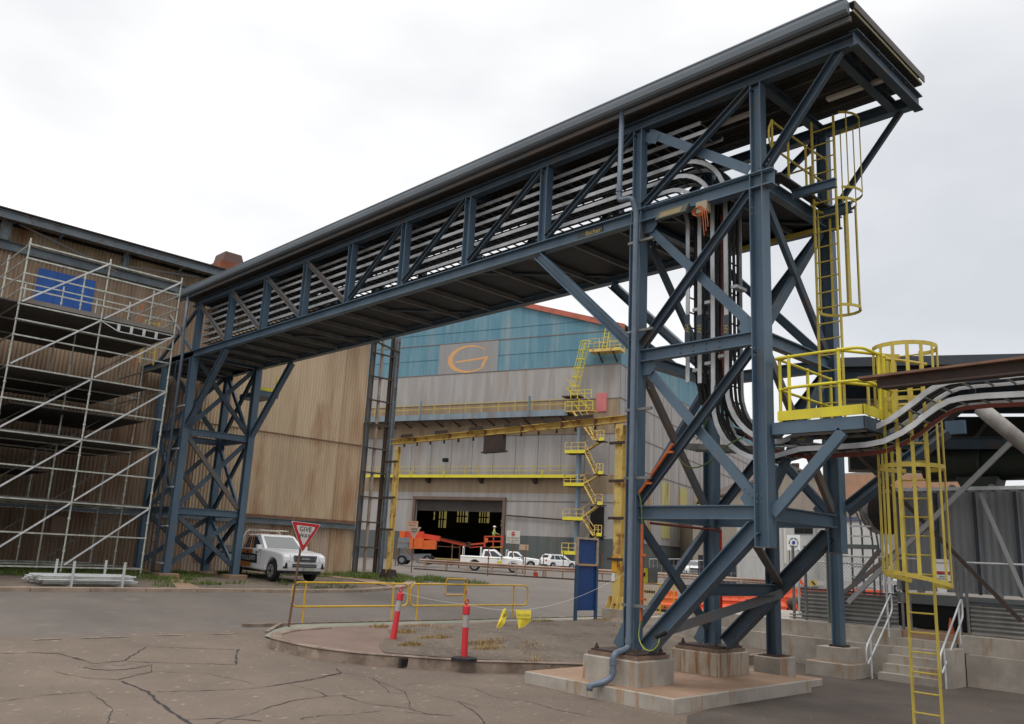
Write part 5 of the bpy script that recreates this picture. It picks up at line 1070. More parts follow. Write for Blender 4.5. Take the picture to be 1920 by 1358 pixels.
def ute(name, label, group=None, tone=None, tray=False, rack=True, stripe=False, text_on=False):
    t = thing(name, label, 'utility truck', (0, 0, 0), group); W = .90; BM = CARW
    wb, fx = 3.10, 1.55; r = .38; FX, RX = fx, fx - wb
    x_f = FX + .88
    low = [(x_f - .06, .42), (x_f, .55), (x_f + .02, .78), (x_f - .01, .92), (x_f - .10, 1.01), (x_f - .30, 1.07), (1.4, 1.14), (.86, 1.18), (-.0, 1.17)]
    rear = -1.02 if tray else -2.72
    low += [(rear, 1.16 if not tray else 1.14), (rear, .42)]
    if not tray: low += [(p[0], p[1]) for p in arch(RX, .46, .40)]
    low += [(FX - .62, .34)] + arch(FX, .47, .38) 
    shell(t, low, W, BM, 'body')
    cabin(t, (-1.02, .86), (-.88, .12), W - .05, W - .20, 1.14, 1.72, BM, [(.10, .40, (.05, .02)), (.44, .88, (.02, .14))] if not tray else [(.08, .33, (.06, .0)), (.38, .9, (.0, .18))])
    if tone:
        for sgn in (-1, 1):
            y = sgn * (W + .003); b = MB(); P = [(-1.0, y, .46), (-.12, y, .46), (-.02, y, 1.12), (-1.0, y, 1.12)]; b.prism(P, (0, sgn * .003, 0)); b.build('door_colour', tone, t)
            y2 = sgn * (W + .008); b = MB(); b.prism([(-1.0, y2, .66), (.42, y2, .60), (.36, y2, .95), (-1.0, y2, .98)], (0, sgn * .003, 0)); b.build('door_decal', mat('decal_black', (.015, .016, .025), rough=.4), t)
            text('TOLLEXO', .25, (-.33, y2 + sgn * .006, .79), (-sgn, 0, 0), (0, 0, 1), WHITE, t, sx=1.05)
        # coloured rear of the cab: thin skins on its sides and roof
        q = [(-1.02, W - .045, 1.14), (-.14, W - .045, 1.14), (-.30, W - .175, 1.67), (-.90, W - .175, 1.67)]
        for sgn in (-1, 1):
            for a, c in ((0, .12), (.44, .53), (.86, 1.0)):
                b = MB(); Q = [Vector((p[0], p[1] * sgn, p[2])) for p in q]; f = lambda u, v: (Q[0]*(1-u) + Q[1]*u)*(1-v) + (Q[3]*(1-u) + Q[2]*u)*v
                b.prism([f(a, 0), f(c, 0), f(c, 1), f(a, 1)], (0, sgn * .006, 0)); b.build('pillar_colour', tone, t)
        b = MB(); b.box(-.83, -.42, -W + .28, W - .28, 1.721, 1.727); b.build('roof_colour', tone, t)
    for sgn in (-1, 1):
        wheel(t, FX, sgn * (W - .12), r, sgn); wheel(t, RX, sgn * (W - .12), r, sgn)
        mirror(t, .62, sgn * (W - .02), 1.14, BM if tone else TRIM)
        b = MB(); b.prism([(x_f - .045, sgn*.88, .80), (x_f - .0, sgn*.62, .76), (x_f - .06, sgn*.56, .97), (x_f - .28, sgn*.84, 1.03), (x_f - .30, sgn*.885, .90)], (.035, sgn*.014, .0)); b.build('headlight', LAMPC, t)
        b = MB(); b.prism([(x_f - .03, sgn*.87, .50), (x_f + .012, sgn*.70, .50), (x_f + .02, sgn*.74, .70), (x_f - .03, sgn*.87, .72)], (.014, 0, 0)); b.build('fog_lamp_recess', TRIM, t)
        for xx in (-.35, .42): b = MB(); b.box(xx - .16, xx - .02, sgn*W - .02 if sgn > 0 else -W - .03, sgn*W + .03 if sgn > 0 else -W + .02, 1.0, 1.04); b.build('door_handle', TRIM, t)
        for xx in (-.40, .64):
            b = MB(); b.box(xx - .005, xx + .005, sgn*W - .001 if sgn > 0 else -W - .002, sgn*W + .002 if sgn > 0 else -W + .001, .48, 1.13); b.build('door_gap', TRIM, t)
        b = MB(); b.box(-.95, 1.0, sgn*(W - .14) - .06, sgn*(W - .14) + .06, .32, .38); b.build('side_step', TRIM, t)
    b = MB(); b.prism([(x_f + .005, -.50, .98), (x_f + .005, .50, .98), (x_f + .03, .44, .74), (x_f + .03, -.44, .74)], (.02, 0, 0)); G_ = b.build('grille', mat('grille_grey', (.12, .12, .13), rough=.3, metal=.5), t)
    for z in (.80, .90): b = MB(); b.box(x_f + .052, x_f + .06, -.40, .40, z - .018, z + .018); b.build('grille_bar', TRIM, G_)
    if tone: text('ISUZU', .1, (x_f + .066, 0, .86), (0, 1, 0), (0, 0, 1), WHITE, G_, sx=1.2)
    b = MB(); b.box(x_f + .018, x_f + .034, -.50, .50, .55, .67); b.build('lower_grille', TRIM, t)
    b = MB(); b.box(x_f + .034, x_f + .042, -.46, .46, .60, .615); b.build('bumper_bar', CHROME, t)
    b = MB(); b.box(x_f + .03, x_f + .045, -.02, .38, .42, .54); np_ = b.build('number_plate', mat('plate_green', (.33, .36, .27), rough=.5), t)
    b = MB(); b.box(-.9, x_f - .1, -W + .12, W - .12, .30, .45); b.build('underbody', TRIM, t)
    if tray:
        b = MB(); b.box(-3.0, -1.06, -W, W, .88, .96); b.build('tray_floor', GALVD, t)
        b = MB()
        for sgn in (-1, 1): b = MB(); b.box(-3.0, -1.06, sgn*W - .02, sgn*W + .02, .96, 1.22); b.build('tray_side', WHITE, t)
        b = MB(); P = [(-1.08, -W + .05, .95), (-1.08, -W + .05, 1.62), (-1.1, -W + .22, 1.86), (-1.1, W - .22, 1.86), (-1.08, W - .05, 1.62), (-1.08, W - .05, .95)]; b.tube(bend(P, .15), .024, 8); b.build('headboard', WHITE, t)
        b = MB(); P = [(-1.08, -.7, 1.9), (-.2, -.66, 1.87), (-.1, 0, 1.87), (-.2, .66, 1.87), (-1.08, .7, 1.9)]; b.tube(bend(P, .12), .022, 8); b.build('roof_rack', mat('cream_rack', (.6, .55, .42), rough=.5), t)
        b = MB(); b.box(-.62, -.5, -.22, .0, 1.86, 1.93); b.build('beacon', TRIM, t)
        b = MB(); b.box(-2.9, -1.1, -.35, .35, .5, .86); b.build('chassis', TRIM, t)
    else:
        b = MB(); b.box(-2.66, -1.08, -W + .1, W - .1, 1.161, 1.19); b.build('tub_liner', mat('tub_blue', (.02, .03, .08), rough=.6), t)
        for sgn in (-1, 1): b = MB(); b.box(-2.73, -2.66, sgn*(W - .14) - .09, sgn*(W - .14) + .09, .8, 1.08); b.build('tail_light', LAMPR, t)
        b = MB(); b.box(-2.78, -2.7, -W + .04, W - .04, .42, .58); b.build('rear_bumper', CHROME, t)
        if rack:
            for xx in (-1.12, -2.55): b = MB(); b.tube(bend([(xx, -W + .1, 1.17), (xx, -W + .14, 1.85), (xx, W - .14, 1.85), (xx, W - .1, 1.17)], .12), .03, 8); b.build('ladder_hoop', WHITE, t)
    if stripe:
        for sgn in (-1, 1):
            for xa, xb_, z in ((-2.68, 1.0, 1.02),): b = MB(); b.box(xa, xb_, sgn*W - .003, sgn*W + .003, z, z + .035); b.build('side_stripe', YEL, t)
            b = MB(); b.box(.25, .62, sgn*W - .004, sgn*W + .004, .62, .86); b.build('side_sticker', YELB, t)
    return t
OT = mat('orange_paint', (.62, .20, .03), rough=.35)
t = ute('utility_truck', 'white and orange tray utility truck parked nose out beside the left tower', None, tone=OT, tray=True)
t.location = (-29.52 - 1.55, 17.25, .99); t.rotation_euler = (0, 0, R(-1))
def place(t, u, v, heading, dz=0, gr=None):
    p = ong(u, v); t.location = (p.x, p.y, g(p.x, p.y) + dz); t.rotation_euler = (0, 0, heading); return t
hd = math.atan2(.70, .71)
place(ute('utility_truck', 'white dual cab utility with yellow side stripe parked nearest the roller door', 'white utilities by the shed', stripe=True), 926, 1072, hd)
place(ute('utility_truck', 'plain white dual cab utility half hidden behind the yellow striped one', 'white utilities by the shed', rack=True), 969, 1066, hd - .1)
place(ute('utility_truck', 'white utility parked far behind the right tower', 'white utilities by the shed', rack=False), 1298, 1083, -.9)
def suv(label):
    t = thing('car', label, 'car', (0, 0, 0)); W = .90
    shell(t, [(2.15, .45), (2.2, .7), (2.1, .9), (1.1, 1.02), (-2.0, 1.06), (-2.2, .95), (-2.22, .5), (-2.1, .35)] + arch(-1.35, .40, .34) + arch(1.3, .40, .34), W, CARW, 'body')
    cabin(t, (-2.1, 1.1), (-1.75, .25), W - .05, W - .18, 1.03, 1.66, CARW, [(.10, .30, (.06, .0)), (.33, .6, (.0, .0)), (.63, .9, (.0, .16))])
    for sgn in (-1, 1):
        wheel(t, 1.3, sgn * (W - .11), .34, sgn); wheel(t, -1.35, sgn * (W - .11), .34, sgn); mirror(t, .75, sgn * (W - .02), 1.03, CARW)
        b = MB(); b.prism([(-2.235, sgn*.86, .86), (-2.235, sgn*.52, .88), (-2.21, sgn*.52, 1.03), (-2.16, sgn*.87, 1.05)], (-.02, 0, 0)); b.build('tail_light', LAMPR, t)
        b = MB(); b.box(-1.6, .2, sgn*(W - .22) - .02, sgn*(W - .22) + .02, 1.66, 1.70); b.build('roof_rail', CHROME, t)
    b = MB(); b.box(-2.25, -2.228, -.26, .26, .70, .82); b.build('number_plate', WHITE, t)
    b = MB(); b.box(-2.24, -2.2, -.8, .8, .38, .5); b.build('rear_bumper_trim', TRIM, t)
    return t
place(suv('small white hatch backed four wheel drive parked at the right of the utilities'), 1047, 1067, hd + .55)
p = ong(1345, 1100)
t = thing('tank', 'dark square tank with pale round caps behind the temporary fence', 'tank', (p.x, p.y, g(p.x, p.y)))
for k in range(3): b = MB(); b.box(p.x - 1.1 + .75*k, p.x - .4 + .75*k, p.y - .6, p.y + .6, p.z, p.z + 2.0); b.build('tank_body', mat('dark_tank', (.02, .022, .035), rough=.5), t); b = MB(); b.tube([(p.x - .75 + .75*k, p.y, p.z + 2.0), (p.x - .75 + .75*k, p.y, p.z + 2.12)], .25, 12); b.build('cap', mat('mint_cap', (.4, .55, .52)), t)

# ------------------------------------------------------------------ people
SKIN = mat('skin', (.42, .24, .16), rough=.6)
def person(label, at, heading, vest=(.55, .75, .04), legs=(.02, .025, .05), hat=(.75, .75, .72), arms='down', helmet=True):
    P = {'pelvis': (0, 0, .95, .15), 'spine': (0, 0, 1.15, .155), 'chest': (.01, 0, 1.36, .165), 'neck': (.01, 0, 1.5, .06), 'head0': (.03, 0, 1.60, .085), 'head1': (.02, 0, 1.72, .09)}
    E_ = [('pelvis', 'spine'), ('spine', 'chest'), ('chest', 'neck'), ('neck', 'head0'), ('head0', 'head1')]
    for s_, n in ((1, 'l'), (-1, 'r')):
        P['hip' + n] = (0, .1*s_, .88, .095); P['knee' + n] = (.03*s_, .11*s_, .49, .06); P['ank' + n] = (-.02 + .03*s_, .12*s_, .09, .042); P['toe' + n] = (.16 + .03*s_, .14*s_, .04, .035)
        P['sh' + n] = (0, .19*s_, 1.42, .062); 
        if arms == 'rail': P['el' + n] = (.12, .26*s_, 1.2, .045); P['wr' + n] = (.36, .2*s_, 1.12, .03); P['ha' + n] = (.43, .19*s_, 1.12, .032)
        else: P['el' + n] = (-.02, .26*s_, 1.14, .045); P['wr' + n] = (.06, .27*s_, .90, .03); P['ha' + n] = (.09, .27*s_, .82, .032)
        E_ += [('pelvis', 'hip' + n), ('hip' + n, 'knee' + n), ('knee' + n, 'ank' + n), ('ank' + n, 'toe' + n), ('chest', 'sh' + n), ('sh' + n, 'el' + n), ('el' + n, 'wr' + n), ('wr' + n, 'ha' + n)]
        for f in range(5):                                          # four fingers and a thumb leaving the side of the palm
            hx, hy, hz, _ = P['ha' + n]; thumb = f == 4; nm = 'f%d%s' % (f, n)
            L_ = (.075, .085, .08, .062, .05)[f]
            if arms == 'rail': P[nm] = (hx + (.03 if thumb else L_ * .8), hy + ((-.045 * s_) if thumb else (-.027 + .018 * f) * s_), hz - (.0 if thumb else .04), .009)
            else: P[nm] = (hx + (.05 if thumb else .027 - .018 * f), hy + (-.02 * s_ if thumb else 0), hz - (.03 if thumb else L_), .009)
            E_.append(('ha' + n, nm))
    names_ = list(P); me = bpy.data.meshes.new('body'); me.from_pydata([P[k][:3] for k in names_], [(names_.index(a), names_.index(c)) for a, c in E_], [])
    ob = bpy.data.objects.new('tmp', me); COL.objects.link(ob); md = ob.modifiers.new('s', 'SKIN'); sv = me.skin_vertices[0].data
    for i, k in enumerate(names_): sv[i].radius = (P[k][3], P[k][3]); sv[i].use_root = (k == 'pelvis')
    md2 = ob.modifiers.new('u', 'SUBSURF'); md2.levels = 1; md2.render_levels = 1
    bpy.context.view_layer.update(); m2 = bpy.data.meshes.new_from_object(ob.evaluated_get(bpy.context.evaluated_depsgraph_get())); bpy.data.objects.remove(ob)
    cv = mat('vest_%d' % int(vest[0]*100), vest, rough=.8); cl = mat('trousers', legs, rough=.85); bt = mat('boots', (.05, .035, .02), rough=.8)
    for m_ in (SKIN, cv, cl, bt): m2.materials.append(m_)
    for pl_ in m2.polygons:
        c = pl_.center; r_ = 0
        arm = abs(c.y) > .215 or c.x > .2
        if c.z < .12: r_ = 3
        elif c.z < .98 and not (arm and c.z > .7): r_ = 2
        elif c.z < 1.49 and not ((arms == 'rail' and c.x > .33) or (arms != 'rail' and arm and c.z < .92)): r_ = 1
        pl_.material_index = r_; pl_.use_smooth = True
    t = thing('person', label, 'person', at); bo = bpy.data.objects.new('body', m2); COL.objects.link(bo); bo.parent = t
    HM = mat('hard_hat', hat, rough=.3); b = MB(); x, y, z = at
    b.ball((x + .02, y, z + 1.745), .115, 12, (1.12, .95, .72)); b.bar((x - .08, y, z + 1.72), (x + .19, y, z + 1.72), .2, .012); b.build('hard_hat', HM, t, smooth=False)
    for s_ in (-1, 1): b = MB(); b.ball((x + .105, y + .033*s_, z + 1.665), .011, 6); b.build('eye', BLACK, t); b = MB(); b.ball((x + .02, y + .088*s_, z + 1.655), .02, 6, (.8, .5, 1.3)); b.build('ear', SKIN, t)
    b = MB(); b.prism([(x + .108, y - .014, z + 1.63), (x + .108, y + .014, z + 1.63), (x + .1, y, z + 1.675)], (.028, 0, -.003)); b.build('nose', SKIN, t); b = MB(); b.box(x + .1, x + .112, y - .024, y + .024, z + 1.597, z + 1.604); b.build('mouth', mat('lips', (.3, .1, .08)), t)
    b = MB(); b.tube([(x + .16 * math.cos(a) * 1.06, y + .175 * math.sin(a) * 1.05, z + 1.18) for a in [k * .3927 for k in range(16)]], .02, 5, closed=True); b.build('reflective_band', mat('reflective', (.7, .7, .65), rough=.3), t)
    t.rotation_euler = (0, 0, heading); return t
p = ong(1157, 1088); person('person in a yellow hi-vis vest and pale hard hat standing by the portal frame', (p.x, p.y, g(p.x, p.y)), -.6)
# ------------------------------------------------------------------ road furniture
REDS = mat('sign_red_paint', (.48, .025, .03), rough=.4); SIGNW = mat('sign_white', (.62, .58, .54), rough=.5); POSTR = mat('rusty_post', (.17, .085, .055), (.12, .07, .05), rough=.8, scale=5)
def tri_sign(t, c, right, up, s_, face, border):
    n_ = Vector(right).cross(Vector(up)); c = Vector(c)
    def tri(k, off, rc=.06):
        h = s_ * k * .866; pts = [(-s_*k/2, h/3), (s_*k/2, h/3), (0, -2*h/3)]; o = []
        P = [Vector((a, b_, 0)) for a, b_ in pts]
        for i in range(3):
            a, b_, d = P[i-1], P[i], P[(i+1) % 3]; r_ = rc * s_
            for f_ in (0, .5, 1):
                u = b_ + (a - b_).normalized() * r_; v = b_ + (d - b_).normalized() * r_; q = u*(1-f_)**2 + b_*2*f_*(1-f_) + v*f_*f_; o.append(q)
        return [c + Vector(right) * q.x + Vector(up) * q.y + n_ * off for q in o]
    MB().prism(tri(1.0, 0), n_ * -.004).build('sign_back', SIGNW, t)
    if border: b = MB(); b.prism(tri(.95, .005), n_ * -.003); b.build('sign_border', border, t)
    b = MB(); b.prism(tri(.66, .009), n_ * -.002); b.build('sign_face', face, t)
t = thing('give_way_sign', 'red and white triangular give way sign on a leaning rusty post', 'road sign', (-18.52, 10.86, .42))
rt = Vector((.12, .992, 0)).normalized(); tp = Vector((-18.4, 11.32, 2.98)); bt_ = Vector((-18.52, 10.86, .38)); up = (Vector((-18.4, 10.96, 2.25)) - bt_).normalized(); up = (up - rt * up.dot(rt)); up = Vector((0, -.085, 1)) if False else (Vector((0, .0, 1)) + rt * .11).normalized(); rt2 = (rt - up * rt.dot(up)).normalized()
cS = (onx(545, 978, -18.42) + onx(601, 985, -18.42) + onx(566, 1034, -18.42)) / 3; cS.x = -18.40
rt2 = (onx(601, 985, -18.4) - onx(545, 978, -18.4)).normalized(); mid = (onx(601, 985, -18.4) + onx(545, 978, -18.4)) / 2; up = (mid - onx(566, 1034, -18.4)); up = (up - rt2 * up.dot(rt2)).normalized()
MB().tube([bt_, (cS.x - .05, cS.y - .02, cS.z + .1)], .028, 8).build('post', POSTR, t)
sl_ = (onx(601, 985, -18.4) - onx(545, 978, -18.4)).length
tri_sign(t, cS, rt2, up, sl_, SIGNW, REDS)
nn = rt2.cross(up)
text('GIVE', .165, cS + up * .075 + nn * .013, rt2, up, BLACK, t, sx=1.0); text('WAY', .135, cS - up * .075 + nn * .013, rt2, up, BLACK, t)
def hrail(lab, y0, y1, posts):
    t = thing('safety_rail', lab, 'railing', (-18.98, (y0+y1)/2, .43), 'yellow rails beside the footpath'); z = g(-18.98, y0) + .02; x = -18.98; h = 1.0; lo_ = .42
    P = bend([(x, (y0+y1)/2, z+h), (x, y0, z+h), (x, y0, z+lo_), (x, (y0+y1)/2, z+lo_)], .17, 6) ; P2 = bend([(x, (y0+y1)/2, z+lo_), (x, y1, z+lo_), (x, y1, z+h), (x, (y0+y1)/2, z+h)], .17, 6)
    MB().tube(P + P2[1:-1], .024, 8, closed=True).build('rail_loop', YELO, t, smooth=True)
    for y in posts:
        MB().tube([(x, y, z - .05), (x, y, z + h)], .024, 8).build('railing_post', YELO, t); b = MB(); b.ball((x, y, z+h), .04, 8); b.ball((x, y, z+lo_), .038, 8); b.build('rail_fitting', YELO, t); MB().tube([(x, y, z - .05), (x, y, z + .02)], .07, 8).build('base_flange', RUST, t)
YELO = mat('golden_yellow', (.66, .40, .03), (.56, .33, .03), rough=.5, scale=4)
hrail('yellow loop handrail beside the footpath, the one next to the give way sign', 11.15, 14.7, (11.5, 14.2))
hrail('yellow loop handrail beside the footpath, the one ending by the blue board', 14.78, 19.35, (15.05, 16.75, 18.75))
def bollard(lab, p, q, base_):
    t = thing('bollard', lab, 'bollard', tuple(p), 'red and grey lane posts'); p, q = Vector(p), Vector(q); d = q - p; L_ = lambda f_: p + d * f_
    RB = mat('bollard_red', (.62, .03, .04), (.55, .03, .035), rough=.5, scale=5); GBm = mat('bollard_band', (.36, .34, .33), rough=.45)
    MB().tube([L_(0), L_(.57)], [.068, .062], 14).build('lower_body', RB, t, smooth=False); MB().tube([L_(.57), L_(.79)], [.064, .062], 14).build('reflective_band', GBm, t)
    b = MB(); b.tube([L_(.79), L_(.80), L_(.93), L_(.945), L_(.95)], [.066, .074, .074, .06, .03], 14); b.tube([L_(.94), L_(.985)], .022, 8); b.build('cap', RB, t)
    b = MB(); b.tube([L_(.985) + Vector((.012*math.cos(a), .045*math.sin(a), .05*math.cos(a) + .03)) for a in [k * .628 for k in range(10)]], .012, 6, closed=True); b.build('top_ring', RB, t)
    b = MB(); z = p.z
    if base_: b.add([(p.x + .27*math.cos(a), p.y + .27*math.sin(a), z + h_) for h_ in (0, .05) for a in [k * math.pi/4 + .39 for k in range(8)]] + [(p.x + .1*math.cos(a), p.y + .1*math.sin(a), z + .07) for a in [k * math.pi/4 + .39 for k in range(8)]], [(i, (i+1) % 8, 8+(i+1) % 8, 8+i) for i in range(8)] + [(8+i, 8+(i+1) % 8, 16+(i+1) % 8, 16+i) for i in range(8)] + [tuple(range(16, 24))]); b.build('rubber_base', TYRE, t)
def fpx(u, v, dz=.232): return ong(u, v, dz)
p1 = fpx(737, 1199); p2 = fpx(870, 1238)
def topat(p, u, v): q = onx(u, v, p.x); return q
bollard('leaning red lane post with grey band, left of the pair', p1, topat(p1, 752, 1107) + Vector((0, 0, 0)), False)
bollard('upright red lane post on a black rubber base, right of the pair', p2, topat(p2, 875, 1130), True)
# string with warning flags
a0, a1 = topat(p1, 753, 1110), topat(p2, 876, 1133); a2 = ony(1188, 1100, 12.8) ; a2 = Vector((-9.95, 12.7, 0)); 
e2 = Vector((-10.02, 12.75, 2.15))
def sag(a, c, s_, n=14): return [a.lerp(c, i / n) - Vector((0, 0, s_ * 4 * (i/n) * (1 - i/n))) for i in range(n + 1)]
t = thing('warning_string', 'thin pale string strung from the lane posts to the tower leg', 'string', tuple(a0)); b = MB(); b.tube(sag(a0, a1, .04), .0028, 4); b.build('string', WHITE, t); b = MB(); S2 = sag(a1, e2, .33, 24); b.tube(S2, .0028, 4); b.build('string', WHITE, t)
def at_line(u):
    best = None
    for p in S2:
        c = Vector(p) - O; cm = [sum(CM[i][j] * c[i] for i in range(3)) for j in range(3)]; px = CX + F * cm[0] / cm[2]
        if best is None or abs(px - u) < best[0]: best = (abs(px - u), p)
    return best[1]
FLY = mat('flag_yellow', (.80, .66, .06), (.68, .54, .05), rough=.6, scale=6)
def flag(lab, p, pts, crease, txt):
    t = thing('warning_flag', lab, 'flag', tuple(p)); p = Vector(p); R3 = Vector((.72, .69, 0)); U3 = Vector((0, 0, 1)); N3 = R3.cross(U3)
    pts = [(a * .85, c_ * .85) for a, c_ in pts]; n = len(pts); b = MB(); C_ = sum((Vector((a, c_, 0)) for a, c_ in pts), Vector()) / n; P = [p + R3 * a + U3 * c_ + N3 * (crease * (1 if i % 2 else -1)) for i, (a, c_) in enumerate(pts)]; cc = p + R3 * C_.x + U3 * C_.y + N3 * .03
    for i in range(n): b.add([P[i], P[(i+1) % n], cc, P[i] - N3*.003, P[(i+1) % n] - N3*.003, cc - N3*.003], [(0, 1, 2), (5, 4, 3)])
    b.build('sheet', FLY, t); 
    for k, (s_, sz, x, z) in enumerate(txt): text(s_, sz, cc + R3 * (x - C_.x) + U3 * (z - C_.y) + N3 * .022, R3, U3, BLACK, t)
f1_ = at_line(944); flag('crumpled yellow caution flag folded on itself, hanging on the string', f1_, [(-.02, .0), (.06, .06), (.09, -.12), (.04, -.3), (-.06, -.42), (-.14, -.40), (-.08, -.2)], .03, [('///', .10, .03, -.10)])
f2_ = at_line(978); flag('yellow caution flag with black writing spread open on the string', f2_, [(-.16, .0), (.02, -.01), (.2, .01), (.2, -.24), (.08, -.36), (-.06, -.42), (-.11, -.22)], .012, [('CAUTION', .055, .03, -.10), ('DO NOT ENTER', .04, .04, -.17)])
# blue notice board
BLUE = mat('board_blue', (.008, .05, .19), (.006, .04, .15), rough=.5, scale=3); TIMB = mat('pale_timber', (.42, .35, .27), (.3, .24, .18), rough=.8, scale=6)
bx = -17.3
t = thing('notice_board', 'tall narrow blue notice board on legs at the edge of the footpath', 'notice board', (bx, 20, .3))
def bp(u, v): q = onx(u, v, bx); return q.y, q.z
(yA, zT), (yB, _) = bp(1083, 1007), bp(1120, 1009); zM = bp(1100, 1060)[1]; zL = bp(1100, 1145)[1]; zG = bp(1095, 1183)[1]
for y in (yA, yB): MB().box(bx - .04, bx + .04, y - .04, y + .04, zG, zM - .0).build('leg', mat('leg_blue', (.03, .07, .13), rough=.5), t); MB().box(bx - .04, bx + .04, y - .035, y + .035, zM + .001, zT).build('frame_side', TIMB, t)
MB().box(bx - .06, bx + .04, yA + .042, yB - .042, zG, zG + .06).build('bottom_rail', MATS['leg_blue'], t)
MB().box(bx - .06, bx + .05, yA + .04, yB - .04, zT - .06, zT + .0).build('frame_top', TIMB, t); MB().box(bx - .05, bx + .05, yA + .04, yB - .04, zM - .02, zM + .04).build('frame_sill', mat('sill_tan', (.45, .28, .15), rough=.8), t)
MB().box(bx - .03, bx - .01, yA + .04, yB - .04, zL, zM - .021).build('lower_panel', BLUE, t); MB().box(bx - .03, bx - .01, yA + .04, yB - .04, zM + .041, zT - .061).build('upper_panel', BLUE, t)
# frame sign lying against the kerb
t = thing('frame_sign', 'grey swing sign in a thin orange yellow frame on the far side of the road', 'sign', tuple(ong(855, 1116)))
p = ong(855, 1117); q = onx(834, 1115, p.x); r1 = onx(873, 1117, p.x); z0 = p.z + .02; z1 = onx(855, 1086, p.x).z; ya, yb = q.y, r1.y
MB().tube(bend([(p.x, (ya+yb)/2, z0), (p.x, ya, z0), (p.x, ya + .04, z1), (p.x, yb + .04, z1), (p.x, yb, z0), (p.x, (ya+yb)/2, z0)], .08), .022, 8).build('frame', mat('frame_orange', (.62, .3, .03), rough=.5), t)
MB().box(p.x - .01, p.x + .01, ya + .09, yb - .04, z0 + .08, z1 - .05).build('sign_plate', mat('plate_grey', (.22, .22, .225), rough=.4), t)
text('NO  ENTRY', .12, (p.x + .014, (ya+yb)/2 + .08, z1 - .2), (0, 1, 0), (0, 0, 1), BLACK, t, sx=.9)
b = MB(); b.box(p.x - .02, p.x + .03, yb - .06, yb + .02, z0 + .02, z0 + .16); b.build('tag', REDS, t)
# guard rail
A, B_, C_ = ong(760, 1066), ong(1000, 1083), ong(1152, 1092)
t = thing('guard_rail', 'long rusty W profile guard rail along the far side of the road', 'guard rail', tuple(A))
prof = [(.0, -.15), (.05, -.11), (.05, -.05), (.0, 0), (.05, .05), (.05, .11), (0, .15)]
GR = mat('guard_rail_rust', (.42, .31, .25), (.26, .16, .115), rough=.6, scale=.35, metal=.2)
A = A.lerp(B_, .12); L3 = [A, B_, C_, C_ + (C_ - B_) * 1.2 + Vector((2, 3, 0))]
for i in range(3):
    a, c = L3[i], L3[i+1]; d = (c - a).normalized(); nn = Vector((d.y, -d.x, 0)); V_ = []
    if nn.dot(a) > 0: nn = -nn
    for e_ in (a, c): V_ += [e_ + nn * o + Vector((0, 0, g(e_.x, e_.y) - e_.z + .62 + h)) for o, h in prof]
    MB().add(V_, [(k, k+1, 8+k, 7+k) for k in range(6)]).build('rail', GR, t)
    n = int((c - a).length / 2.0)
    for k in range(n): q = a.lerp(c, (k + .3) / n); MB().box(q.x - .07, q.x + .07, q.y - .05, q.y + .05, g(q.x, q.y) - .05, g(q.x, q.y) + .72).build('rail_post', GR, t)
b = MB(); q = L3[0]; b.prism([q + Vector((0, -.02, .42)), q + Vector((-.5, .1, .46)), q + Vector((-.6, .12, .8)), q + Vector((0, -.02, .84))], (0, .04, 0)); b.build('end_flare', GALVD, t)
t = thing('road_kerb', 'low rusty brown kerb line running under the guard rail', 'kerb', tuple(A)); 
for a, c in zip(L3, L3[1:]): MB().bar(a + Vector((0, -.4, .02)), c + Vector((0, -.4, .02)), .25, .14).build('kerb_length', RUSTD, t)
def wpost(u, v, vt, lab, cat='post', nm='fence_post', grp='thin posts behind the guard rail', w_=.06):
    p = ong(u, v); d = (p - O).length; h = (v - vt) * math.sqrt(d*d) / F; t = thing(nm, lab, cat, (p.x, p.y, p.z), grp); MB().tube([p, p + Vector((0, 0, h))], w_/2, 6).build('post', RUST, t); return t, p, h
for u, v, vt, w in ((914, 1080, 1030, 'white striped utility'), (1055, 1084, 1037, 'white hatch backed car'), (984, 1083, 1026, 'plain white utility'), (1018, 1084, 1039, 'gap between the parked vehicles'), (1129, 1090, 1042, 'foot of the shed stairs')): wpost(u, v, vt, 'thin rusty post in front of the ' + w)
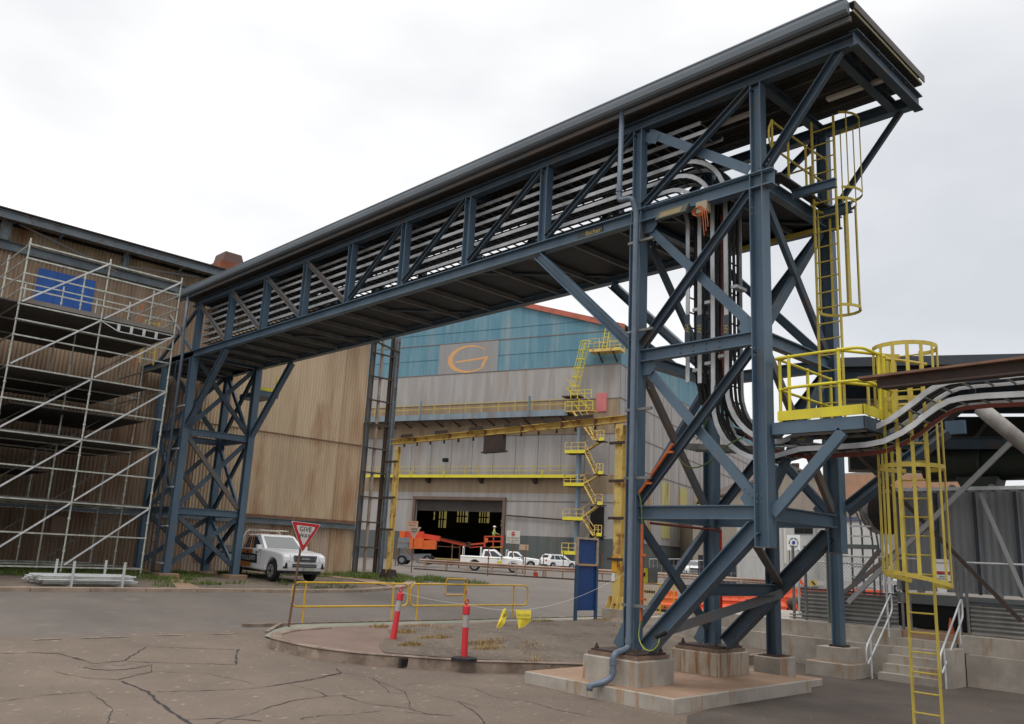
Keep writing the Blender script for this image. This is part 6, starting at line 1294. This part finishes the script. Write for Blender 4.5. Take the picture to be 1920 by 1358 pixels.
# far give way sign
p = ong(771, 1074); dd = (p - O).length; t = thing('give_way_sign', 'faded cream give way triangle on a rusty post by the lift machine', 'road sign', tuple(p)); rt = Vector((.70, .71, 0)); uz = Vector((0, 0, 1))
s_ = 25.5 * dd / F; cz = p.z + (1074 - 1000) * dd / F; MB().tube([p, (p.x, p.y, cz)], .035, 6).build('post', RUST, t); tri_sign(t, (p.x + .05, p.y - .05, cz), rt, uz, s_, mat('faded_cream', (.42, .34, .27), rough=.7), mat('faded_pink', (.5, .33, .26), rough=.7)); nn = rt.cross(uz)
text('GIVE', s_*.2, Vector((p.x + .05, p.y - .05, cz + s_*.13)) + nn*.02, rt, uz, BLACK, t); text('WAY', s_*.16, Vector((p.x + .05, p.y - .05, cz - s_*.06)) + nn*.02, rt, uz, BLACK, t)
def board_px(nm, lab, u, v, vt0, vt1, wpx, m, lines, dist=None, post=True):
    p = ong(u, v); dd = (p - O).length; k = dd / F; z0 = p.z + (v - vt1) * k; z1 = p.z + (v - vt0) * k; w_ = wpx * k; t = thing(nm, lab, 'sign', tuple(p))
    if post: MB().tube([p, (p.x, p.y, z1)], .04, 6).build('post', RUST, t)
    f_ = lambda a, z, o: Vector((p.x, p.y, 0)) + rt * a + Vector((0, 0, z)) + nn * o
    b = MB(); b.prism([f_(-w_/2, z0, .06), f_(w_/2, z0, .06), f_(w_/2, z1, .06), f_(-w_/2, z1, .06)], nn * .03); b.build('sign_plate', m, t)
    for s2, sz, zf, mm in lines: text(s2, sz * (z1 - z0), f_(0, z0 + (z1 - z0) * zf, .10), rt, uz, mm, t)
    return t, f_, z0, z1, w_
t, f_, z0, z1, w_ = board_px('stop_sign_board', 'white sign board with a red stop roundel beside the roller door', 959, 1074, 999, 1022, 25, mat('board_white', (.58, .56, .5), rough=.6), [('NO VEHICLES', .16, .42, BLACK), ('PAST THIS POINT', .13, .24, BLACK), ('AUTHORISED ONLY', .10, .1, BLACK)])
b = MB(); b.tube([f_(0, z0 + (z1-z0)*.76, .09), f_(0, z0 + (z1-z0)*.76, .12)], (z1-z0)*.17, 8); b.build('stop_roundel', REDS, t); text('STOP', (z1-z0)*.13, f_(0, z0 + (z1-z0)*.76, .13), rt, uz, WHITE, t)
board_px('notice_sign', 'small plain tan notice right of the white stop board', 980, 1076, 1024, 1034, 17, mat('tan_notice', (.46, .33, .22), rough=.7), [])
board_px('danger_sign', 'danger sign with red header on the wall left of the roller door', 768, 1056, 981, 997, 21, mat('tan_notice2', (.40, .27, .18), rough=.7), [('DANGER', .22, .82, REDS), ('OVERHEAD', .16, .52, BLACK), ('CRANES', .16, .3, BLACK)], post=False)
# boom lift: local frame along rt
def LP3(base_, a, d, z): return Vector((base_.x, base_.y, base_.z)) + rt * a - nn * d + Vector((0, 0, z))
bs = ong(742, 1061); kk = (bs - O).length / F
def px3(u, v, d=0): return LP3(bs, (u - 742) * kk, d, (1061 - .05*(742-u) - v) * kk)
ORL = mat('lift_orange', (.72, .15, .03), (.62, .12, .03), rough=.45, scale=2); ORR = mat('lift_red', (.55, .07, .03), rough=.45); LG_ = mat('lift_grey', (.20, .22, .24), rough=.5)
t = thing('boom_lift', 'orange and red boom lift with its arm reaching across the roller door', 'boom lift', tuple(bs))
def pbox(nm, u0, u1, v0, v1, d0, d1, m): b = MB(); P = [px3(u0, v1, d0), px3(u1, v1, d0), px3(u1, v0, d0), px3(u0, v0, d0)]; b.prism(P, -nn * (d1 - d0)); return b.build(nm, m, t)
pbox('chassis', 747, 800, 1040, 1051, .3, 2.2, LG_)
for u in (752, 798):
    for d in (0, 2.3): b = MB(); c = px3(u, 1051, d); b.tube([c, c - nn * .45], 8.6 * kk, 20); wo = b.build('wheel', TYRE, t); b = MB(); b.tube([c + nn * .03, c - nn * .0], 4.6 * kk, 14); b.build('rim', LG_, wo)
pbox('counterweight', 742, 764, 1011, 1030, .1, 2.2, LG_); pbox('engine_cover', 764, 788, 1012, 1031, 0, 1.0, ORL); pbox('engine_cover', 786, 811, 1016, 1032, .1, 1.6, ORL); pbox('turntable_cover', 743, 752, 999, 1011, .6, 1.8, ORL); pbox('mast_base', 752, 786, 1000, 1012, .8, 1.5, ORR)
b = MB(); b.bar(px3(755, 1003, 1.2), px3(817, 1013, 1.2), .5, 9 * kk, (0, 0, 1)); b.build('boom', ORR, t); b = MB(); b.bar(px3(817, 1013, 1.2), px3(866, 1024, 1.2), .35, 6.5 * kk, (0, 0, 1)); b.build('boom_extension', ORR, t)
b = MB(); b.bar(px3(818, 1010.5, 1.0), px3(870, 1021.5, 1.0), .2, 1.2 * kk, (0, 0, 1)); b.build('cable_carrier', BLACK, t)
b = MB(); b.bar(px3(866, 1024, 1.2), px3(902, 1021, 1.2), .25, 3 * kk, (0, 0, 1)); b.bar(px3(872, 1029, 1.2), px3(902, 1026.5, 1.2), .2, 1.6 * kk, (0, 0, 1)); b.build('jib', ORR, t); pbox('jib_joint', 866, 874, 1019, 1028, 1.0, 1.5, RUSTD)
BSK = ORR; 
for u, d in ((900, .4), (933, .4), (916, .4), (900, 1.9), (933, 1.9)): b = MB(); b.bar(px3(u, 1029, d), px3(u, 1009, d), .07, .07); b.build('basket_post', ORR, t)
for v in (1009, 1018): 
    for d in (.4, 1.9): b = MB(); b.bar(px3(899, v, d), px3(934, v, d), .06, .08); b.build('basket_rail', ORR, t)
pbox('basket_floor', 899, 934, 1028, 1030.5, .4, 1.9, RUSTD); pbox('control_box', 901, 906, 1012, 1020, .3, .7, ORL); pbox('toe_board', 911, 933, 1027.5, 1029.5, .28, .36, mat('amber', (.5, .25, .03)))
q = px3(916, 1028, 1.2); person('person in a yellow hi-vis shirt standing in the boom lift basket', (q.x, q.y, q.z), -2.2 + math.pi, vest=(.35, .45, .05), arms='rail')
t = thing('crate_stack', 'long pallet of yellow boards behind the guard rail left of the utilities', 'pallet', tuple(ong(840, 1062))); p = ong(840, 1064)
for k in range(3): b = MB(); b.bar(p + rt * (-1.3) + Vector((0, 0, .4 + .16 * k)), p + rt * 1.7 + Vector((0, 0, .4 + .16 * k)), .9, .12); b.build('board', mat('board_%d' % k, ((.35, .22, .08), (.25, .03, .03), (.4, .3, .12))[k], rough=.8), t)
for k in (-1, 0, 1): b = MB(); b.bar(p + rt * (k + .2) - nn * .45 + Vector((0, 0, .26)), p + rt * (k + .2) + nn * .45 + Vector((0, 0, .26)), .12, .14); b.build('bearer', TIMB, t)
# frame with wire in front of the lift
t = thing('site_fence', 'low rusty pipe frame fence in front of the boom lift', 'fence', tuple(ong(742, 1063)))
def pz(u, v, ub, vb): p = ong(ub, vb); k = (p - O).length / F; return Vector((p.x, p.y, p.z + (vb - v) * k))
for u, v0, v1 in ((741, 1062, 1014), (746, 1061, 1016), (860, 1066, 1026), (846, 1062, 1022)): b = MB(); b.tube([pz(u, v0, u, v0), pz(u, v1, u, v0)], .05, 6); b.build('upright', RUST, t)
b = MB(); b.tube([pz(756, 1028, 756, 1062), pz(775, 1050, 775, 1063)], .05, 6); b.build('stay', RUST, t); b = MB(); b.tube([pz(741, 1020, 741, 1062), pz(788, 1022, 788, 1062)], .04, 6); b.build('top_rail', RUST, t); b = MB(); b.tube([pz(812, 1026, 812, 1064), pz(860, 1029, 860, 1066)], .035, 6); b.build('top_rail', RUST, t)
p = ong(1004, 1083); t = thing('bollard', 'small red post in front of the parked cars by the guard rail', 'bollard', tuple(p)); b = MB(); k = (p-O).length / F; b.tube([p, p + Vector((0, 0, 8*k)), p + Vector((0, 0, 17*k))], [.18, .16, .12], 10); b.build('post_body', ORR, t); b = MB(); b.tube([p + Vector((0, 0, 9*k)), p + Vector((0, 0, 12*k))], .17, 10); b.build('reflective_band', SIGNW, t)
# ------------------------------------------------------------------ yard behind the right tower
def frame_pt(ub, vb):
    p = ong(ub, vb); k = (p - O).length / F
    return p, lambda u, v, d=0: Vector((p.x, p.y, p.z)) + rt * ((u - ub) * k) - nn * d + Vector((0, 0, (vb + .05 * (u - ub) - v) * k))
def pq(nm, T, u0, u1, v0, v1, m, t, d0=0, th=.1): b = MB(); b.prism([T(u0, v1, d0), T(u1, v1, d0), T(u1, v0, d0), T(u0, v0, d0)], -nn * th); return b.build(nm, m, t)
SH = mat('site_white', (.52, .52, .50), (.46, .46, .44), rough=.6, scale=1); TRB = mat('trim_blue', (.08, .09, .16), rough=.5); BEI = shedmat('beige_sheet', (.34, .29, .24), (.30, .26, .215), rust=(.25, .19, .14))
p, T = frame_pt(1450, 1098); t = thing('site_office', 'white site office with a dark window seen between the tower legs', 'building', tuple(p))
pq('wall', T, 1432, 1600, 984, 1100, SH, t, 0, 8); wn = pq('window', T, 1489, 1521, 990, 1010, BLACK, t, -.08, .06); pq('window_bar', T, 1504, 1506, 990, 1010, TRIM, wn, -.1, .02); pq('downpipe', T, 1469, 1473, 990, 1060, SIGNW, t, -.15, .1); pq('eave_trim', T, 1430, 1602, 981, 985, TRB, t, -.1, 8.2); pq('panel_joint', T, 1536, 1538, 1010, 1098, TRB, t, -.05, .04)
T0 = T
p, T = frame_pt(1480, 1096); p = ong(1480, 1112); t = thing('logo_sign', 'white sign board with a green and blue hexagon emblem behind the tower', 'sign', tuple(p)); k = (p - O).length / F; T = frame_pt(1480, 1112)[1]
pq('sign_plate', T, 1478, 1501, 1014, 1040, WHITE, t, 0, .05); b = MB(); c = T(1489.5, 1027, -.03)
for a in (0, 1, 2, 3, 4, 5):
    if a in (0, 3): 
        pass
    u0_, u1_ = R(60*a + 38), R(60*a + 82); b = MB(); r_ = 8 * k; b.bar(c + rt*r_*math.cos(u0_) + uz*r_*math.sin(u0_), c + rt*r_*math.cos(u1_) + uz*r_*math.sin(u1_), .02, 1.6 * k, nn.cross(rt)); b.build('emblem', mat('emblem_green', (.02, .16, .10), rough=.5), t)
b = MB(); b.tube([c, c + nn * .02], 3 * k, 8); b.build('emblem_dot', mat('emblem_blue', (.03, .04, .3), rough=.5), t)
for u in (1482, 1498): b = MB(); b.bar(T(u, 1112), T(u, 1040), .06, .06); b.build('post', GALVD, t)
p, T = frame_pt(1600, 1110); t = thing('site_office', 'pale cabin with blue trim seen past the curved cable ladder', 'building', tuple(p)); pq('wall', T, 1584, 1668, 992, 1112, SH, t, 0, 6); pq('eave_trim', T, 1582, 1670, 990, 993, TRB, t, -.1, 6.2)
for u in (1651, 1659): pq('window', T, u, u + 5, 1004, 1030, mat('pale_glass', (.2, .25, .3), rough=.2), t, -.05, .04)
for u in (1650, 1658, 1666): pq('panel_joint', T, u - 1, u, 994, 1110, TRB, t, -.06, .04)
p, T = frame_pt(1560, 1096); t = thing('beige_shed', 'plain beige shed with a sloping roof in the far background at right', 'building', tuple(p)); b = MB(); b.prism([T(1425, 1110, 30), T(1990, 1110, 30), T(1990, 845, 30), T(1705, 868, 30), T(1640, 850, 30), T(1500, 915, 30), T(1425, 945, 30)], -nn * 20); b.build('wall', BEI, t)
b = MB(); b.prism([T(1496, 915, 29.5), T(1640, 848, 29.5), T(1710, 868, 29.5), T(1710, 864, 29.5), T(1640, 840, 29.5), T(1496, 909, 29.5)], -nn * 21); b.build('roof', mat('brown_roof', (.16, .12, .10), rough=.8), t)
for u0, u1, v0, v1 in ((1655, 1662, 846, 838), (1664, 1680, 850, 836)): pq('roof_vent', T, u0, u1, v1, v0 + 4, RUSTD, t, 31, 1)
pq('orange_wall', T, 1660, 1990, 880, 935, mat('peach_sheet', (.42, .24, .15), (.36, .2, .13), rough=.8, scale=1), t, 20, .3)
# temporary fencing
def tempf(lab, ub, vb, u1, vt, m=GALVD, th=.045, mids=(), wires=9):
    p, T = frame_pt(ub, vb); t = thing('temporary_fence', lab, 'fence', tuple(p), 'temporary fence panels behind the tower'); b = MB()
    P = [T(ub, vb), T(ub, vt), T(u1, vt), T(u1, vb)]
    b = MB(); b.tube(P, th / 2, 6, closed=True); b.build('frame', m, t)
    b = MB(); 
    for k in range(wires): f_ = (k + 1) / (wires + 1); b.bar(P[0].lerp(P[3], f_), P[1].lerp(P[2], f_), .008, .008)
    for k in range(4): f_ = (k + 1) / 5; b.bar(P[0].lerp(P[1], f_), P[3].lerp(P[2], f_), .008, .008)
    b.build('mesh', m, t); b = MB(); b.box(p.x - .3, p.x + .3, p.y - .1, p.y + .1, p.z, p.z + .12); b.build('foot', TYRE, t)
LGT = mat('light_tube', (.42, .42, .41), rough=.5)
tempf('temporary fence panel furthest left behind the tower', 1217, 1112, 1290, 1053, LGT); tempf('temporary fence panel seen under the first raking leg', 1292, 1112, 1386, 1056, LGT); tempf('temporary fence panel left of the slender rear column', 1390, 1110, 1436, 1051, LGT); tempf('temporary fence panel below the logo sign', 1470, 1108, 1516, 1062, LGT)
tempf('yellow framed mesh panel beside the tower leg', 1206, 1150, 1236, 1099, YELO, .06); tempf('yellow framed mesh panel next to the orange barrier', 1237, 1148, 1262, 1099, YELO, .06)
tempf('low flat mesh panel lying beyond the slender rear column', 1396, 1190, 1440, 1158, LGT, .04)
ORB = mat('barrier_orange', (.75, .10, .035), (.62, .075, .03), rough=.45, scale=3)
def barrier(lab, ub, vb, u1, vt):
    p, T = frame_pt(ub, vb); k = (p - O).length / F; t = thing('water_barrier', lab, 'barrier', tuple(p), 'orange plastic barriers behind the tower'); h = (vb - vt) * k
    pr_ = [(-.28, 0), (-.28, h*.25), (-.14, h*.42), (-.14, h*.55), (-.17, h*.6), (-.12, h*.75), (-.10, h), (.10, h), (.12, h*.75), (.17, h*.6), (.14, h*.55), (.14, h*.42), (.28, h*.25), (.28, 0)]
    L_ = (u1 - ub) * k; b = MB(); b.prism([p + nn * a + uz * z for a, z in pr_], rt * L_); b.build('barrier_body', ORB, t)
    for f_ in (.25, .75): b = MB(); b.bar(p + rt * L_ * f_ + nn * .27 + uz * h * .1, p + rt * L_ * f_ + nn * .27 + uz * h * .2, .2, .05); b.build('fork_slot', BLACK, t)
    for f_ in (.2, .5, .8): b = MB(); b.bar(p + rt * L_ * f_ + nn * .13 + uz * h * .60, p + rt * L_ * f_ + nn * .11 + uz * h * .95, .06, .03); b.build('rib', ORB, t)
barrier('orange plastic barrier nearest the yellow mesh panels', 1238, 1142, 1268, 1110); barrier('orange plastic barrier seen under the first raking leg', 1286, 1152, 1326, 1122); barrier('orange plastic barrier between the two rear legs', 1340, 1146, 1392, 1114); barrier('orange plastic barrier left of the slender rear column', 1394, 1146, 1436, 1112)
barrier('orange plastic barrier right of the slender rear column', 1462, 1148, 1510, 1106); barrier('orange plastic barrier behind the grey corrugated fence', 1512, 1130, 1600, 1106); barrier('orange plastic barrier beyond the curved cable ladder', 1602, 1132, 1650, 1108)
p, T = frame_pt(1492, 1172); t = thing('flag_post', 'thin white post with four orange plastic flags beside the wall end', 'flag post', tuple(p)); b = MB(); b.tube([T(1492, 1172), T(1492, 1085)], .02, 6); b.build('post', WHITE, t)
FO = mat('flag_orange', (.8, .09, .03), rough=.6)
for pts in (((1487, 1088), (1496, 1087), (1494, 1101)), ((1494, 1098), (1503, 1096), (1509, 1110)), ((1468, 1128), (1474, 1126), (1480, 1146)), ((1487, 1138), (1495, 1137), (1497, 1151))): b = MB(); b.prism([T(u, v, -.03) for u, v in pts], nn * .01); b.build('flag', FO, t)
def pallet(lab, u, v, w_, m, hd_=.4):
    p = ong(u, v); t = thing('pallet', lab, 'pallet', (p.x, p.y, p.z), 'pallets on the ground behind the tower')
    for k in range(6): MB().box(p.x - .55, p.x + .55, p.y - .55 + .2*k, p.y - .45 + .2*k, p.z + .11, p.z + .135).build('top_board', m, t)
    for k in range(3): MB().box(p.x - .55 + .5*k, p.x - .45 + .5*k, p.y - .55, p.y + .55, p.z + .0, p.z + .109).build('bearer', m, t)
BLP = mat('pallet_blue', (.02, .13, .36), (.015, .09, .26), rough=.6, scale=5)
pallet('blue pallet lying left of the slender rear column', 1396, 1190, 28, BLP); pallet('blue pallet lying closest to the slender rear column', 1420, 1188, 28, BLP); pallet('blue pallet half hidden behind the rear footing', 1310, 1195, 28, BLP); pallet('worn timber pallet in front of the blue ones', 1396, 1204, 40, TIMB)
p = ong(1432, 1222); t = thing('traffic_cone', 'orange and white cone leaning against the rear column', 'cone', tuple(p)); b = MB(); b.box(p.x - .17, p.x + .17, p.y - .17, p.y + .17, p.z, p.z + .03); b.build('base', BLACK, t)
L_ = lambda z: .145 - .12 * z / .7
b = MB(); b.tube([p + uz * .03, p + uz * .32], [.14, .09], 16); b.build('cone_body', FO, t); b = MB(); b.tube([p + uz * .321, p + uz * .60], [.09, .04], 16); b.build('white_collar', WHITE, t); b = MB(); b.tube([p + uz * .601, p + uz * .7], [.04, .025], 12); b.build('cone_tip', FO, t)
t = thing('debris', 'small grey metal offcut box on the ground beside the rear column', 'box', tuple(ong(1470, 1212))); p = ong(1468, 1210)
b = MB(); b.prism([p + Vector((-.1, .0, .1)), p + Vector((.5, .5, .1)), p + Vector((.5, .5, .34)), p + Vector((-.1, .0, .34))], Vector((-.15, .2, .05))); b.build('box_body', mat('blue_grey_box', (.15, .2, .24), rough=.5), t); b = MB(); b.prism([p + Vector((.45, .4, .08)), p + Vector((.62, .56, .08)), p + Vector((.62, .56, .3)), p + Vector((.45, .4, .3))], Vector((-.15, .2, .0))); b.build('lid', BLACK, t)
# ground clutter coil of hose
p = ong(1312, 1166); t = thing('cable_coil', 'tangled pale hose coil on the ground behind the rear leg', 'hose', tuple(p)); b = MB()
for k in range(4): b = MB(); b.tube([p + Vector((.35*math.cos(a) + .1*k, .35*math.sin(a)*1.4, .06 + .05*k + .1*abs(math.sin(a*1.5 + k)))) for a in [j * .4488 for j in range(14)]], .022, 5, closed=True); b.build('loop', LGT, t)
# yellow pipe marker on the tower leg and hazard plate
t = thing('control_box', 'small yellow and black box fixed on the back of the front tower leg', 'box', (-9.3, 13.3, 2.0)); q = ony(1211, 1079, 13.3)
MB().box(q.x - .08, q.x + .05, 13.28, 13.34, q.z - .13, q.z + .13).build('box_front', YELB, t); MB().box(q.x + .051, q.x + .2, 13.3, 13.4, q.z - .13, q.z + .14).build('box_side', GALVD, t); MB().box(q.x - .04, q.x + .0, 13.272, 13.279, q.z - .02, q.z + .05).build('marking', BLACK, t)
# dark soil heap and small hazard plate near the wall end
p = ong(1500, 1168); t = thing('soil_heap', 'small heap of dark soil at the end of the retaining wall', 'heap', tuple(p)); b = MB(); b.ball((p.x, p.y, p.z + .7), .45, 14, (1.2, 1, .7)); b.build('heap_body', RUSTD, t, smooth=True)
p, T = frame_pt(1525, 1120); t = thing('hazard_plate', 'small yellow and black striped hazard plate on the silver rail behind the fence', 'sign', tuple(p)); pq('plate', T, 1519, 1531, 1092, 1101, YEL, t, -.05, .03); b = MB(); b.prism([T(1521, 1093, -.09), T(1524, 1093, -.09), T(1530, 1100, -.09), T(1527, 1100, -.09)], nn * .01); b.build('stripe', BLACK, t)
t = thing('guard_rail', 'silver guard rail behind the corrugated fence at right', 'guard rail', tuple(p)); pq('rail', T, 1525, 1700, 1093, 1100, LGT, t, .02, .06)
for u in (1550, 1600, 1650): pq('rail_post', T, u, u + 3, 1094, 1120, GALVD, t, .1, .1)
# chain link screen on the corrugated fence line
t = thing('chain_link_fence', 'thin chain link fence standing above the corrugated fence', 'fence', (-10, 21.95, 1.1)); b = MB(); x = -11.3
while x < -9.0:
    b.bar((x, 21.96, 1.9), (x + .86, 21.96, 2.76), .004, .004); b.bar((x + .86, 21.965, 1.9), (x, 21.965, 2.76), .004, .004); x += .085
b.build('mesh', GALVD, t)
for x in (-11.33, -9.0): MB().tube([(x, 21.96, 1.2), (x, 21.96, 2.9)], .03, 8).build('fence_post', GALV, t)
# cars just visible past the cage at right
p = ong(1690, 1112)
t = suv('white car barely visible behind the yellow ladder cage'); t.location = (p.x, p.y, g(p.x, p.y)); t.rotation_euler = (0, 0, 1.2)

# small surface details
p = ong(750, 1252); t = thing('drain_box', 'small dark kerb drain opening in the island kerb', 'drain', (p.x, p.y, p.z)); q = Vector((isx(p.y + .0), p.y, g(p.x, p.y)))
MB().box(q.x - .02, q.x + .03, q.y - .12, q.y + .12, q.z + .02, q.z + .2).build('frame', RUSTD, t); MB().box(q.x + .031, q.x + .036, q.y - .08, q.y + .08, q.z + .04, q.z + .17).build('opening', BLACK, t)
random.seed(5); b = MB()
for _ in range(900):
    u, v = random.uniform(0, 1920), random.uniform(1195, 1420)
    p = onz(u, v, .15 if u < 500 else .05); z = g(p.x, p.y) + (.24 if isl(p.y) < p.x < isx(p.y) and 9.15 < p.y < 26 else .028)
    if p.x > -8.5 and p.y < 12 or p.x < -18.3 or (-11.9 < p.x < -8.3 and 12 < p.y < 18) or p.y > 20: continue
    a = random.random() * 6.28; r_ = random.uniform(.006, .02)
    b.add([(p.x + r_ * math.cos(a + k * 2.1) * random.uniform(.7, 1.2), p.y + r_ * math.sin(a + k * 2.1), z) for k in range(3)] + [(p.x, p.y, z + r_ * .9)], [(0, 1, 3), (1, 2, 3), (2, 0, 3)])
tag(tag(b.build('gravel', mat('loose_gravel', (.30, .24, .17), (.16, .13, .10), rough=1, scale=8)), 'loose pale grit scattered over the worn paving', 'gravel'), kind='stuff')
